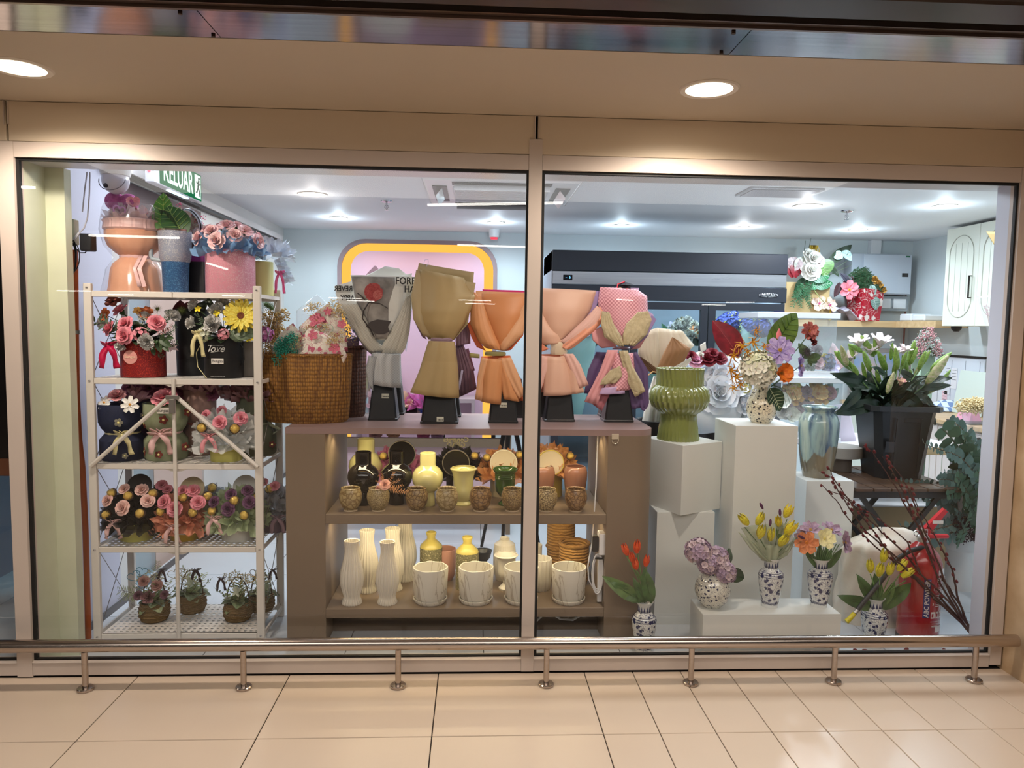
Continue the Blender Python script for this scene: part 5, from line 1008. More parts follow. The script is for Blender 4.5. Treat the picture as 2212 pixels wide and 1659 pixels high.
# -- second level --
t = gift('flower_box', 'round red glitter box with a pink label, pink roses and a crimson ribbon bow', 313, .40, 1)
part('box', B().lathe([(.001, 0), (.090, 0), (.0925, .003), (.0915, .155)], 56), glit('red_glitter', (136, 20, 26), (226, 90, 70)), t)
l = part('round_label', B().lathe([(.001, 0), (.029, 0), (.029, .001)], 32), M('label_rose', (224, 158, 150), .5), t, (-.014, -.0925, .088), (pi/2, 0, 0)); text('Bungaa', t, (-.014, -.0955, .090), .016, M('label_gold_ink', (250, 226, 200), .4))
C_ = (0, 0, .17); PR, WC = f_rose((230, 132, 150), (240, 166, 176)), f_carn((232, 230, 226)); OR = f_open((216, 122, 60), 5, (190, 90, 50), (240, 220, 200), .2, .95, nm='orchid'); RO = f_open((126, 62, 50), 5, None, (60, 40, 30), .2, .95, nm='orchid')
hs = [put(t, PR, px, py, y, s_, cen=C_) for px, py, y, s_ in ((264, 675, .40, .042), (275, 703, .34, .042), (242, 711, .36, .040), (273, 726, .30, .044), (337, 700, .33, .042))]
hs += [put(t, WC, px, py, y, s_, cen=C_) for px, py, y, s_ in ((318, 738, .29, .040), (264, 744, .31, .032), (369, 686, .36, .040), (228, 698, .40, .034), (312, 690, .38, .036))]
hs += [put(t, OR, px, py, y, .03, d) for px, py, y, d in ((228, 680, .38, (-.5, -1, .3)), (315, 676, .38, (.2, -.9, .6)))]+[put(t, RO, 244, 652, .40, .032, (0, -.8, .7)), put(t, f_open((226, 176, 90), 5, None, (180, 120, 40), .4, .8, nm='small_blossom'), 297, 672, .37, .018)]
hs += [put(t, f_hyd((230, 150, 164), (238, 176, 186), 20), 303, 722, .31, .034, cen=C_), put(t, f_gyp((232, 230, 210), 40, 1, .09), 322, 712, .31, .016, cen=C_), put(t, f_gyp((232, 230, 210), 60, 1, .07, 'white_filler'), 308, 694, .34, .024, cen=C_)]
for px, py in ((340, 668), (392, 671)): put(t, f_spiky((110, 120, 60), nm='spiky_bloom'), px, py, .40, .024)
stems(t, C_, hs); filler(t, (0, 0, .15), .16, 26, .085)
for (a, b_) in (((300, 740), (205, 708)), ((340, 730), (372, 718)), ((345, 740), (385, 735)), ((260, 730), (215, 690)), ((350, 720), (380, 700)), ((330, 745), (358, 768)), ((250, 735), (238, 752)), ((352, 700), (365, 668))): leafput(t, f_sprig((78, 98, 74), 16, .3, .3), a[0], a[1], .37, b_[0], b_[1], .35, 1)
for k in range(7): leafput(t, f_leaf((70, 92, 60), W=.55), (340, 346, 352, 282, 330, 350, 360)[k], (735, 730, 744, 735, 750, 738, 728)[k], .33, (345, 365, 362, 262, 332, 350, 372)[k], (760, 748, 758, 752, 766, 722, 730)[k], .31)
put(t, f_tulle((232, 206, 214), .9), 366, 742, .38, .035, (.6, -.6, -.6)); leafput(t, f_sprig((178, 110, 106), 20, .25, .14, 'pink_astilbe'), 340, 722, .31, 372, 692, .30, 1.2)
bow(t, at(236, 748, y=.30)-t.location, .055, M('crimson_satin', (190, 18, 70), .3), 1.7, w_=.55, tw=.5)
t = gift('flower_bucket', 'tall matt black cylinder with dark red anthurium and spiky green bloom', 420, .54, 1, 'flower bucket')
part('body', B().lathe(hollow([(.070, 0), (.075, .3)], .003), 40, cap=False), M('matt_black', (14, 14, 16), .6), t); AN = f_leaf((112, 18, 30), W=.75, nm='anthurium', fold=.5)
leafput(t, AN, 395, 690, .50, 385, 648, .5); leafput(t, AN, 400, 680, .48, 413, 650, .48); put(t, f_spiky((110, 120, 60), nm='spiky_bloom'), 392, 672, .45, .026)
for k in range(6): leafput(t, f_leaf((48, 62, 44), W=.4), 420, 690, .5, 400+k*9, 652-3*(k % 3), .5)
t = gift('flower_box', 'black round box lettered love with sunflower, white carnations and a cream ribbon', 486, .40, 1)
bx_ = M('matt_black'); part('box', B().lathe([(.001, 0), (.080, 0), (.082, .003), (.080, .180)], 56), bx_, t)
wi = M('white_print', (214, 214, 210), .5); text('love', t, (-.006, -.0845, .128), .042, wi, shear=.4); text('BEAUTIFULLY MADE WITH', t, (-.006, -.0838, .142), .0055, wi); text('THANK YOU FOR YOUR LOVE', t, (.0, -.084, .008), .0045, wi)
part('underline', B().tube([(-.028, -.0832, .112), (-.005, -.0842, .116), (.03, -.0805, .121)], .0009, 4), wi, t); tag_label(t, (0, -.0845, .075), .052, .024, 'Bungaa', .018)
part('carry_strap', B().tube([(.078, -.02, .145), (.092, -.025, .13), (.094, -.025, .08), (.082, -.02, .055)], .003, 6), bx_, t)
part('ribbon_cord', B().tube([(-.07, -.06, .16), (-.09, -.08, .11), (-.085, -.08, .05), (-.05, -.075, -.0)], .0018, 5), M('cream_satin2', (222, 212, 160), .3), t)
C_ = (0, 0, .19); hs = [put(t, f_sun(), 521, 683, .33, .064, (.15, -1, .25), 0)]
hs += [put(t, WC, px, py, y, s_, cen=C_) for px, py, y, s_ in ((422, 663, .38, .034), (470, 674, .36, .042), (419, 698, .35, .036), (460, 702, .31, .046), (482, 662, .40, .036), (490, 683, .38, .032))]
hs += [put(t, f_open((240, 214, 50), 5, None, (230, 180, 30), .3, .7, nm='small_blossom'), px, py, .33, .015) for px, py in ((428, 668), (469, 677), (537, 733), (548, 730), (466, 684))]
hs += [put(t, f_hyd((226, 150, 164), (206, 150, 160), 20), 483, 722, .30, .028), put(t, f_hyd((218, 222, 196), (206, 214, 170), 26), 440, 722, .33, .036)]
stems(t, C_, hs); filler(t, (0, 0, .165), .15, 24, .08)
for k in range(9): leafput(t, f_leaf((104, 122, 92), W=.85, nm='eucalyptus_leaf'), 505, 712, .32, (500, 516, 524, 510, 540, 534, 496, 520, 548)[k], (728, 722, 706, 738, 712, 724, 700, 738, 722)[k], .31)
leafput(t, f_leaf((48, 66, 44), W=.4), 462, 670, .4, 446, 642, .4); leafput(t, f_sprig((84, 100, 78)), 440, 700, .35, 420, 680, .35)
bow(t, at(427, 722, y=.31)-t.location, .042, M('cream_satin2'), 2.3, w_=.6, tw=.4)
t = gift('flower_box', 'plain grey carton at the right end of the second shelf with small mauve flowers', 540, .50, 1); part('box', B().box(-.06, .045, -.06, .06, 0, .16, bev=.003), M('grey_card', (128, 122, 116), .6), t, smooth=False)
for i in range(6): put(t, f_hyd((150, 96, 120), (176, 130, 146), 12, nm='mauve_filler'), 528+i*6, 708+(i*5) % 14, .44, .02)
# -- third level --
def sack(label, px, y, c, w_, h, deco, name='wrapped_bouquet', lev=2):
    """double-bulged cloth wrap tied at the waist"""
    t = gift(name, label, px, y, lev, 'bouquet'); m_ = M('felt'+str(c), c, .8, kind='noise', c2=tuple(int(v*.88) for v in c), sc=20, st=.15)
    part('lower_wrap', B().lathe([(.001, 0), (w_*.88, 0), (w_*.98, .012), (w_*.98, h*.33), (w_*.72, h*.44)], 48, (11, .018, 0), cap=False), m_, t); part('upper_wrap', B().lathe([(w_*.72, h*.45), (w_*.88, h*.52), (w_, h*.62), (w_*1.02, h*.92), (w_, h*.93), (w_*.9, h*.8)], 48, (11, .018, 0), cap=False), m_, t)
    part('ribbon_belt', B().lathe([(w_*.73, h*.42), (w_*.75, h*.45), (w_*.73, h*.47)], 36, cap=False), deco, t); return t
cs2 = M('cream_satin2'); t = sack('navy cloth wrap with white crochet flower, cream bow and pink rose top', 265, .40, (28, 36, 66), .096, .265, cs2)
knit_flower(t, xof(256, 913, .30, t), .019, (226, 220, 196)); knit_flower(t, xof(216, 903, .36, t), .013, (214, 206, 180), d=(-1, -.5, 0)); knit_flower(t, xof(221, 972, .36, t), .013, (214, 206, 180), d=(-1, -.5, 0)); knit_flower(t, xof(308, 897, .36, t), .012, (150, 146, 140), d=(1, -.6, 0)); knit_flower(t, xof(270, 985, .30, t), .014, (226, 220, 196))
bow(t, xof(266, 940, .29, t), .062, cs2, 1.35)
DS = f_open((240, 236, 228), 7, None, (226, 160, 40), .1, .55, nm='white_daisy', cs=.16); put(t, DS, 226, 870, .33, .032, (-.4, -1, .5)); put(t, DS, 281, 874, .30, .036, (.1, -1, .25)); put(t, f_rose((236, 164, 172), (244, 190, 190)), 254, 860, .36, .044, (0, -.6, 1))
for k in range(3): put(t, f_tulle((196, 150, 160), .8, k), (262, 292, 300)[k], (872, 862, 870)[k], .40, .05, ((k-1)*.5, -.3, 1))
kg = (150, 158, 126); t = sack('sage green wrap with coral crochet flowers, pink bow and open pink rose', 358, .41, kg, .092, .268, ribp)
for px, py, d in ((353, 907, (0, -1, 0)), (343, 982, (0, -1, 0)), (312, 915, (-1, -.7, 0)), (400, 965, (1, -.6, 0)), (405, 890, (1, -.5, 0)), (313, 975, (-1, -.6, 0))): knit_flower(t, xof(px, py, .31 if abs(d[0]) < .5 else .36, t), .020 if py != 982 else .017, (202, 96, 84), d=d)
put(t, f_rose((226, 136, 152), (238, 170, 178)), 357, 866, .36, .06, (0, -.7, 1)); tag_label(t, xof(352, 887, .305, t), .052, .026, 'Bungaa', .019); bow(t, xof(348, 938, .30, t), .075, ribp, 1.15, 3)
t = sack('dusty pink gauze wrap with a coral ribbon behind the sage green wrap', 432, .54, (176, 142, 132), .072, .32, M('coral_satin', (196, 110, 96), .35))
for k in range(4): put(t, f_tulle((170, 132, 136), .9, k % 2), 415+k*20, 848+(k % 2)*8, .5, .06, ((k-1.5)*.3, -.5, 1))
t = gift('rose_bunch', 'bunch of mauve roses lying behind along the third shelf', 370, .58, 2, 'flowers'); part('box', B().box(-.20, .10, -.03, .03, 0, .30, bev=.01), M('mauve_paper2', (96, 70, 88), .6), t)
MR = f_rose((156, 92, 126), (176, 112, 140))
for px, py in ((300, 850), (325, 842), (345, 835), (395, 848), (412, 840), (432, 848), (448, 838), (460, 852), (285, 842), (378, 838)): put(t, MR, px, py, .52, .046)
for px, py, a in ((330, 832, -.3), (355, 836, .4), (400, 832, .2), (470, 838, .5)): leafput(t, f_leaf((176, 104, 148), W=.5, nm='wrap_petal'), px, py+8, .51, px+a*60, py-2, .5)
t = gift('flower_box', 'pale yellow box with white tulle, pink roses and pink bow on the third shelf', 488, .38, 2)
def rbox(t, r, h, mat, label=None, lx=0): part('box', B().lathe([(.001, 0), (r, 0), (r+.001, .002), (r+.001, h*.78), (r*.985, h*.79), (r*.985, h)], 48), mat, t); label and tag_label(t, (lx, -r-.003, h*.62), .048, .02, 'Bungaa', .018)
yc = M('yellow_card', (206, 202, 110), .5); rbox(t, .066, .058, yc); tag_label(t, (-.005, -.068, .052), .022, .008, 'Bungaa', .008)
tw_ = lambda k: f_tulle((222, 224, 222), .72, k % 3)
tring(t, (0, 0, .075), .055, 13, tw_, .08, .25); tring(t, (0, 0, .11), .03, 8, tw_, .09, 1.2)
PR2 = f_rose((232, 140, 158), (240, 170, 180))
for px, py, y, s_ in ((477, 914, .29, .036), (520, 905, .33, .034), (448, 898, .36, .028), (480, 888, .40, .026)): put(t, PR2, px, py, y, s_, ((px-488)*.01, -1, .35))
for px, py in ((507, 926), (436, 924)): put(t, GOLD(), px, py, .285, .0195, (.2, -1, .2))
bow(t, xof(452, 945, .28, t), .055, M('rose_satin', (228, 152, 160), .3), 1.2)
t = sack('large sage green wrap with mauve gauze top at the right of the third shelf', 555, .54, (112, 118, 96), .088, .33, M('pale_green_satin', (170, 176, 150), .35))
for px, py in ((543, 897), (588, 960)): knit_flower(t, xof(px, py, .46, t), .016, (140, 60, 60))
for k in range(7): put(t, f_tulle((150, 110, 116), .92, k % 3), 505+k*14, 862+(k % 2)*8, .46+.01*(k % 2), .06, ((k-3)*.25, -.6, .8))
put(t, f_rose((150, 96, 106)), 520, 842, .5, .05); put(t, f_rose((140, 90, 100)), 556, 838, .52, .05)
solid(part('ribbon_loop', loft([(V((.07, -.07, .16)), V((.07, -.06, .14)), 0), (V((.13, -.08, .13)), V((.12, -.07, .12)), 0), (V((.09, -.07, .10)), V((.09, -.06, .11)), 0)], 4), M('pale_green_satin'), t, smooth='all'), .0006)
# -- fourth level --
def choc_box(label, px, y, lev, r, h, boxm, tc, roses, chocs, rm, w_, bowp=None, bm=None, lab=True, z_=.13, lx=0):
    t = gift('flower_box', label, px, y, lev); rbox(t, r, h, boxm, lab, lx)
    f_ = lambda k: f_tulle(tc, .85 if sum(tc) < 200 else .78, k % 3)
    tring(t, (0, 0, h+.005), w_*.45, 14, f_, w_*.62, .15, .85); tring(t, (0, 0, h+.035), w_*.35, 12, f_, w_*.62, .55, .85, .3); tring(t, (0, 0, h+.06), w_*.18, 8, f_, w_*.6, 1.4, .85)
    for px_, py_, s_ in roses: q = (px_-px)*.009; put(t, rm, px_, py_, y-.115+abs(q)*.05+(1150-py_)*.0009*0+max(0, (1090-py_))*.0011, s_, (q, -1, .25+max(0, 1110-py_)*.012))
    for px_, py_ in chocs: q = (px_-px)*.009; put(t, GOLD(), px_, py_, y-.118+abs(q)*.05+max(0, (1090-py_))*.0011, .0195, (q, -1, .3))
    if bowp: bow(t, xof(bowp[0], bowp[1], y-.12, t), .052, bm or ribp, 1.3)
    return t
BL = f_rose((232, 190, 180), (240, 206, 196)); VI = f_rose((92, 50, 86), (120, 76, 110)); P3 = f_rose((222, 130, 146), (234, 160, 170))
t = choc_box('yellow round box bursting with black tulle, blush roses and gold foil balls', 290, .42, 3, .068, .075, yc, (20, 18, 18), ((268, 1098, .038), (236, 1082, .032), (320, 1083, .034), (307, 1060, .032), (270, 1058, .028)), ((276, 1071), (302, 1109), (229, 1112), (241, 1065), (330, 1066)), BL, .13, (245, 1130), ribp, True, lx=-.01)
part('box_lid', B().lathe([(.001, .006), (.05, .006), (.052, 0), (.055, 0), (.055, .008), (.001, .010)], 36, cap=False), M('matt_black'), t, xof(302, 1050, .47, t), (1.2, 0, 0))
t = choc_box('gold round box with peach tulle, pink roses and gold foil balls on the fourth shelf', 396, .42, 3, .063, .07, M('satin_gold_card', (190, 158, 40), .35, .3), (226, 152, 122), ((358, 1085, .036), (380, 1100, .04), (428, 1087, .036), (418, 1062, .034), (396, 1062, .03)), ((395, 1074), (347, 1105), (416, 1107), (449, 1072)), P3, .125, (372, 1140), ribp, True, lx=.02)
part('box_lid', B().lathe([(.001, .006), (.05, .006), (.052, 0), (.055, 0), (.055, .008), (.001, .010)], 36, cap=False), M('cream_card', (206, 190, 150), .5), t, xof(416, 1056, .47, t), (1.2, 0, 0))
t = choc_box('white round box with mint green tulle, purple roses and a blush bow', 511, .42, 3, .070, .085, M('white_card', (206, 206, 200), .5), (176, 192, 150), ((495, 1100, .036), (539, 1086, .034), (500, 1070, .03), (535, 1062, .03), (465, 1085, .03)), ((527, 1113), (506, 1081), (458, 1104), (557, 1073)), VI, .13, (463, 1122), ribp, True)
part('box_lid', B().lathe([(.001, .006), (.05, .006), (.052, 0), (.055, 0), (.055, .008), (.001, .010)], 36, cap=False), M('white_card'), t, xof(530, 1052, .47, t), (1.2, 0, 0))
choc_box('pale green box with black tulle and pink roses standing in the back row', 346, .55, 3, .05, .075, M('olive_card', (132, 134, 80), .5), (26, 24, 24), ((350, 1050, .03), (362, 1058, .026)), (), P3, .10, None, None, False)
choc_box('grey box with white and blue tulle in the back row behind the peach one', 452, .55, 3, .055, .07, M('grey_card'), (196, 206, 214), ((425, 1046, .03),), ((458, 1054), (364, 1058)), f_rose((110, 140, 176)), .11, None, None, False)
choc_box('mauve box with grey white tulle at the right rear of the fourth shelf', 592, .55, 3, .055, .085, M('mauve_card', (112, 92, 116), .5), (186, 188, 194), ((594, 1052, .028), (570, 1044, .026)), ((582, 1056),), PR2, .10, (600, 1120), M('mauve_satin'), False)
# -- bottom level --
rpm = M('pot_twine', (158, 128, 82), .85, kind='rope', c2=(96, 72, 40), sc=60)
def twine(label, px, y, r, hearts, main, seed):
    global rnd; rnd = random.Random(seed); t = gift('twine_basket', label, px, y, 4, 'flower basket'); b = B(); pr = [(r*.72, 0), (r*.9, r*.2), (r, r*.6), (r*.96, r*1.05), (r*.85, r*1.3)]
    part('basket', b.lathe(hollow(pr, .004), 40, (3, .01, 0), cap=False), rpm, t)
    for k in range(5): z = r*(.15+.27*k); rr = r*(.86, .985, 1.0, .97, .90)[k]; part('twine_turn', B().tube([(rr*cos(a), rr*sin(a), z+.0015*sin(3*a)) for a in (i*2*pi/32 for i in range(33))], .0028, 5), rpm, t)
    part('handle', B().tube([(r*.8*cos(a), .0, r*1.2+r*1.9*sin(a)) for a in (pi*i/12 for i in range(13))], .0028, 6), M('dark_twine', (74, 52, 36), .8), t)
    c = (0, 0, r*1.2); zc = r*1.35
    for k in range(13): a = k*2.4; part(*(lambda me: (me.name.split('.')[0], me))(f_leaf(((122, 138, 96), (150, 160, 122), (92, 110, 76))[k % 3], W=.7, nm='dried_leaf')), None, t, (0, 0, zc), rot_to((cos(a)*.3, sin(a)*.3, 1), a), scale=r*rnd.uniform(.9, 1.4))
    for k in range(8): a = k*2.4+.5; part('filler_sprig', f_sprig(((120, 140, 92), (170, 176, 132))[k % 2], 16, .35, .3, 'filler_sprig'), None, t, (0, 0, zc), Euler((rnd.uniform(.3, 1.1), 0, a)), scale=r*rnd.uniform(1.4, 2.1))
    for k in range(3): put(t, f_gyp((212, 208, 180), 40, 1, .1, 'dried_blossom'), px-18+18*k, 1250-6*(k % 2), y-.03, r*.45)
    for px_, py_, s_, me in main: put(t, me, px_, py_, y-.05, s_)
    for px_, py_, s_, c_, rz in hearts:
        hp_ = [(s_*sin(a)**3, 0, s_*.0625*(13*cos(a)-5*cos(2*a)-2*cos(3*a)-cos(4*a))) for a in (i*2*pi/28 for i in range(29))]; part('wire_heart', B().tube(hp_, .0016, 5), M('wire'+str(c_), c_, .4, .3), t, xof(px_, py_, y-.02, t), (0, rz, .3)); part('heart_stem', B().tube([xof(px_, py_, y-.02, t)-V((0, 0, s_)), V((0, 0, zc))], .001, 4), M('wire'+str(c_)), t)
    return t
DB = M('dark_brown_satin', (54, 34, 40), .35)
MV, DP = f_rose((176, 130, 124), (196, 150, 140)), f_carn((152, 108, 110))
t = twine('twine basket with dusty mauve roses and blue wire hearts at the front left', 324, .44, .066, ((290, 1245, .028, (70, 130, 150), -.5), (306, 1235, .024, (70, 130, 150), .3)), ((322, 1290, .036, DP), (340, 1265, .03, MV), (312, 1256, .028, MV), (300, 1287, .024, f_rose((110, 70, 84))), (356, 1285, .022, f_rose((110, 70, 84)))), 3)
bow(t, xof(350, 1232, .40, t), .03, DB, 1.8)
for a, b_ in (((300, 1290), (255, 1282)), ((335, 1235), (338, 1210)), ((290, 1285), (262, 1300))): leafput(t, f_sprig((150, 160, 120), 22, .14, .35, 'pine_sprig'), a[0], a[1], .42, b_[0], b_[1], .41, 1.3)
t = twine('twine basket behind the rack strut with pale leaves and silver wire hearts', 407, .54, .064, ((378, 1240, .03, (190, 180, 160), -.3), (398, 1238, .028, (190, 180, 160), .2)), ((415, 1262, .03, f_tulle((196, 204, 180), .9)),), 5); bow(t, xof(424, 1232, .5, t), .034, DB, 1.6)
t = twine('twine basket in the front centre with white leaf, dark bow and yellow wire heart', 508, .44, .064, ((514, 1252, .026, (206, 164, 50), -.4), (540, 1250, .024, (206, 164, 50), .5)), ((515, 1280, .034, f_tulle((206, 210, 190), .9)), (490, 1282, .02, f_hyd((120, 140, 90), (150, 166, 110), 12, nm='green_filler'))), 9); bow(t, xof(478, 1250, .39, t), .032, DB, 1.7)
t = twine('twine basket in the rear right corner of the bottom shelf', 560, .55, .060, ((550, 1238, .022, (120, 110, 100), .2),), ((580, 1270, .026, f_tulle((176, 190, 160), .9)),), 11); bow(t, xof(590, 1232, .5, t), .03, DB, 1.4)
rnd = random.Random(21)
# ---------------- fittings at the left: camera, exit sign, conduit ----------------
cv = thing('security_camera', 'white dome security camera hanging from the soffit at the left', 'camera', tuple(at(249, 362, y=.42))); cv.location.z = 2.10; cl = cv.location
part('mount', B().lathe([(.062, 0), (.062, -.04), (.058, -.055), (.05, -.055)], 36), wp, cv, (0, 0, 0)); part('dome', B().ball((0, 0, -.075), .056, 24, 0, 1.05), M('camera_white', (216, 214, 228), .25, coat=.4), cv)
part('lens_band', B().tube([(.056*cos(a)*1.0, -.03-.025*sin(a), -.075-.05*sin(a)) for a in (pi*i/12 for i in range(13))], .002, 5), M('seam_grey', (130, 126, 140), .5), cv); part('lens', B().ball((-.02, -.047, -.105), .010, 10), M('lens_dark', (40, 36, 52), .1), cv)
cb = thing('cable_outlet', 'small white cable outlet on the soffit left of the dome camera', 'outlet', tuple(at(196, 352, y=.34))); cb.location.z = 2.10
part('base', B().lathe([(.028, 0), (.028, -.03), (.02, -.042), (.001, -.044)], 24), wp, cb, rot=(0, 0, 0)); part('hole', B().ball((-.01, -.024, -.02), .006, 8), blackm, cb)
wc = thing('camera_cable', 'thin white cables running from the soffit down to the black adaptor', 'cable', tuple(at(190, 372, y=.34)))
for pts in (((194, 372), (193, 420), (189, 470), (182, 492), (170, 505)), ((188, 372), (183, 410), (178, 458))): part('cable', B().tube([xof(x, y, .34, wc) for x, y in pts], .0028, 6), M('cable_white', (190, 190, 200), .5), wc)
ad = thing('power_adaptor', 'black power adaptor with a bundle of black cable above the orange conduit', 'adaptor', tuple(at(189, 524, y=.33)))
part('body', B().box(-.024, .024, -.02, .03, -.036, .036, bev=.004), M('black_plastic', (26, 26, 30), .4), ad); part('connector', B().tube([xof(160, 518, .32, ad), xof(172, 502, .32, ad)], .006, 8), M('cable_white'), ad)
for k in range(6): part('cable_loop', B().tube([xof(158+(8+2*k % 5)*sin(a)*(.5+.5*abs(cos(a/2+k)))+(k % 3)*2, 556+(26+2*k)*cos(a), .33, ad)+V((0, -.003*k, 0)) for a in (i*2*pi/20 for i in range(21))], .0022, 5), blackm, ad)
part('cable', B().tube([xof(x, y, .33, ad) for x, y in ((188, 540), (184, 546), (172, 546), (166, 538))], .0025, 5), blackm, ad)
cn = thing('orange_conduit', 'orange conduit pipe running down beside the cream column', 'pipe', (-1.78, .40, 0))
pts = [(-1.0+0, 0, 0)]; pp = [(162, 540), (163, 650), (166, 860), (171, 950), (178, 1010), (185, 1150), (189, 1300), (191, 1385)]
part('pipe', B().tube([at(x, y, y=.375)-cn.location for x, y in pp], .0125, 14), M('orange_pvc', (186, 88, 32), .5), cn)
part('clamp', B().ring(.013, .017, -.008, .008, 20).box(-.04, -.012, -.004, .02, -.007, .007), M('grey_clamp', (150, 150, 140), .4, .6), cn, at(164, 718, y=.375)-cn.location)
jb = thing('column_trunking', 'short cream trunking box on the column above the conduit', 'trunking', tuple(at(150, 500, y=.35))); part('box', B().box(-.012, .03, -.02, .02, -.055, .05, bev=.002), cm, jb, smooth=False)
# exit sign hanging parallel to the left wall
KX = -1.62; p0, p1 = at(345, 360, x=KX), at(436, 440, x=KX); ks = thing('exit_sign', 'green illuminated KELUAR exit sign with a running figure, hung near the left wall', 'sign', (KX, p0.y, ZI)); Ls = p1.y-p0.y; zt = at(436, 381, x=KX).z-ZI+.0; zb = at(436, 438, x=KX).z-ZI
zt, zb = -.02, max(zb, -.20) if zb > -.05 else zb
part('housing', B().box(-.055, -.004, -.05, Ls, zb, zt, bev=.004), M('sign_housing', (206, 206, 216), .35), ks, smooth=False)
part('sign_face', B().box(-.004, -.0005, 0.004, Ls-.004, zb+.006, zt-.004), glow('sign_green', (28, 112, 74), 1.0), ks, smooth=False)
sw_ = glow('sign_white', (226, 255, 240), 1.4); hh = zt-zb
text('KELUAR', ks, (.0, Ls*.42, (zt+zb)/2), hh*1.05, sw_, (pi/2, 0, pi/2), .012, sx=Ls*.78/(hh*1.05*4.05), ext=.001)
part('figure_panel', B().box(-.001, .001, Ls*.82, Ls*.97, zb+.016, zt-.014), sw_, ks, smooth=False)
fg = part('running_figure', B().ball((.0015, Ls*.915, zt-hh*.2), hh*.05, 8).tube([(.0015, Ls*.91, zt-hh*.27), (.0015, Ls*.89, zt-hh*.52)], hh*.045, 5).tube([(.0015, Ls*.89, zt-hh*.52), (.0015, Ls*.93, zt-hh*.64), (.0015, Ls*.94, zt-hh*.84)], hh*.028, 5).tube([(.0015, Ls*.89, zt-hh*.52), (.0015, Ls*.865, zt-hh*.7), (.0015, Ls*.835, zt-hh*.72)], hh*.028, 5).tube([(.0015, Ls*.91, zt-hh*.3), (.0015, Ls*.87, zt-hh*.4), (.0015, Ls*.85, zt-hh*.33)], hh*.02, 5).tube([(.0015, Ls*.91, zt-hh*.3), (.0015, Ls*.94, zt-hh*.42), (.0015, Ls*.96, zt-hh*.38)], hh*.02, 5), M('figure_green', (14, 60, 44), .6), ks)
part('test_button', B().box(-.045, -.02, -.054, -.05, zb+.5*hh, zb+.62*hh), M('button_red', (150, 30, 40), .4), ks, smooth=False); part('indicator', B().ball((-.032, -.052, zb+.36*hh), .008, 8), glow('led_red', (255, 90, 110), 2), ks)
part('lower_lamp', B().box(-.035, -.015, Ls*.28, Ls*.72, zb-.006, zb), glow('sign_lamp', (190, 240, 255), 3), ks, smooth=False)

# ---------------- woven basket of dried flowers ----------------
wv = M('woven_seagrass', (176, 126, 52), .7, kind='weave', c2=(98, 60, 22), sc=95); wv2 = M('woven_brown', (112, 66, 44), .7, kind='weave', c2=(58, 30, 20), sc=95)
def woven(name, label, px, y, z, a, b_, h, mat, tilt=.0):
    p = at(px, 900, y=y); t = thing(name, label, 'basket', (p.x, y, z)); o = part('body', B().lathe(hollow([(.86, 0), (.92, .012), (.97, h*.5), (1.0, h)], .03), 64, None, cap=False, sx=a, sy=b_), mat, t)
    part('rim', B().tube([(a*cos(t_), b_*sin(t_), h+.0015*sin(30*t_)) for t_ in (i*2*pi/90 for i in range(91))], .0055, 6), mat, t); return t
bs = woven('woven_basket', 'large golden woven basket filled with paper-wrapped dried flowers on the counter end', 664, .50, CT, .205, .12, .305, wv)
bs.location.x += .0
woven('woven_basket', 'dark brown woven basket behind the golden one', 752, .70, CT, .09, .08, .335, wv2)
fl1 = M('floral_wrap_paper', (222, 216, 204), .6, kind='flora', c2=(186, 92, 116), sc=26, st=.3)
def dried(label, px, py, y): return thing('dried_bouquet', label, 'bouquet', tuple(at(px, py, y=y)), 'dried flower bunches in the woven baskets')
d = dried('front floral paper cone with dried cream blossoms in the golden basket', 690, 760, .45)
sheet(d, 'wrap_sheet', [(664, 712, 668, 708, .0), (650, 735, 706, 722, .02), (640, 760, 738, 742, .03), (626, 778, 750, 768, .03), (630, 786, 742, 784, .02)], .44, fl1, folds=.003, n=18)
for px, py in ((720, 730), (732, 738), (715, 742), (738, 726)): put(d, f_gyp((206, 182, 130), 50, 1, .08, 'dried_blossom'), px, py, .42, .03)
for cx_, cy_, s_ in ((668, 775, .030), (650, 780, .022), (722, 752, .024), (676, 724, .022)):   # printed blossoms on the wrap
    put(d, f_open((176, 70, 96), 5, (206, 110, 130), (220, 170, 120), .02, .75, .05, nm='printed_blossom', cs=.1, curl=0), cx_, cy_, .405, s_, (0, -1, .25))
d = dried('floral paper cone standing at the back of the golden basket', 690, 690, .55)
sheet(d, 'wrap_sheet', [(707, 656, 711, 656, 0), (672, 682, 732, 680, .01), (646, 706, 746, 712, .02), (644, 750, 752, 760, .02)], .52, fl1, folds=.003, n=18)
for cx_, cy_, s_ in ((684, 692, .034), (738, 700, .02), (708, 672, .018)): put(d, f_open((190, 84, 108), 5, (214, 120, 140), (220, 170, 120), .02, .75, .05, nm='printed_blossom', cs=.1, curl=0), cx_, cy_, .497, s_, (0, -1, .25))
for px, py in ((672, 668), (684, 664), (720, 660), (728, 668), (700, 710), (668, 715), (682, 720), (735, 680)): put(d, f_gyp((206, 182, 130), 50, 1, .08, 'dried_blossom'), px, py, .49, .034)
part('wire_heart', B().tube([xof(700+20*sin(a)**3*1.0, 714-1.15*(13*cos(a)-5*cos(2*a)-2*cos(3*a)-cos(4*a)), .47, d) for a in (i*2*pi/28 for i in range(29))], .0018, 5), M('sage_wire', (170, 190, 170), .4), d)
solid(part('clear_sheet', loft([(at(683, 636, y=.56)-d.location, at(686, 636, y=.56)-d.location, 0), (at(640, 672, y=.55)-d.location, at(712, 660, y=.55)-d.location, .01), (at(640, 720, y=.54)-d.location, at(700, 720, y=.54)-d.location, .01)], 8), film('cellophane'), d, smooth='all'), .0006)
d = dried('bunch of teal dyed dried blossoms in floral paper at the front of the basket', 615, 750, .44)
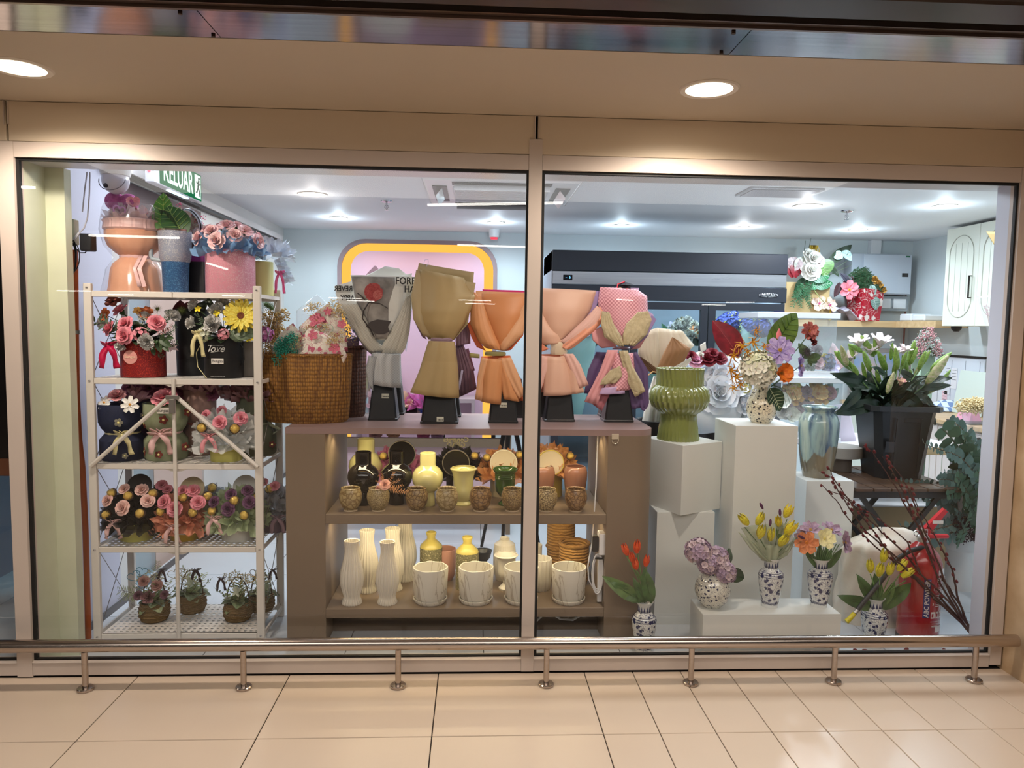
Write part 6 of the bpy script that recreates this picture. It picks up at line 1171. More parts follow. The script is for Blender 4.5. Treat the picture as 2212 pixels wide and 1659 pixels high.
sheet(d, 'wrap_sheet', [(629, 700, 633, 698, 0), (602, 724, 650, 720, .01), (588, 750, 652, 745, .02), (590, 790, 640, 800, .02)], .47, fl1, folds=.003)
for i in range(16): put(d, f_gyp((48, 142, 122), 70, 1, .085, 'teal_blossom', (60, 110, 90)), 598+rnd.random()*40, 730+rnd.random()*50, .43-rnd.random()*.03, .032)
for px, py in ((636, 740), (644, 732), (640, 750)): put(d, f_gyp((216, 196, 146), 50, 1, .08, 'dried_blossom'), px, py, .42, .024)
d = dried('large cloud of tan dried blossoms at the left behind the golden basket', 590, 720, .62)
for i in range(22): put(d, f_gyp((196, 164, 104), 70, 1, .085, 'dried_blossom'), 574+rnd.random()*36, 682+rnd.random()*90, .60+rnd.random()*.04, .042)
for i in range(3): put(d, f_spiky((96, 116, 70), nm='spiky_bloom'), 575+i*6, 658+i*4, .66, .035)
put(d, f_hyd((190, 110, 170), (206, 130, 180), 30, nm='mauve_filler'), 572, 722, .55, .04)
d = dried('mixed blue and cream dried blossoms rising from the brown basket', 755, 700, .70)
for i in range(14): put(d, f_gyp(((206, 182, 130), (84, 106, 150))[i % 3 == 1], 60, 1, .08, 'dried_blossom' if i % 3 != 1 else 'blue_blossom'), 735+rnd.random()*35, 660+rnd.random()*80, .66+rnd.random()*.04, .034)
sheet(d, 'wrap_sheet', [(744, 735, 776, 728, .01), (750, 766, 776, 766, .01)], .66, M('mauve_paper'), folds=.003)

# ---------------- vases on the pedestals ----------------
ov = M('olive_green_glaze', (126, 134, 74), .12, coat=.8)
gp = [(.104, 0), (.106, .006), (.098, .06), (.090, .122), (.089, .132), (.112, .148), (.138, .17), (.150, .20), (.150, .23), (.142, .258), (.126, .272), (.119, .276), (.118, .31), (.119, .356), (.121, .362)]
p = at(1465, 950, y=.62); t = thing('ribbed_green_vase', 'large olive green vase with swirling vertical ribs on the turned white cube', 'vase', (p.x, .625, .88)); part('body', B().lathe(hollow([(r*.94, z*.96) for r, z in gp], .006), 300, (30, .034, 1.6), cap=False), ov, t)
fv = M('cream_floral_porcelain', (226, 216, 190), .12, kind='flora', c2=(52, 50, 54), sc=60, st=.35, coat=.6)
p = at(1644, 900, y=.52); FVX = p.x; t = thing('floral_vase', 'cream pear-shaped vase with a small black leafy print on the tallest pedestal', 'vase', (p.x, .52, .98)); part('body', B().lathe(hollow([(.044, 0), (.048, .005), (.064, .03), (.071, .06), (.070, .09), (.058, .125), (.042, .155), (.036, .178), (.038, .190)], .004), 56, cap=False), fv, t)
dv = thing('drip_glaze_vase', 'tall shouldered vase with blue, white and brown dripping glaze', 'vase', (at(1765, 1000, y=.82).x, .82, .66)); n_ = N('drip_glaze'); zc = n_.coord(9, 9, 1.6); nz = n_.n('TexNoise', {'Vector': zc, 'Scale': 1.0, 'Detail': 6.0, 'Distortion': .4}).outputs[0]
gz = n_.n('SeparateXYZ', {0: n_.coord(1, 1, 1)}).outputs[2]; nf = n_.n('TexNoise', {'Vector': n_.coord(34, 34, 5), 'Scale': 1.0, 'Detail': 6.0}).outputs[0]
base_ = n_.mix(n_.ramp(nf, [(.42, (0, 0, 0)), (.62, (255, 255, 255))]), lin((152, 176, 172)), lin((72, 94, 118))); base_ = n_.mix(n_.ramp(nz, [(.38, (255, 255, 255)), (.46, (0, 0, 0))]), base_, lin((196, 206, 186)))
line = n_.n('Math', {0: n_.n('Math', {0: nz, 1: .45}, operation='MULTIPLY').outputs[0], 1: n_.n('Math', {0: gz, 1: .0}, operation='ADD').outputs[0]}, operation='SUBTRACT').outputs[0]
brn = n_.mix(nf, lin((92, 84, 70)), lin((150, 138, 112))); n_.link(n_.mix(n_.ramp(line, [(.095, (0, 0, 0)), (.105, (255, 255, 255))]), base_, brn), 'Base Color'); n_.p.inputs['Roughness'].default_value = .1; n_.p.inputs['Coat Weight'].default_value = .6
part('body', B().lathe(hollow([(.068, 0), (.071, .005), (.084, .07), (.094, .16), (.100, .24), (.099, .29), (.086, .325), (.072, .340), (.076, .352), (.088, .362), (.089, .368)], .006), 56, cap=False), n_.m, dv)
# blue and white porcelain
bwm = M('blue_white_porcelain', (220, 222, 220), .12, kind='flora', c2=(30, 38, 86), sc=50, st=-.2, coat=.7); bwf = M('blue_flower_porcelain', (222, 220, 208), .15, kind='flora', c2=(36, 38, 72), sc=62, st=.15, coat=.6); bwp = M('plain_porcelain', (222, 224, 222), .12, coat=.7); bwb = M('cobalt_band', (32, 40, 92), .15, coat=.6)
def bw(label, px, y, z, k, wd=1.0):
    t = thing('blue_white_vase', label, 'vase', (at(px, 1250, y=y).x, y, z), 'blue and white porcelain vases'); pr = [(.034, 0), (.035, .012), (.034, .016), (.046, .06), (.053, .11), (.055, .135), (.050, .152), (.036, .168), (.028, .178), (.027, .196), (.030, .206), (.040, .218), (.041, .221)]; pr = [(r*k*wd, zz*k) for r, zz in pr]
    part('body', B().lathe(hollow(pr[:9], .004), 56, cap=False), bwm, t); part('neck', B().lathe([pr[7]]+pr[8:]+[(pr[-1][0]-.004, pr[-1][1]-.003), (pr[9][0]-.004, pr[9][1])], 48, cap=False), bwp, t)
    part('foot', B().lathe([(pr[0][0]*.9, 0), (pr[0][0]*1.05, 0), (pr[0][0]*1.05, .012*k), (pr[0][0]*1.0, .014*k)], 48, cap=False), bwp, t)
    for zz, rr in ((.020, .0365), (.026, .038), (.141, .0548), (.150, .0517), (.158, .0452)): part('blue_ring', B().ring(rr*k*wd-.001, rr*k*wd+.0007, zz*k-.0008*k, zz*k+.0012*k, 48), bwb, t)
    b = B()
    for i in range(14): a = 2*pi*i/14; r0 = .0288*k*wd; b.add([(r0*1.02*cos(a-.2), r0*1.02*sin(a-.2), .178*k), (r0*1.02*cos(a+.2), r0*1.02*sin(a+.2), .178*k), (r0*.99*cos(a), r0*.99*sin(a), .203*k)], [(0, 1, 2)])
    o = part('neck_leaves', b, bwb, t); solid(o, .0012, 1); return t
bw('blue and white vase holding orange tulips beside the counter corner', 1394, .20, 0, 1.03, .95); bw('blue and white vase with yellow tulips in gauze, in the middle of the low plinth', 1665, .20, .203, 1.0, .98); bw('blue and white vase with lily-like flowers at the right of the low plinth', 1771, .20, .203, .98, .99); bw('blue and white vase holding yellow tulips before the fire extinguisher', 1893, .235, 0, 1.03, 1.0)
t = thing('round_porcelain_jar', 'round cream jar printed with small dark blue flowers at the left of the plinth', 'vase', (at(1540, 1250, y=.20).x, .20, .203)); part('body', B().lathe(hollow([(.036, 0), (.040, .004), (.064, .03), (.077, .065), (.077, .09), (.066, .125), (.046, .148), (.036, .156), (.036, .160)], .004), 60, cap=False), bwf, t); part('neck', B().lathe([(.037, .155), (.035, .166), (.040, .172), (.036, .174), (.032, .160)], 40, cap=False), M('buff_rim', (196, 180, 150), .4), t)
# orange tulips
def flowers(label, px, py, y, grp=None): return thing('flower_bunch', label, 'flowers', tuple(at(px, py, y=y)), grp)
OT, YT = f_tulip((232, 96, 20), (206, 50, 16)), f_tulip((226, 218, 60), (206, 186, 40)); YT2 = f_tulip((232, 222, 50), (214, 180, 30), .25); LG = f_leaf((70, 104, 52), W=.26, nm='tulip_leaf', wv=.6); LG2 = f_leaf((92, 122, 62), W=.26, nm='pale_tulip_leaf')
t = flowers('five orange tulips with arching leaves in the vase beside the counter', 1396, 1296, .20)
for px, py, s_, d_, y in ((1352, 1186, .026, (-.4, -.2, 1), .19), (1376, 1180, .028, (0, -.2, 1), .20), (1396, 1210, .025, (.12, -.2, 1), .19), (1366, 1203, .024, (-.3, -.2, 1), .21), (1373, 1217, .027, (-.25, -.35, 1), .17)):
    put(t, OT, px, py+4, y, s_*1.3, d_); stem(t, [(px+1, py+14, y), (1386+(px-1376)*.3, 1250, .20), (1396+(px-1376)*.06, 1300, .20)], .0028, (84, 120, 60))
for a, b_, me, w_ in (((1388, 1300), (1310, 1252), LG2, 1.2), ((1388, 1300), (1325, 1262), LG, 1.2), ((1392, 1300), (1326, 1268), LG, .9), ((1406, 1302), (1396, 1236), LG, 1.5), ((1392, 1302), (1372, 1254), LG, 1.1)): leafput(t, me, a[0], a[1], .20, b_[0], b_[1], .17, w_)
t = flowers('yellow tulips wrapped in green gauze with purple bunny tails', 1663, 1215, .20)
gz_ = M('green_gauze', (178, 186, 158), .6, alpha=.55)
for rws in ([(1594, 1148, 1640, 1180, .0), (1620, 1185, 1668, 1210, .02), (1645, 1208, 1674, 1212, .02)], [(1700, 1180, 1728, 1150, .0), (1672, 1205, 1706, 1192, .02), (1654, 1213, 1680, 1212, .01)], [(1632, 1170, 1700, 1180, .02), (1644, 1210, 1682, 1212, .02)], [(1600, 1140, 1720, 1130, -.02), (1640, 1205, 1690, 1205, -.02)]): sheet(t, 'gauze_sheet', rws, .19, gz_, folds=.008, fk=3)
for px, py, s_, d_, y in ((1609, 1125, .030, (-.8, -.3, .8), .19), (1640, 1124, .028, (.3, -.3, 1), .21), (1643, 1152, .031, (.0, -.5, 1), .16), (1665, 1158, .028, (0, -.3, 1), .18), (1700, 1108, .028, (.4, -.2, 1), .23), (1704, 1146, .034, (.5, -.4, 1), .17), (1690, 1170, .031, (.2, -.6, .8), .15), (1682, 1130, .024, (-.3, -.4, 1), .2)): put(t, YT2 if px in (1704, 1700, 1682) else YT, px, py, y, s_*1.35, d_); stem(t, [(px, py+14, y), (1668, 1210, .2)], .002)
for px, py, r_ in ((1645, 1093, .5), (1685, 1107, .1), (1664, 1129, -.05), (1731, 1160, 1.1)): part('bunny_tail', B().ball((0, 0, 0), .0065, 8, 0, 2.6), M('plum_fluff', (82, 36, 72), .95), t, xof(px, py, .14, t), (0, -r_, 0)); stem(t, [(px+3, py+8, .145), (1668, 1210, .19)], .0008, (110, 110, 70))
leafput(t, LG, 1680, 1165, .2, 1690, 1120, .2, 1.2)
t = flowers('bunch of mauve, cream and apricot soft flowers in the right plinth vase', 1771, 1228, .20)
LO = f_open((176, 150, 170), 5, (150, 120, 150), (200, 160, 70), .35, .85, nm='mauve_lily', wav=.05); LC = f_open((228, 222, 170), 5, None, (226, 214, 130), .5, .9, nm='cream_lily'); LA = f_open((226, 146, 96), 6, (206, 120, 70), (214, 130, 40), .2, .8, nm='apricot_lily')
for me, px, py, s_, d_, y in ((LA, 1742, 1172, .048, (-.2, -1, .15), .15), (LC, 1780, 1164, .046, (.1, -1, .4), .15), (LO, 1751, 1146, .044, (-.3, -.5, 1), .19), (LO, 1795, 1146, .046, (.2, -.5, 1), .2), (LO, 1822, 1172, .05, (.8, -.8, .3), .17), (LO, 1735, 1158, .035, (-.7, -.5, .5), .19)): put(t, me, px, py, y, s_, d_)
for i in range(11): stem(t, [(1748+i*6.5, 1175, .18), (1760+i*2.2, 1228, .20)], .0022, (96, 130, 80))
for a, b_ in (((1768, 1228), (1744, 1188)), ((1776, 1228), (1800, 1190)), ((1785, 1228), (1822, 1190)), ((1770, 1228), (1775, 1180)), ((1778, 1228), (1790, 1185))): leafput(t, LG, a[0], a[1], .20, b_[0], b_[1], .17, 1.1)
t = flowers('six yellow tulips with broad leaves in front of the fire extinguisher', 1894, 1312, .235)
for px, py, s_, d_, y in ((1909, 1203, .030, (0, -.2, 1), .24), (1880, 1226, .028, (-.2, -.2, 1), .23), (1900, 1234, .030, (0, -.35, 1), .20), (1922, 1232, .028, (0, -.3, 1), .21), (1946, 1224, .028, (.6, -.2, 1), .23), (1957, 1240, .028, (.8, -.3, .8), .22)): put(t, YT, px, py, y, s_*1.35, d_); stem(t, [(px, py+14, y), (1900+(px-1900)*.4, 1275, .23), (1896, 1314, .235)], .0026, (96, 130, 66))
for a, b_, me, w_ in (((1890, 1312), (1822, 1292), LG, 1.3), ((1892, 1312), (1862, 1248), LG, 1.2), ((1898, 1314), (1978, 1266), LG, 1.4), ((1898, 1314), (1940, 1262), LG2, 1.2), ((1896, 1312), (1898, 1246), LG, 1.4)): leafput(t, me, a[0], a[1], .235, b_[0], b_[1], .21, w_)
t = flowers('lilac hydrangea blooms with a dark leaf in the round printed jar', 1540, 1235, .20)
HL = f_hyd((176, 152, 176), (206, 184, 190), 60)
hs = [put(t, HL, px, py, y, s_, d_) for px, py, y, s_, d_ in ((1508, 1190, .18, .060, (-.3, -.8, .7)), (1550, 1205, .19, .055, (.3, -.8, .6)), (1568, 1236, .16, .050, (.5, -.8, .2)), (1530, 1218, .16, .048, (0, -1, .3)))]; stems(t, (0, 0, -.03), hs, .0025)
leafput(t, f_leaf((36, 66, 34), W=.7, nm='hydrangea_leaf'), 1572, 1235, .2, 1612, 1252, .2); leafput(t, f_leaf((36, 66, 34), W=.5, nm='hydrangea_leaf'), 1570, 1220, .22, 1578, 1186, .22)
# mixed bouquet in the floral vase
t = flowers('mixed stems with red anthurium, white hydrangea and orange poppy in the floral vase', 1642, 852, .52); leafput(t, f_leaf((130, 28, 44), c2=(156, 60, 70), W=.52, nm='anthurium_spathe', fold=.35, bend=-.1), 1596, 770, .50, 1543, 692, .50, 1.12)
leafput(t, f_leaf((98, 128, 48), W=.5, nm='ribbed_leaf', vein=(66, 98, 36)), 1660, 758, .54, 1730, 674, .54, 1.05); leafput(t, f_leaf((40, 72, 44), W=.6, vein=(196, 206, 170), nm='dark_veined_leaf'), 1662, 838, .46, 1692, 888, .45, 1.1)
HW = f_hyd((238, 236, 222), (228, 230, 196), 90); put(t, HW, 1638, 796, .46, .088, (0, -1, .5)); put(t, f_hyd((216, 222, 180), (206, 214, 150), 16, nm='hydrangea_floret'), 1612, 838, .46, .03)
CO = f_open((196, 178, 222), 8, (160, 140, 206), (190, 150, 60), .2, .62, nm='cosmos', wav=.06); put(t, CO, 1684, 757, .45, .064, (-.1, -1, .35)); put(t, CO, 1727, 790, .47, .052, (.8, -.6, 0))
put(t, f_open((226, 126, 30), 6, (206, 96, 16), (150, 110, 40), .75, .95, nm='orange_poppy', wav=.08, cs=.2), 1686, 806, .44, .055, (.3, -1, .1)); put(t, f_open((170, 84, 80), 7, (206, 130, 120), (220, 150, 70), .4, .7, nm='coral_bloom', wav=.12, layers=2), 1747, 716, .52, .044, (.1, -1, .2))
for px, py in ((1752, 732), (1758, 742)): put(t, f_carn((156, 70, 70)), px, py, .53, .02)
put(t, f_spiky((92, 84, 88), 90, 1, .05, 'grey_thistle'), 1742, 760, .50, .036); part('pink_bud', B().lathe([(.001, 0), (.011, .01), (.012, .03), (.002, .055)], 10), M('bud_pink', (214, 110, 110), .5), t, xof(1682, 735, .49, t))
sg = (214, 158, 30); SP = cached('spider', lambda: (lambda b: [b.tube([(0, 0, 0), (cos(a)*.5, sin(a)*.5, .35), (cos(a+.5)*1.0, sin(a+.5)*1.0, .3+.4*sin(a*3))], .13, 5, None, .2) for a in (i*1.05 for i in range(6))] and b.ball((0, 0, .1), .16, 6).mesh('spider_orchid', [M('spider_yellow', sg, .5, kind='streak', c2=(150, 80, 20), sc=2)], 'all'))(B()))
for px, py, s_ in ((1626, 738, .04), (1603, 748, .04), (1584, 768, .04), (1579, 800, .04), (1590, 815, .04), (1585, 838, .03), (1650, 748, .03), (1632, 715, .03), (1600, 830, .03), (1615, 760, .03)): put(t, SP, px, py, .44, s_, (rnd.uniform(-.6, .4), -1, rnd.uniform(-.2, .5)))
stem(t, [(1650, 775, .46), (1628, 740, .45), (1590, 745, .45), (1575, 790, .45), (1586, 842, .45)], .0028, sg, 'orchid_stem')
for k in range(4): leafput(t, f_leaf((86, 110, 70), W=.6, nm='small_leaf'), 1745, 775, .5, (1776, 1768, 1755, 1730)[k], (768, 782, 790, 742)[k], .49)
for p_ in ((1684, 770), (1640, 810), (1684, 820), (1600, 770), (1730, 790), (1745, 725), (1665, 750)): stem(t, [(p_[0], p_[1], .50), (1645, 850, .52), (1644, 870, .52)], .0022)
for k in range(4): stem(t, [(1665, 830, .5), (1690+k*8, 845, .5), (1700+k*7, 880-k*6, .49)], .001, (70, 96, 60), 'grass_blade')
# black bucket of lilies
lbk = thing('lily_bucket', 'square black plastic bucket full of lilies standing on the slatted table', 'bucket', (2.335, 1.06, .6215)); b = B(); lbk.scale = (1.14,)*3
def rg(a, z, e=.03): return [(-a+e, -a, z), (a-e, -a, z), (a, -a+e, z), (a, a-e, z), (a-e, a, z), (-a+e, a, z), (-a, a-e, z), (-a, -a+e, z)]
lv = [(.108, 0), (.142, .325), (.165, .328), (.165, .352), (.150, .352), (.145, .33), (.11, .02)]; vs = sum((rg(a, z) for a, z in lv), []); fs = [tuple(range(7, -1, -1)), tuple(range(48, 56))]+[(k*8+j, k*8+(j+1) % 8, k*8+8+(j+1) % 8, k*8+8+j) for k in range(6) for j in range(8)]
part('shell', b.add(vs, fs), pb_, lbk, rot=(0, 0, -.12), smooth=False); part('handle_slot', B().box(-.04, .04, -.146, -.138, .275, .30, bev=.002), M('slot_black2', (8, 8, 9), .6), lbk, (.03, 0, .0), (.0, 0, -.12), smooth=False); part('label', B().box(-.02, .02, -.136, -.134, .15, .2), M('dark_label', (46, 46, 50), .4), lbk, (-.08, 0, 0), (.1, 0, -.12), smooth=False)
for k in (-.05, .06): part('rib', B().box(k-.003, k+.003, -.135, -.126, .03, .31), pb_, lbk, rot=(.10, 0, -.12), smooth=False)
_at = at
def at(px, py, x=None, y=None, z=None): return _at(px, py, x, y+.44 if y is not None else None, z)
t = flowers('big bunch of green lily buds and dark leaves in the square black bucket', 1925, 880, .64); LB, LB2 = f_lilybud(), f_lilybud((150, 160, 96), (196, 180, 150)); c0 = (1922, 890)
buds = [(1830, 790, 1818, 750), (1862, 760, 1834, 745), (1888, 770, 1862, 728), (1880, 802, 1866, 762), (1915, 800, 1898, 762), (1905, 800, 1912, 768), (1938, 798, 1935, 755), (1930, 812, 1936, 780), (1962, 790, 1975, 740), (1984, 800, 1998, 762), (1975, 812, 1990, 785), (1960, 802, 1950, 770), (1900, 826, 1893, 800), (1968, 826, 1966, 800), (1990, 840, 2030, 800), (2000, 830, 2045, 772), (2010, 800, 2052, 764), (1845, 800, 1806, 762), (1855, 816, 1842, 788), (1990, 790, 2008, 760), (2005, 850, 2035, 828), (1948, 790, 1958, 762)]
for i, (x0, y0, x1, y1) in enumerate(buds):
    a = at(x0, y0, y=.60+.06*(i % 3)); bb = at(x1, y1, y=.56+.06*(i % 3)); d_ = bb-a; o = part('lily_bud', LB if i % 5 else LB2, None, t, a-t.location, rot_to(d_, i), scale=(d_.length/1.62*1.12, d_.length/1.62*1.12, d_.length/1.62*1.1))
    stem(t, [(x0, y0, .60+.06*(i % 3)), ((x0+c0[0])/2, (y0+c0[1])/2, .62), (c0[0]+(x0-c0[0])*.35, 905, .64)], .003, (90, 120, 66))
LW = f_open((226, 206, 214), 6, (236, 226, 224), (190, 150, 90), 1.12, .5, nm='lily_bloom', cs=.06, curl=-.3)
for px, py, s_ in ((1855, 752, .08), (1898, 752, .085), (1878, 766, .06), (1930, 768, .06), (1950, 764, .055), (1838, 780, .06)): put(t, LW, px, py, .68, s_, ((px-1900)*.005, -.4, 1))
put(t, f_open((214, 190, 150), 6, (190, 120, 130), (160, 50, 70), 1.0, .6, nm='opening_lily', cs=.12), 1944, 832, .50, .04, (0, -.5, 1)); part('lily_bud', LB2, None, t, xof(1916, 850, .50, t), rot_to((.1, -.3, 1)), scale=.078)
DL = f_leaf((30, 54, 36), W=.26, nm='lily_leaf', wv=.8, bend=-.35)
for i, (a, b_) in enumerate((((1860, 840), (1826, 885)), ((1900, 850), (1832, 806)), ((1930, 850), (1884, 896)), ((1940, 860), (1905, 905)), ((1960, 840), (2045, 905)), ((1980, 830), (2062, 805)), ((1990, 840), (2054, 830)), ((1930, 850), (1990, 900)), ((1880, 840), (1840, 820)), ((1900, 870), (1820, 886)), ((1950, 850), (2010, 860)), ((1920, 845), (1870, 835)), ((1970, 850), (1940, 895)), ((1880, 850), (1868, 880)), ((1905, 830), (1880, 870)), ((1990, 850), (2020, 880)), ((1945, 840), (1925, 880)), ((1930, 830), (1960, 870)), ((1870, 820), (1815, 815)), ((1960, 820), (2005, 815)), ((1890, 835), (1925, 850)), ((1915, 815), (1900, 790)), ((1985, 830), (1955, 800)), ((1860, 870), (1905, 840)), ((1990, 880), (1950, 845)))): leafput(t, DL, a[0], a[1], .60+.03*(i % 3), b_[0], b_[1], .52+.05*(i % 3), 1.15, .5*sin(i))
for i in range(34):
    px, py = 1838+rnd.random()*175, 800+rnd.random()*70; leafput(t, DL, (px+1925)/2, 885, .64, px, py, .60+.1*rnd.random(), 1.2, rnd.uniform(-.8, .8))
for i, (px, py) in enumerate(((1826, 772), (1846, 758), (1874, 776), (1892, 748), (1908, 788), (1924, 760), (1946, 786), (1968, 768), (1985, 776), (2020, 790), (2030, 812), (1870, 800))):
    part('lily_bud', LB, None, t, at(px, py+18, y=.68)-t.location, rot_to(((px-1925)*.006, -.1, 1)), scale=(.058, .058, .062))
for i in range(26): a = i*2.4; part('lily_leaf', DL, None, t, V((.07*cos(a), .07*sin(a), .02+.0*i)), Euler((rnd.uniform(.5, 1.3), 0, a)), scale=rnd.uniform(.16, .23))

at = _at

# ---------------- fire extinguisher, pussy willow, bag, greenery ----------------
red = M('extinguisher_red', (158, 24, 32), .25, coat=.5); ex = thing('fire_extinguisher', 'red ABC powder fire extinguisher with a black hose on the floor by the window', 'fire extinguisher', (at(1985, 1300, y=.32).x, .32, 0)); K = .089
part('cylinder', B().lathe([(.001, .0), (K*.93, 0), (K, .015), (K, .335), (K*.97, .37), (K*.8, .41), (K*.5, .44), (.03, .455), (.026, .46)], 64, cap=False), red, ex)
part('valve', B().lathe([(.026, .455), (.028, .48), (.02, .49), (.02, .52), (.001, .52)], 24), M('valve_metal', (190, 186, 180), .3, .8), ex); part('base_ring', B().lathe([(K*.95, -.0), (K*1.01, 0), (K*1.01, .02), (K*.98, .022)], 48, cap=False), M('base_black', (30, 22, 24), .5), ex)
part('lever', B().add([(-.02, -.012, .50), (.02, -.012, .49), (.105, -.01, .60), (.09, -.01, .615), (-.02, .012, .50), (.02, .012, .49), (.105, .01, .60), (.09, .01, .615), (-.03, -.012, .52), (-.03, .012, .52)], [(0, 1, 2, 3), (7, 6, 5, 4), (3, 2, 6, 7), (1, 5, 6, 2), (0, 3, 7, 4), (0, 4, 9, 8)]), M('lever_red', (196, 32, 42), .35), ex, smooth=False)
part('grip', B().box(-.02, .12, -.012, .012, .475, .492, bev=.004), M('lever_red'), ex); part('lever_label', B().box(.035, .085, -.0135, -.012, .545, .56), M('label_white'), ex, rot=(0, -.0, 0), smooth=False); part('safety_ring', B().tube([(-.035+.014*cos(a), -.01, .5+.014*sin(a)) for a in (i*2*pi/16 for i in range(17))], .0018, 5), chrome, ex)
hpx = [(2006, 1184), (1990, 1183), (1965, 1190), (1938, 1207), (1915, 1240), (1895, 1265), (1870, 1295), (1852, 1318)]; part('hose', B().tube([at(x, y, y=.30-.015*i)-ex.location for i, (x, y) in enumerate(hpx)], .0105, 12), M('hose_rubber', (30, 30, 32), .5), ex)
yn = part('nozzle', B().tube([at(x, y, y=yy)-ex.location for x, y, yy in ((1846, 1325, .19), (1836, 1336, .188), (1828, 1343, .186))], .010, 12, None, 1.15), M('nozzle_yellow', (206, 190, 30), .4), ex); part('nozzle_collar', B().tube([at(1852, 1318, y=.195)-ex.location, at(1846, 1325, y=.19)-ex.location], .009, 12), M('collar_silver', (180, 176, 170), .3, .6), ex)
def curved(parent, name, a0, a1, z0, z1, mat, r=K+.0008, n=10):
    return part(name, B().grid(lambda u, v: (r*sin(a0+(a1-a0)*u), -r*cos(a0+(a1-a0)*u), z0+(z1-z0)*v), n, 1), mat, parent, smooth=False)
def ctext(s, a, z, size, mat, rz=0, sx=.9, bold=.01, r=K+.0022):
    return text(s, ex, (r*sin(a), -r*cos(a), z), size, mat, (pi/2, rz, a) if not rz else (pi/2, 0, a), bold, sx)
wl = M('label_print_white', (226, 216, 212), .5); curved(ex, 'blue_label', -.38, -.05, .13, .31, M('label_blue', (44, 48, 110), .5))
o = text('ABC POWDER', ex, (-.021, -K-.0030, .22), .028, wl, (pi/2, -pi/2, -.2), .012, .95)
ctext('FEVERS', .58, .305, .026, wl, sx=.9); curved(ex, 'white_label', .35, .85, .325, .35, wl, n=8); curved(ex, 'lower_label', .30, .9, .062, .09, wl, n=8)
for i, k in enumerate(('1', '2', '3')): ctext(k, .10, .262-.034*i, .016, wl); [curved(ex, 'print_line', .22, .80-.1*(j % 2), .266-.034*i-.008*j, .269-.034*i-.008*j, wl, n=6) for j in range(3)]
for i in range(3): curved(ex, 'pictogram', .02+.27*i, .24+.27*i, .128, .158, wl, n=3); [curved(ex, 'pictogram_mark', .06+.27*i, .16+.27*i, .134, .15, red, K+.0014, 3) for _ in (0,)]
curved(ex, 'print_line', .0, .8, .112, .114, wl, n=6); curved(ex, 'print_line', .1, .7, .102, .104, wl, n=6); ctext('FIREMEN', .25, .092, .010, wl); part('neck_tag', B().box(.02, .05, -.075, -.073, .385, .43), wl, ex, rot=(-.35, 0, .3), smooth=False)
pw = thing('pussy_willow', 'dark branches with red catkins leaning against the right window jamb', 'branches', tuple(at(2100, 1372, y=.24))); pw.location.z = .01
wb_ = (70, 38, 34); PWP = [[(2098, 1366), (2040, 1265), (1985, 1200), (1940, 1130), (1895, 1060), (1870, 1000), (1855, 975)], [(2090, 1360), (2030, 1260), (2000, 1180), (1975, 1120), (1950, 1060), (1925, 1010), (1905, 985)], [(2102, 1372), (2055, 1290), (2020, 1200), (1990, 1130), (1960, 1050), (1935, 1015), (1912, 985)], [(2080, 1350), (1995, 1260), (1935, 1210), (1880, 1140), (1830, 1075), (1800, 1035), (1773, 1020)],
 [(2085, 1355), (2000, 1255), (1950, 1190), (1905, 1150), (1855, 1100), (1820, 1070), (1785, 1060)], [(2075, 1345), (2000, 1275), (1940, 1205), (1870, 1150), (1835, 1100), (1805, 1050), (1790, 1010)], [(2104, 1376), (2070, 1300), (2060, 1240), (2040, 1195), (2015, 1150), (1985, 1100), (1965, 1055)], [(2098, 1370), (2050, 1300), (1990, 1240), (1960, 1170), (1900, 1120), (1850, 1090), (1810, 1062)], [(2092, 1362), (2030, 1290), (1950, 1230), (1890, 1180), (1840, 1130), (1805, 1080), (1776, 1048)]]
PWP[0] = [(2098, 1366), (2070, 1300), (2030, 1240), (1990, 1150), (1950, 1080), (1915, 1020), (1885, 975), (1865, 962)]
cat_m = cached('catk', lambda: B().ball((0, 0, 0), .0085, 8, 0, 1.5).lathe([(.006, -.012), (.0075, -.006), (.004, -.002)], 6, mat=0, cap=False).mesh('catkin', M('catkin_red', (98, 26, 32), .85)))
for i, P_ in enumerate(PWP):
    pts = [at(x, y, y=.245-.012*(i % 4)-.0*k) for k, (x, y) in enumerate(P_)]; fin = []
    for k in range(len(pts)-1): fin += [pts[k].lerp(pts[k+1], j/4)+V((rnd.uniform(-.003, .003), 0, rnd.uniform(-.003, .003))) for j in range(4)]
    fin.append(pts[-1]); br = part('branch', B().tube([q-pw.location for q in fin], .0052, 6, None, .3), M('branch_bark', wb_, .8), pw)
    for k in range(9 if i in (3, 5, 0, 2) else 5, len(fin)):
        if rnd.random() < .6: d_ = (fin[min(k+1, len(fin)-1)]-fin[k-1]); part('catkin', cat_m, None, br, fin[k]-pw.location+V((rnd.choice((-1, 1))*.007, -.006, 0)), rot_to(d_+V((rnd.uniform(-.02, .02), 0, .01))), scale=rnd.uniform(.5, .8))
for k, (px, py) in enumerate(((1848, 1405), (1869, 1406), (1958, 1403), (2040, 1405))): tag(part('fallen_catkin', cat_m, None, None, tuple(at(px, py, z=.008)), (1.4, 0, k)), 'small fallen red catkin on the floor '+('left of the yellow tulip vase', 'just left of the yellow tulip vase base', 'in front of the fire extinguisher', 'right of the fire extinguisher')[k], 'catkin', 'fallen catkins')
bg = M('translucent_bag', (222, 214, 200), .45, kind='noise', c2=(206, 196, 180), sc=9, st=.6, sub=.2); t = thing('plastic_bag', 'large white translucent plastic bag standing behind the yellow tulips', 'bag', (2.01, .56, 0)); b = B()
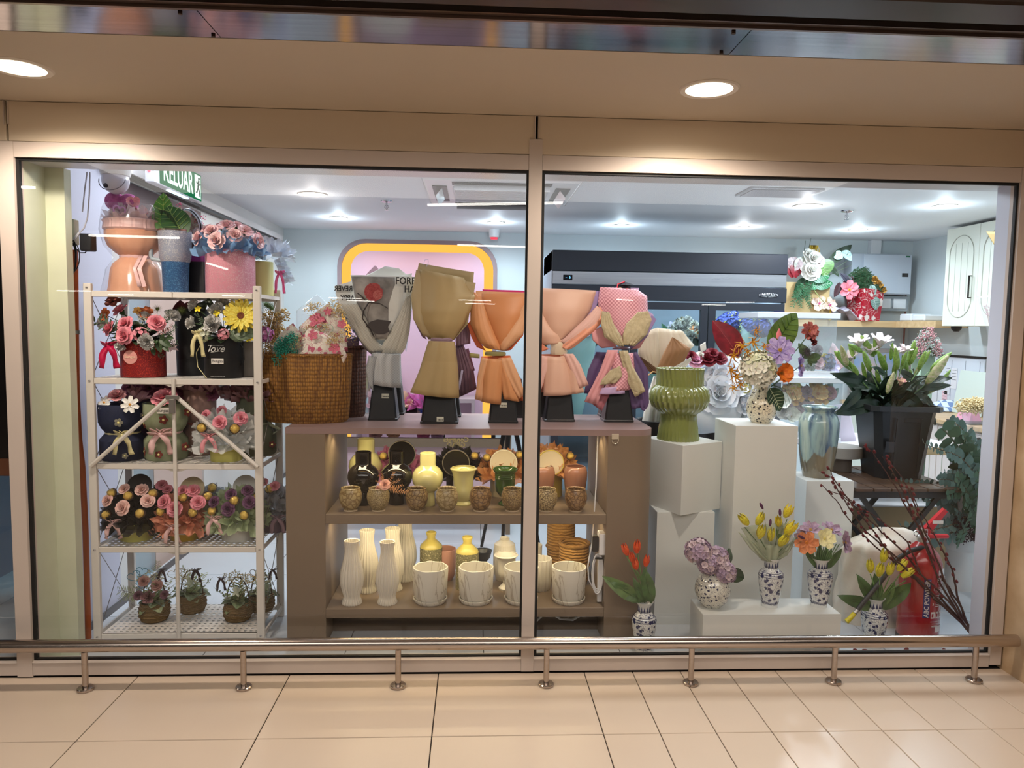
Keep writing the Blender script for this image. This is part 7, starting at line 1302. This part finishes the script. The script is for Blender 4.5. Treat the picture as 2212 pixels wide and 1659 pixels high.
def bagf(u, v):
    a = 2*pi*u; k = 1+.05*sin(7*a+5*v)+.03*sin(13*a-9*v); r = .235*(1-.12*v)*(1 if v < .86 else max(.02, 1-((v-.86)/.14)**2*.98)); return (r*k*cos(a)*.9, r*k*sin(a)*.55, .44*v-.02*sin(3*a)*v+(.03*cos(a)*v if v < .99 else 0))
part('bag', b.grid(bagf, 56, 22), bg, t, smooth='all')
# eucalyptus and dark foliage at the right edge
EG = [f_sprig((84, 112, 104), 26, .42, .15, 'eucalyptus_sprig', (96, 84, 66), .2, 1), f_sprig((104, 132, 126), 30, .40, .13, 'eucalyptus_sprig', (96, 84, 66), -.25, 1), f_sprig((58, 90, 66), 22, .5, .17, 'green_sprig', (70, 70, 50), .15, 1)]
ep = thing('eucalyptus_bucket', 'pale conical bucket spilling eucalyptus sprays at the right edge of the window', 'flower bucket', (2.72, .98, 0)); part('cone', B().lathe(hollow([(.075, 0), (.078, .22), (.088, .23), (.09, .25), (.155, .55), (.158, .56)], .004), 44, cap=False), M('pale_bucket', (206, 202, 198), .5), ep)
for (x0, y0, x1, y1, yy, k) in ((2110, 1130, 1990, 930, .9, 2), (2100, 1000, 1975, 1020, .85, 1), (2130, 1010, 2020, 935, .9, 0), (2130, 1060, 2010, 1000, .8, 0), (2120, 1040, 2005, 1040, .85, 1), (2120, 1120, 1926, 1115, .9, 1), (2110, 1100, 1960, 1085, .9, 1), (2125, 1080, 2030, 1080, .8, 2), (2120, 1150, 2065, 1090, .8, 2), (2115, 960, 2020, 925, .9, 1), (2130, 1100, 2100, 940, .8, 0), (2120, 1160, 2130, 1010, .8, 2), (2110, 1120, 2040, 1040, .75, 2), (2115, 1010, 2060, 950, .8, 2), (2080, 1110, 1975, 1100, .9, 0), (2130, 1140, 2080, 1020, .7, 2), (2070, 1180, 2075, 1110, .75, 2), (2120, 1090, 2000, 1060, .85, 0), (2130, 990, 2060, 1000, .8, 1), (2090, 1150, 2050, 1120, .8, 0)): leafput(ep, EG[k], x0, y0, yy, x1, y1, yy-.08, 1.1, rnd.uniform(-.5, .5))
for i in range(26): put(ep, f_gyp((66, 44, 54), 40, 1, .1, 'dark_filler', (60, 40, 44)), 2062+rnd.random()*55, 1118+rnd.random()*45, .82, .035)
# ---------------- things further back ----------------
def mini(label, px, py, y, wpx, hpx, papers, heads, base=None, grp=None, cat='bouquet', n=12, hs=.045, name='wrapped_bouquet', up=.5, z=None):
    """small hand-tied bouquet: cone of folded sheets and a dome of heads; px,py = top of the cone"""
    p = at(px, py, y=y); W = S(wpx, y)/2; H = S(hpx, y)
    if z is not None: H = p.z-z
    t = thing(name, label, cat, (p.x, y, p.z-H), grp)
    for i, pm_ in enumerate(papers):
        b = B(); a0 = i*1.9+.4
        b.grid(lambda u, v: ((.18+.82*v**.8)*W*cos(a0+u*3.6)*(1+.05*sin(9*u)), (.18+.82*v**.8)*W*.7*sin(a0+u*3.6), H*v*(1+.10*sin(6*u+i)*v)), 16, 4)
        solid(part('wrap_sheet', b, pm_, t, smooth='all'), .0012)
    for k in range(n):
        a = k*2.4; q = math.sqrt((k+.5)/n); me = heads[k % len(heads)]; d = V((q*cos(a), q*sin(a)*.7, up)); part(me.name.split('.')[0], me, None, t, (W*.85*q*cos(a), W*.6*q*sin(a), H*(1.0+.12*(1-q))), rot_to(d+V((0, -.4, 0)), k), scale=hs*rnd.uniform(.85, 1.15))
    return t
def pap(n_, c=(200, 200, 200)): return M('paper_'+n_, c, .6)
WR_, CRR, LV = f_rose((226, 222, 214)), f_rose((120, 26, 44), (150, 50, 64)), f_open((196, 190, 226), 6, None, (210, 190, 90), nm='lilac_bloom')
# bouquets behind the pedestals
t = thing('wrapped_bouquet', 'wide beige and brown paper bouquet lying fan-like behind the green ribbed vase', 'bouquet', tuple(at(1420, 805, y=.95)))
be, br_ = pap('beige', (214, 200, 176)), pap('caramel', (150, 108, 70)); wh = pap('ivory', (226, 224, 216))
for r, y_, m_ in (([(1384, 722, 1470, 712, -.02), (1390, 760, 1500, 745, .0), (1400, 800, 1450, 805, .0)], 1.0, wh), ([(1380, 720, 1420, 708, .0), (1378, 765, 1425, 760, .01), (1400, 800, 1424, 806, .0)], .96, be), ([(1420, 708, 1475, 715, .0), (1418, 760, 1498, 748, .02), (1422, 806, 1440, 806, .0)], .97, be), ([(1452, 728, 1456, 730, 0), (1432, 765, 1492, 752, .02), (1421, 792, 1474, 790, .01), (1428, 804, 1440, 806, 0)], .93, br_), ([(1492, 772, 1494, 778, 0), (1450, 796, 1478, 798, 0), (1424, 806, 1440, 812, 0)], .92, wh), ([(1376, 775, 1384, 770, 0), (1395, 798, 1418, 795, 0), (1412, 808, 1422, 808, 0)], .93, pap('dark_brown', (96, 66, 44)))):
    sheet(t, 'wrap_sheet', r, y_, m_, folds=.004)
part('ribbon_bow', B().tube([xof(x, y_, .92, t) for x, y_ in ((1398, 812), (1410, 803), (1425, 806), (1440, 803), (1448, 812))], .010, 8, None, 1, .4), M('bronze_satin', (172, 128, 70), .3), t)
sheet(t, 'wrap_skirt', [(1412, 812, 1440, 812, .02), (1396, 860, 1450, 860, .03), (1385, 920, 1460, 920, .03)], .97, wh, folds=.01)
t = thing('ruffled_bouquet', 'big white ruffled gauze bouquet with crimson and pale pink roses behind the pedestals', 'bouquet', tuple(at(1540, 900, y=1.15)))
wg = M('white_ruffle_gauze', (240, 244, 250), .65, sub=.1)
part('gauze_core', B().ball((0, .06, .05), .19, 16, 0, .9), wg, t)
for i in range(22):
    a = i*2.4; q = math.sqrt(i/22); px, py = 1545+q*cos(a)*68, 850+q*sin(a)*58
    part('ruffle', f_rose((238, 243, 252), (246, 249, 255), 'ruffle'), None, t, at(px, py, y=1.08+.12*q)-t.location, rot_to((cos(a)*q, -.9, -sin(a)*q+.2), i), scale=rnd.uniform(.085, .14))
sheet(t, 'gauze_sheet', [(1480, 800, 1640, 790, .06), (1490, 860, 1630, 860, .08), (1510, 930, 1600, 930, .05)], 1.2, wg, folds=.02, fk=4, n=28)
for px, py, me, s_ in ((1500, 783, f_rose((226, 160, 196), (240, 190, 214)), .055), (1525, 780, CRR, .058), (1552, 778, CRR, .05), (1538, 768, CRR, .045), (1492, 772, CRR, .04), (1512, 770, WR_, .03)): put(t, me, px, py, 1.05, s_, (0, -.8, .7))
part('crimson_ribbon', B().tube([xof(x, y_, 1.02, t) for x, y_ in ((1528, 868), (1540, 870), (1550, 874))], .012, 6, None, 1, .4), M('crimson_satin'), t)
sheet(t, 'note_card', [(1512, 745, 1524, 738, 0), (1514, 762, 1526, 755, 0)], .95, M('card_white', (232, 232, 228), .5))
# refrigerator contents
fh = [f_rose((200, 120, 140)), f_carn((224, 222, 214)), f_open((226, 196, 206), 7, nm='pale_gerbera'), f_hyd((70, 84, 168), (96, 104, 190), 30, nm='blue_delphinium'), f_tulip((232, 226, 206), (206, 200, 170)), f_open((226, 150, 90), 6, nm='orange_bloom'), f_gyp((226, 214, 120), 40, 1, .08, 'yellow_filler')]
fg_ = [pap('pale_green', (150, 176, 156)), pap('mint', (176, 200, 190)), pap('lilac', (186, 176, 206)), pap('white2', (222, 224, 224))]
FL = [('spray of white and blush stems inside the left visible refrigerator door', 1440, 745, 80, (1, 2, 4)), ('white snapdragon bunch against green paper inside the refrigerator', 1480, 720, 60, (1, 4, 1)), ('tulip and gerbera bunch near the middle door edge inside the refrigerator', 1505, 735, 50, (4, 5, 1)), ('deep blue delphinium bunch behind the anthurium inside the refrigerator', 1580, 710, 80, (3, 3, 6)),
      ('blue bunch with yellow filler inside the right refrigerator door', 1640, 715, 80, (3, 6, 3)), ('small mixed bunch low at the left of the right refrigerator door', 1560, 790, 50, (0, 4, 3)), ('bunch low behind the white hydrangea inside the refrigerator', 1630, 790, 70, (2, 1, 3)), ('flowers low inside the left refrigerator door', 1470, 800, 70, (0, 2, 1)), ('bunch hidden behind the peach bouquet inside the refrigerator', 1250, 720, 80, (0, 1, 2)), ('pink flowers left inside the refrigerator behind the mullion', 1215, 730, 60, (2, 0, 1))]
for i, (l, px, py, w_, hh_) in enumerate(FL):
    t = mini(l, px, py-6, 3.0+.10*(i % 2), w_*1.1, 110, [fg_[i % 4], fg_[(i+1) % 4]], [fh[k] for k in hh_], n=24, hs=.055, grp='flowers kept in the refrigerator', z=.66)
    for k in range(12): leafput(t, f_leaf((52, 92, 60), W=.35), px+(k-6)*w_*.08, py+30, 3.0, px+(k-6)*w_*.13, py-22+12*((k*3) % 4), 3.0)
# acrylic flower boxes on the white table
acr = film('acrylic', 1.2, (.95, .97, .98, 1), .05, haze=.08); card = M('box_white_card', (226, 230, 236), .45)
def acrylic(label, x0, x1, y0, y1, z0, z1, lid=.035):
    t = thing('clear_flower_box', label, 'flower box', (x0, y0, z0), 'clear flower boxes'); w_, d_, h_ = x1-x0, y1-y0, z1-z0
    part('base', B().box(0, w_, 0, d_, 0, lid, bev=.003), card, t, smooth=False); part('clear_walls', B().box(.004, w_-.004, .004, .006, lid, h_-lid).box(.004, .006, .004, d_-.004, lid, h_-lid).box(w_-.006, w_-.004, .004, d_-.004, lid, h_-lid), acr, t, smooth=False)
    part('lid', B().box(-.01, w_+.01, -.01, d_+.01, h_-lid, h_, bev=.003), card, t, smooth=False); return t, x0, y0, z0, w_, d_
bx0, bx1 = at(1640, 700, y=1.45).x, at(1812, 700, y=1.45).x; zt_, zm_ = at(1720, 675, y=1.45).z, at(1720, 815, y=1.45).z
zb_ = zm_-(zt_-zm_); 
tA = acrylic('lower clear box of yellow and mauve flowers behind the blue vase', bx0+.03, bx1+.05, 1.45, 1.75, .731, zm_); tB = acrylic('upper clear box with a white lid holding pastel flowers', bx0, bx1, 1.46, 1.76, zm_+.001, zt_)
yb_ = f_open((236, 206, 136), 8, (226, 170, 90), (206, 130, 40), .35, .6, nm='yellow_peony', layers=2)
def inbox(T, items):
    for me, px, py, s_ in items: put(T[0], me, px, py, 1.52, s_, (0, -.9, .35))
inbox(tA, [(yb_, 1710, 852, .075), (yb_, 1765, 852, .08), (WR_, 1690, 890, .06), (f_rose((176, 150, 160)), 1742, 850, .05), (f_rose((206, 190, 196)), 1730, 880, .05), (f_open((236, 226, 60), 5, nm='small_yellow'), 1716, 832, .035), (f_open((224, 224, 210), 6, nm='white_lily_in_box', tilt=.9), 1680, 870, .08), (f_open((224, 224, 210), 6, nm='white_lily_in_box', tilt=.9), 1705, 900, .07), (f_rose((190, 140, 150)), 1790, 850, .05), (CRR, 1695, 850, .03)])
for k in range(10): leafput(tA[0], f_leaf((44, 84, 64), W=.4), 1730+6*k, 868, 1.6, 1690+14*k, 838-8*(k % 3), 1.6)
inbox(tB, [(f_hyd((110, 120, 150), (140, 150, 170), 24, nm='blue_filler'), 1788, 780, .05), (f_open((236, 206, 80), 6, nm='small_yellow'), 1778, 778, .04), (f_rose((226, 190, 196)), 1765, 785, .05), (f_carn((196, 206, 190)), 1745, 790, .05), (f_open((206, 200, 230), 6, nm='lilac_bloom'), 1795, 795, .05), (f_carn((206, 190, 200)), 1762, 760, .05)])
sheet(tB[0], 'wrap_sheet', [(1798, 740, 1802, 742, 0), (1778, 785, 1830, 785, .01), (1775, 800, 1812, 802, 0)], 1.53, pap('blush', (232, 196, 200))); sheet(tA[0], 'wrap_sheet', [(1690, 828, 1740, 835, 0), (1700, 900, 1780, 900, .02)], 1.68, pap('blush'))
sheet(tA[0], 'wrap_sheet', [(1770, 880, 1832, 870, 0), (1790, 960, 1850, 955, .02)], 1.58, pap('pale_lilac', (216, 206, 222)))
# on the oak wall shelf
t = thing('flower_arrangement', 'white roses, anthuriums and veined leaves in a tan box on the wall shelf', 'flowers', (at(1735, 690, y=3.98).x, 3.98, SH))
part('box', B().box(-.22, .20, -.10, .10, 0, .35, bev=.005), M('tan_box', (196, 166, 116), .6), t, smooth=False); AY = 3.86
for me, px, py, s_ in ((WR_, 1748, 586, .11), (WR_, 1755, 560, .09), (f_rose((226, 210, 210)), 1766, 566, .07), (WR_, 1745, 550, .06)): put(t, me, px, py, AY, s_, (0, -1, .2))
for px, py, me, px2, py2, w_ in ((1775, 560, f_leaf((112, 150, 84), W=.95, nm='green_anthurium', vein=(190, 206, 160)), 1788, 594, 1.2), (1718, 555, f_leaf((196, 170, 172), W=.9, nm='blush_anthurium'), 1714, 585, 1.2), (1708, 562, f_leaf((150, 24, 40), W=.6, nm='anthurium'), 1715, 598, 1.3), (1718, 565, f_leaf((150, 24, 40), W=.6, nm='anthurium'), 1722, 598, 1.3), (1735, 555, f_leaf((206, 206, 190), W=.7, nm='pale_leaf'), 1730, 592, 1.3), (1750, 600, f_leaf((40, 122, 72), W=.6, vein=(206, 226, 206), nm='white_veined_leaf'), 1796, 592, 1.2), (1756, 618, f_leaf((40, 122, 72), W=.45, vein=(206, 226, 206), nm='white_veined_leaf'), 1802, 610, 1.2), (1770, 620, f_leaf((60, 140, 90), W=.45, vein=(206, 226, 206), nm='white_veined_leaf'), 1734, 608, 1.1), (1786, 570, f_leaf((52, 66, 48), W=.3, nm='long_leaf', wv=.8), 1846, 527, 1.1), (1790, 575, f_leaf((52, 66, 48), W=.35, nm='long_leaf', wv=.8), 1815, 595, 1.1), (1800, 548, f_leaf((196, 226, 220), W=.8, nm='pale_caladium'), 1822, 555, 1.2), (1820, 542, f_leaf((196, 226, 220), W=.6, nm='pale_caladium'), 1842, 560, 1.1), (1740, 600, f_leaf((40, 70, 44), W=.5), 1722, 640, 1.2)): leafput(t, me, px, py, AY, px2, py2, AY-.04, w_)
for k in range(18): leafput(t, f_sprig((46, 98, 58), 26, .25, .2, 'asparagus_fern'), 1735+rnd.random()*20, 612, AY-.02, 1715+rnd.random()*42, 640+rnd.random()*28, AY-.05, 1.2)
for k in range(9): stem(t, [(1757, 552, AY), (1750+k*2.2, 530, AY), (1748+k*2.8, 545, AY-.02)], .006, (214, 176, 50), 'yellow_tassel')
for a, b_ in (((1735, 560), (1740, 520)), ((1742, 560), (1752, 515)), ((1790, 590), (1835, 560)), ((1790, 595), (1840, 572))): stem(t, [(a[0], a[1], AY), (b_[0], b_[1], AY)], .003, (90, 100, 76))
stem(t, [(1755, 622, AY), (1770, 642, AY-.05), (1782, 655, AY-.06)], .004, (150, 160, 96))
t = thing('red_flower_pot', 'red square pot with white blossom print holding fern, pink bloom and marigolds', 'flowers', (at(1862, 690, y=3.98).x, 3.95, SH)); rw = M('red_blossom_print', (178, 24, 44), .3, kind='flora', c2=(230, 214, 206), sc=11, st=.45)
part('pot', B().lathe([(.001, 0), (.135, 0), (.165, .295), (.158, .30), (.15, .27), (.001, .27)], 4, cap=False, ph=pi/4), rw, t, rot=(0, 0, .25), smooth=False)
for k in range(16): leafput(t, f_sprig((44, 78, 46), 30, .35, .22, 'fern_frond'), 1850+rnd.random()*16, 632, 3.92, 1828+k*3.6, 572+abs(k-7)*3+rnd.random()*10, 3.90, 1.3)
put(t, f_open((222, 120, 132), 6, None, (220, 170, 60), .15, .8, nm='pink_bloom'), 1834, 626, 3.82, .085, (0, -1, .1))
for k in range(8): put(t, f_carn((226, 172, 84)), 1886+k*3.2, 605+k*4-(k % 2)*6, 3.86, .034)
for px, py, px2, py2, me in ((1882, 615, 1890, 640, f_leaf((176, 206, 196), W=.5, nm='silver_leaf', vein=(60, 80, 70))), (1886, 640, 1896, 668, f_leaf((120, 150, 140), W=.6, nm='silver_leaf2', vein=(220, 226, 220))), (1890, 615, 1914, 628, f_leaf((52, 76, 50), W=.4)), (1815, 590, 1840, 612, f_leaf((70, 66, 80), W=.3)), (1815, 610, 1806, 640, f_leaf((80, 50, 56), W=.4))): leafput(t, me, px, py, 3.85, px2, py2, 3.82, 1.2)
for k in range(10): put(t, f_gyp((96, 50, 56), 40, 1, .1, 'burgundy_filler'), 1812+rnd.random()*26, 600+rnd.random()*46, 3.88, .04)
t = thing('butterfly_decor', 'peach and white petal decoration on the wall shelf beside the tan box', 'decoration', (at(1775, 690, y=3.95).x, 3.95, SH))
for px, py, a in ((1770, 652, -.3), (1792, 655, .4)): put(t, f_open((226, 186, 160), 4, (240, 220, 206), (206, 90, 150), .3, 1.0, nm='peach_petals'), px, py+4, 3.85, .07, (a, -1, .2))
part('tassel', B().lathe([(.001, .12), (.008, .11), (.014, .0)], 8), M('yellow_tassel_m', (214, 170, 50), .8), t, (.03, -.1, 0))
t = thing('folded_gauze', 'crumpled lilac white gauze at the front of the wall shelf', 'fabric', (at(1812, 690, y=3.93).x, 3.93, SH))
b = B().grid(lambda u, v: (.17*(u-.5)*2*(1-.2*v), .06*(v-.5)*2, .13*sin(pi*u)**.6*(1-.55*abs(v-.4))+.012*sin(19*u+5*v)), 26, 8); solid(part('cloth', b, M('lilac_gauze', (206, 200, 220), .7), t, smooth='all'), .003, 0)
t = thing('paper_stack', 'low stack of folded white cloths on the corner shelf', 'cloth', (4.0, 3.45, SH))
for k in range(2): part('fold', B().box(0, .2, .05+.2*k, .24+.2*k, 0, .06+.01*k, bev=.012), M('cloth_white', (222, 226, 230), .8), t, smooth=False)
t = thing('undershelf_lamp', 'small black spotlight under the wall cupboard', 'lamp', (4.0, 3.05, 1.475)); part('housing', B().lathe([(.04, 0), (.04, -.02), (.02, -.045), (.001, -.045)], 20), blackm, t)
t = thing('hanging_bouquet', 'clear film cone of pink dried twigs hanging at the wall cupboard', 'bouquet', tuple(at(2140, 640, y=1.6)))
solid(part('film_cone', loft([(xof(2110, 640, 1.6, t), xof(2165, 635, 1.6, t), .03), (xof(2125, 690, 1.6, t), xof(2160, 690, 1.6, t), .02), (xof(2135, 730, 1.6, t), xof(2142, 730, 1.6, t), 0)], 10), film('cellophane'), t, smooth='all'), .0006)
part('hanging_cord', B().tube([(0, .0, .0), (.02, 0, ZI-t.location.z)], .0015, 5), M('cable_white'), t)
sheet(t, 'kraft_corner', [(2130, 500, 2165, 500, 0), (2148, 530, 2165, 530, 0)], 1.6, kf)
for k in range(8): stem(t, [(2140, 725, 1.62), (2135+k*2, 690, 1.62), (2128+k*4, 660+(k % 3)*8, 1.62)], .0015, (170, 110, 120)); put(t, f_gyp((206, 150, 166), 24, 1, .1, 'pink_filler'), 2128+k*4, 665+(k % 3)*8, 1.62, .022)
t = mini('baby breath bouquet in clear film at the right edge on the bench', 2110, 880, 1.45, 70, 120, [film('cellophane')], [f_gyp((226, 206, 160), 60, 1, .1, 'cream_blossom', (176, 160, 110))], n=26, hs=.05, z=.755)
t.location.z = .752
part('cloth_m', B(), card, t) if False else None
t = thing('checked_cloth', 'crumpled blue and white checked cloth on the workbench', 'cloth', (at(2050, 885, z=.76).x, at(2050, 885, z=.76).y, .751))
b = B().grid(lambda u, v: (.16*(u-.5)*2+.02*sin(7*v), .12*(v-.5)*2, .004+.07*sin(pi*u)**.7*sin(pi*v)**.7*(1+.3*sin(11*u+7*v))), 22, 14); solid(part('cloth', b, M('blue_check', (214, 222, 232), .8, kind='check', c2=(110, 136, 180), sc=26), t, smooth='all'), .003, 1)
t = thing('pink_stand', 'pink folded card stand on the workbench', 'card', (at(2078, 908, z=.76).x, at(2078, 908, z=.76).y, .751)); part('card', B().add([(-.0, -.08, 0), (0, .08, 0), (.05, .06, .17), (.05, -.06, .17), (.10, -.08, 0), (.10, .08, 0)], [(0, 3, 2, 1), (3, 4, 5, 2), (0, 1, 5, 4), (0, 4, 3), (1, 2, 5)]), M('stand_pink', (232, 160, 184), .5), t, smooth=False)
t = thing('dark_tray', 'flat dark clipboard tray at the bench edge', 'tray', (3.62, 2.25, .751)); part('plate', B().box(-.02, .2, 0, .26, 0, .012, bev=.003), M('tray_dark', (70, 62, 62), .4), t, smooth=False)
t = thing('framed_picture', 'wrapped blue and tan picture leaning against the corner wall', 'picture', (3.66, 4.0, .76)); part('picture', B().box(-.02, .52, 0, .03, 0, .50), M('picture_blue', (120, 150, 186), .5, kind='noise', c2=(196, 166, 146), sc=4, st=0), t, smooth=False); part('frame', B().box(-.05, .55, -.004, .034, .46, .50).box(-.05, -.02, -.004, .034, 0, .46).box(.52, .55, -.004, .034, 0, .46), M('frame_grey', (140, 132, 130), .4), t, smooth=False)
t = mini('pink limonium and grey foliage bunch behind the lily buds', 2000, 765, 1.7, 60, 60, [pap('pale_green')], [f_gyp((196, 146, 150), 60, 1, .1, 'pink_limonium'), f_gyp((176, 186, 180), 50, 1, .1, 'grey_filler')], n=22, hs=.045, z=.0, name='flower_bunch')
t = thing('cardboard_box', 'flat cardboard box on the floor under the slatted table', 'box', (2.15, 1.30, 0)); part('box', B().box(0, .8, 0, .5, 0, .38, bev=.003), M('cardboard', (176, 150, 112), .7), t, smooth=False); part('top_sheet', B().box(.0, .8, -.01, .5, .381, .387), M('white_top'), t, smooth=False)
t = thing('tape_dispenser', 'orange yellow tool lying on the slatted table behind the bucket', 'tool', (2.03, 1.22, .6205)); part('body', B().box(-.05, .05, -.03, .03, 0, .03, bev=.006), M('tool_orange', (226, 160, 40), .4), t, smooth=False)
t = thing('cake_stand', 'grey round pedestal stand behind the blue vase', 'stand', (at(1825, 960, y=1.2).x-.02, 1.2, 0)); part('top', B().lathe([(.11, .70), (.115, .70), (.115, .76), (.001, .765)], 36), M('stand_grey', (170, 162, 150), .5), t); part('column', B().lathe([(.06, 0), (.06, .70)], 24), M('stand_grey2', (120, 108, 96), .6), t)
# ---- seen through the counter opening ----
lidm = {'b': M('lid_black', (26, 24, 24), .35), 'c': M('lid_cream', (222, 208, 180), .5), 'y': M('lid_yellow', (214, 190, 90), .5)}
def lidbox(label, px, tc, heads, lm, rim, boxm, hb, lx, ly, y=.66, chs=()):
    t = thing('flower_box', label, 'flower box', (at(px, 1000, y=y).x, y, CS), 'lidded flower boxes at the back of the counter'); part('box', B().lathe([(.001, 0), (.058, 0), (.058, hb)], 40), boxm, t)
    tring(t, (0, 0, hb), .05, 12, lambda k: f_tulle(tc, .85, k % 3), .085, .4, .6); tring(t, (0, .02, hb+.03), .03, 8, lambda k: f_tulle(tc, .85, k % 3), .08, 1.2, .5)
    for k in range(6): a = pi*k/5; part(heads.name.split('.')[0], heads, None, t, (.075*cos(a), -.0, hb+.035+.055*sin(a)), rot_to((cos(a), -.7, .6)), scale=.030)
    for cx_, cy_ in chs: put(t, GOLD(), cx_, cy_, y-.08, .018)
    L_ = part('box_lid', B().lathe([(.001, 0), (.060, 0), (.064, -.002), (.064, .014), (.061, .014), (.060, .004), (.001, .004)], 44, cap=False), lm, t, xof(lx, ly, y-.10, t), (-1.45, 0, 0)); part('lid_rim', B().ring(.0615, .0655, -.003, .004, 44), rim, L_); return t
lidbox('pink tulle box with a black lid and gold foil balls behind the second black vase', 858, (214, 130, 170), f_rose((222, 120, 160)), lidm['b'], M('lid_rim_grey', (120, 112, 100), .4), M('matt_black'), .11, 868, 980, chs=((828, 985),)); lidbox('black tulle box with a black lid behind the cream urn', 990, (26, 24, 24), f_rose((60, 50, 50)), lidm['b'], M('lid_rim_grey'), M('matt_black'), .10, 985, 1000, chs=((1025, 984),))
lidbox('peach tulle box with a cream lid behind the green urn', 1085, (226, 160, 100), f_rose((230, 180, 150)), lidm['c'], M('lid_rim_cream', (232, 222, 200), .4), M('cream_card'), .10, 1088, 1000, chs=((1052, 988), (1122, 982))); lidbox('apricot tulle box with a yellow-rimmed lid behind the terracotta pots', 1190, (232, 170, 110), f_rose((236, 190, 160)), lidm['c'], lidm['y'], M('bright_yellow_card', (220, 190, 80), .5), .12, 1189, 1000, chs=((1232, 985),))
t = thing('cake_topper', 'pale gold mirrored happy graduation lettering on a stick behind the counter', 'sign', tuple(at(985, 965, y=.74))); ty = M('topper_gold', (214, 204, 160), .35, .3); text('Congrats', t, (0, 0, .035), .034, ty, sx=-1, bold=.03, ext=.0015); text('GRAD', t, (0, 0, .008), .034, ty, sx=-1, bold=.03, ext=.0015); part('stick', B().tube([(0, 0, -.03), (0, 0, 0)], .002, 5), ty, t)
tl_ = thing('tripod', 'black camera tripod standing behind the counter opening', 'tripod', (at(1100, 960, y=1.6).x, 1.6, 0))
for k in range(3): a = k*2.1+.3; part('leg', B().tube([(0, 0, .95), (.22*cos(a), .22*sin(a), 0)], .016, 8, None, .6), blackm, tl_)
part('column', B().tube([(0, 0, .85), (0, 0, 1.02)], .02, 10), blackm, tl_)
for i, (px, c, l) in enumerate(((812, (206, 160, 170), 'pink tulle posy in a clear cup at the left of the rear bench'), (850, (226, 186, 160), 'peach tulle posy in a clear cup on the rear bench'), (915, (206, 100, 170), 'magenta tulle posy with a blue ribbon on the rear bench'), (945, (186, 150, 200), 'lilac tulle posy beside the magenta one on the rear bench'))):
    t = thing('cup_posy', l, 'flowers', (at(px, 940, y=2.2).x, 2.2, .736), 'cup posies on the rear bench'); part('cup', B().lathe([(.001, 0), (.04, 0), (.05, .12), (.05, .122)], 24, cap=False), M('cup_clear', (206, 190, 190), .2, alpha=.5), t); tring(t, (0, 0, .12), .04, 8, lambda k: f_tulle(c, .8, k % 3), .09, .6)
    put(t, f_rose(c), px, 940, 2.13, .05); bow(t, (0, -.06, .09), .05, M('royal_blue_satin', (40, 70, 170), .3) if i == 2 else ribp, 1.2)
t = thing('printed_sheet', 'pale blue printed card standing at the left of the rear bench', 'card', (at(778, 950, y=2.1).x, 2.1, .736)); part('card', B().box(-.055, .055, 0, .004, 0, .19), M('pale_blue_card', (196, 214, 230), .5), t, smooth=False); text('DNI', t, (.0, -.002, .14), .05, M('card_ink', (150, 166, 186), .5), sx=-1)
t = thing('black_bag', 'black bag with loose papers lying on the rear bench', 'bag', (at(885, 950, y=2.28).x, 2.28, .736)); b = B().grid(lambda u, v: (.20*(u-.5)*2, .1*(v-.5)*2, .13*sin(pi*min(.999, max(.001, u)))**.5*sin(pi*min(.999, max(.001, v)))**.6*(1+.12*sin(9*u+3*v))), 18, 10); part('body', b, M('bag_black', (26, 24, 28), .6), t, smooth='all')
# lilac tissue and misc on the counter top at the back
t = thing('glass_vase', 'clear ribbed glass vase between the brown basket and silver bouquet', 'vase', (at(790, 860, y=.82).x, .80, CT)); part('body', B().lathe(hollow([(.028, 0), (.03, .01), (.032, .20), (.033, .21)], .004), 36, (10, .03, 0), cap=False), film('clear_glass', 2.0, (.86, .9, .9, 1), .03, haze=.08), t)

for x, y, zt__, l in ((at(1550, 930, y=1.2).x, 1.2, .86, 'tall black floor bucket under the white ruffled bouquet'), (at(1425, 920, y=.97).x, .99, .93, 'tall black floor bucket behind the counter end under the beige bouquet')):
    t = thing('floor_bucket', l, 'bucket', (x, y, 0), 'tall floor buckets'); part('body', B().lathe(hollow([(.09, 0), (.12, zt__-.01), (.125, zt__)], .005), 36, cap=False), pb_, t)
flush_text()
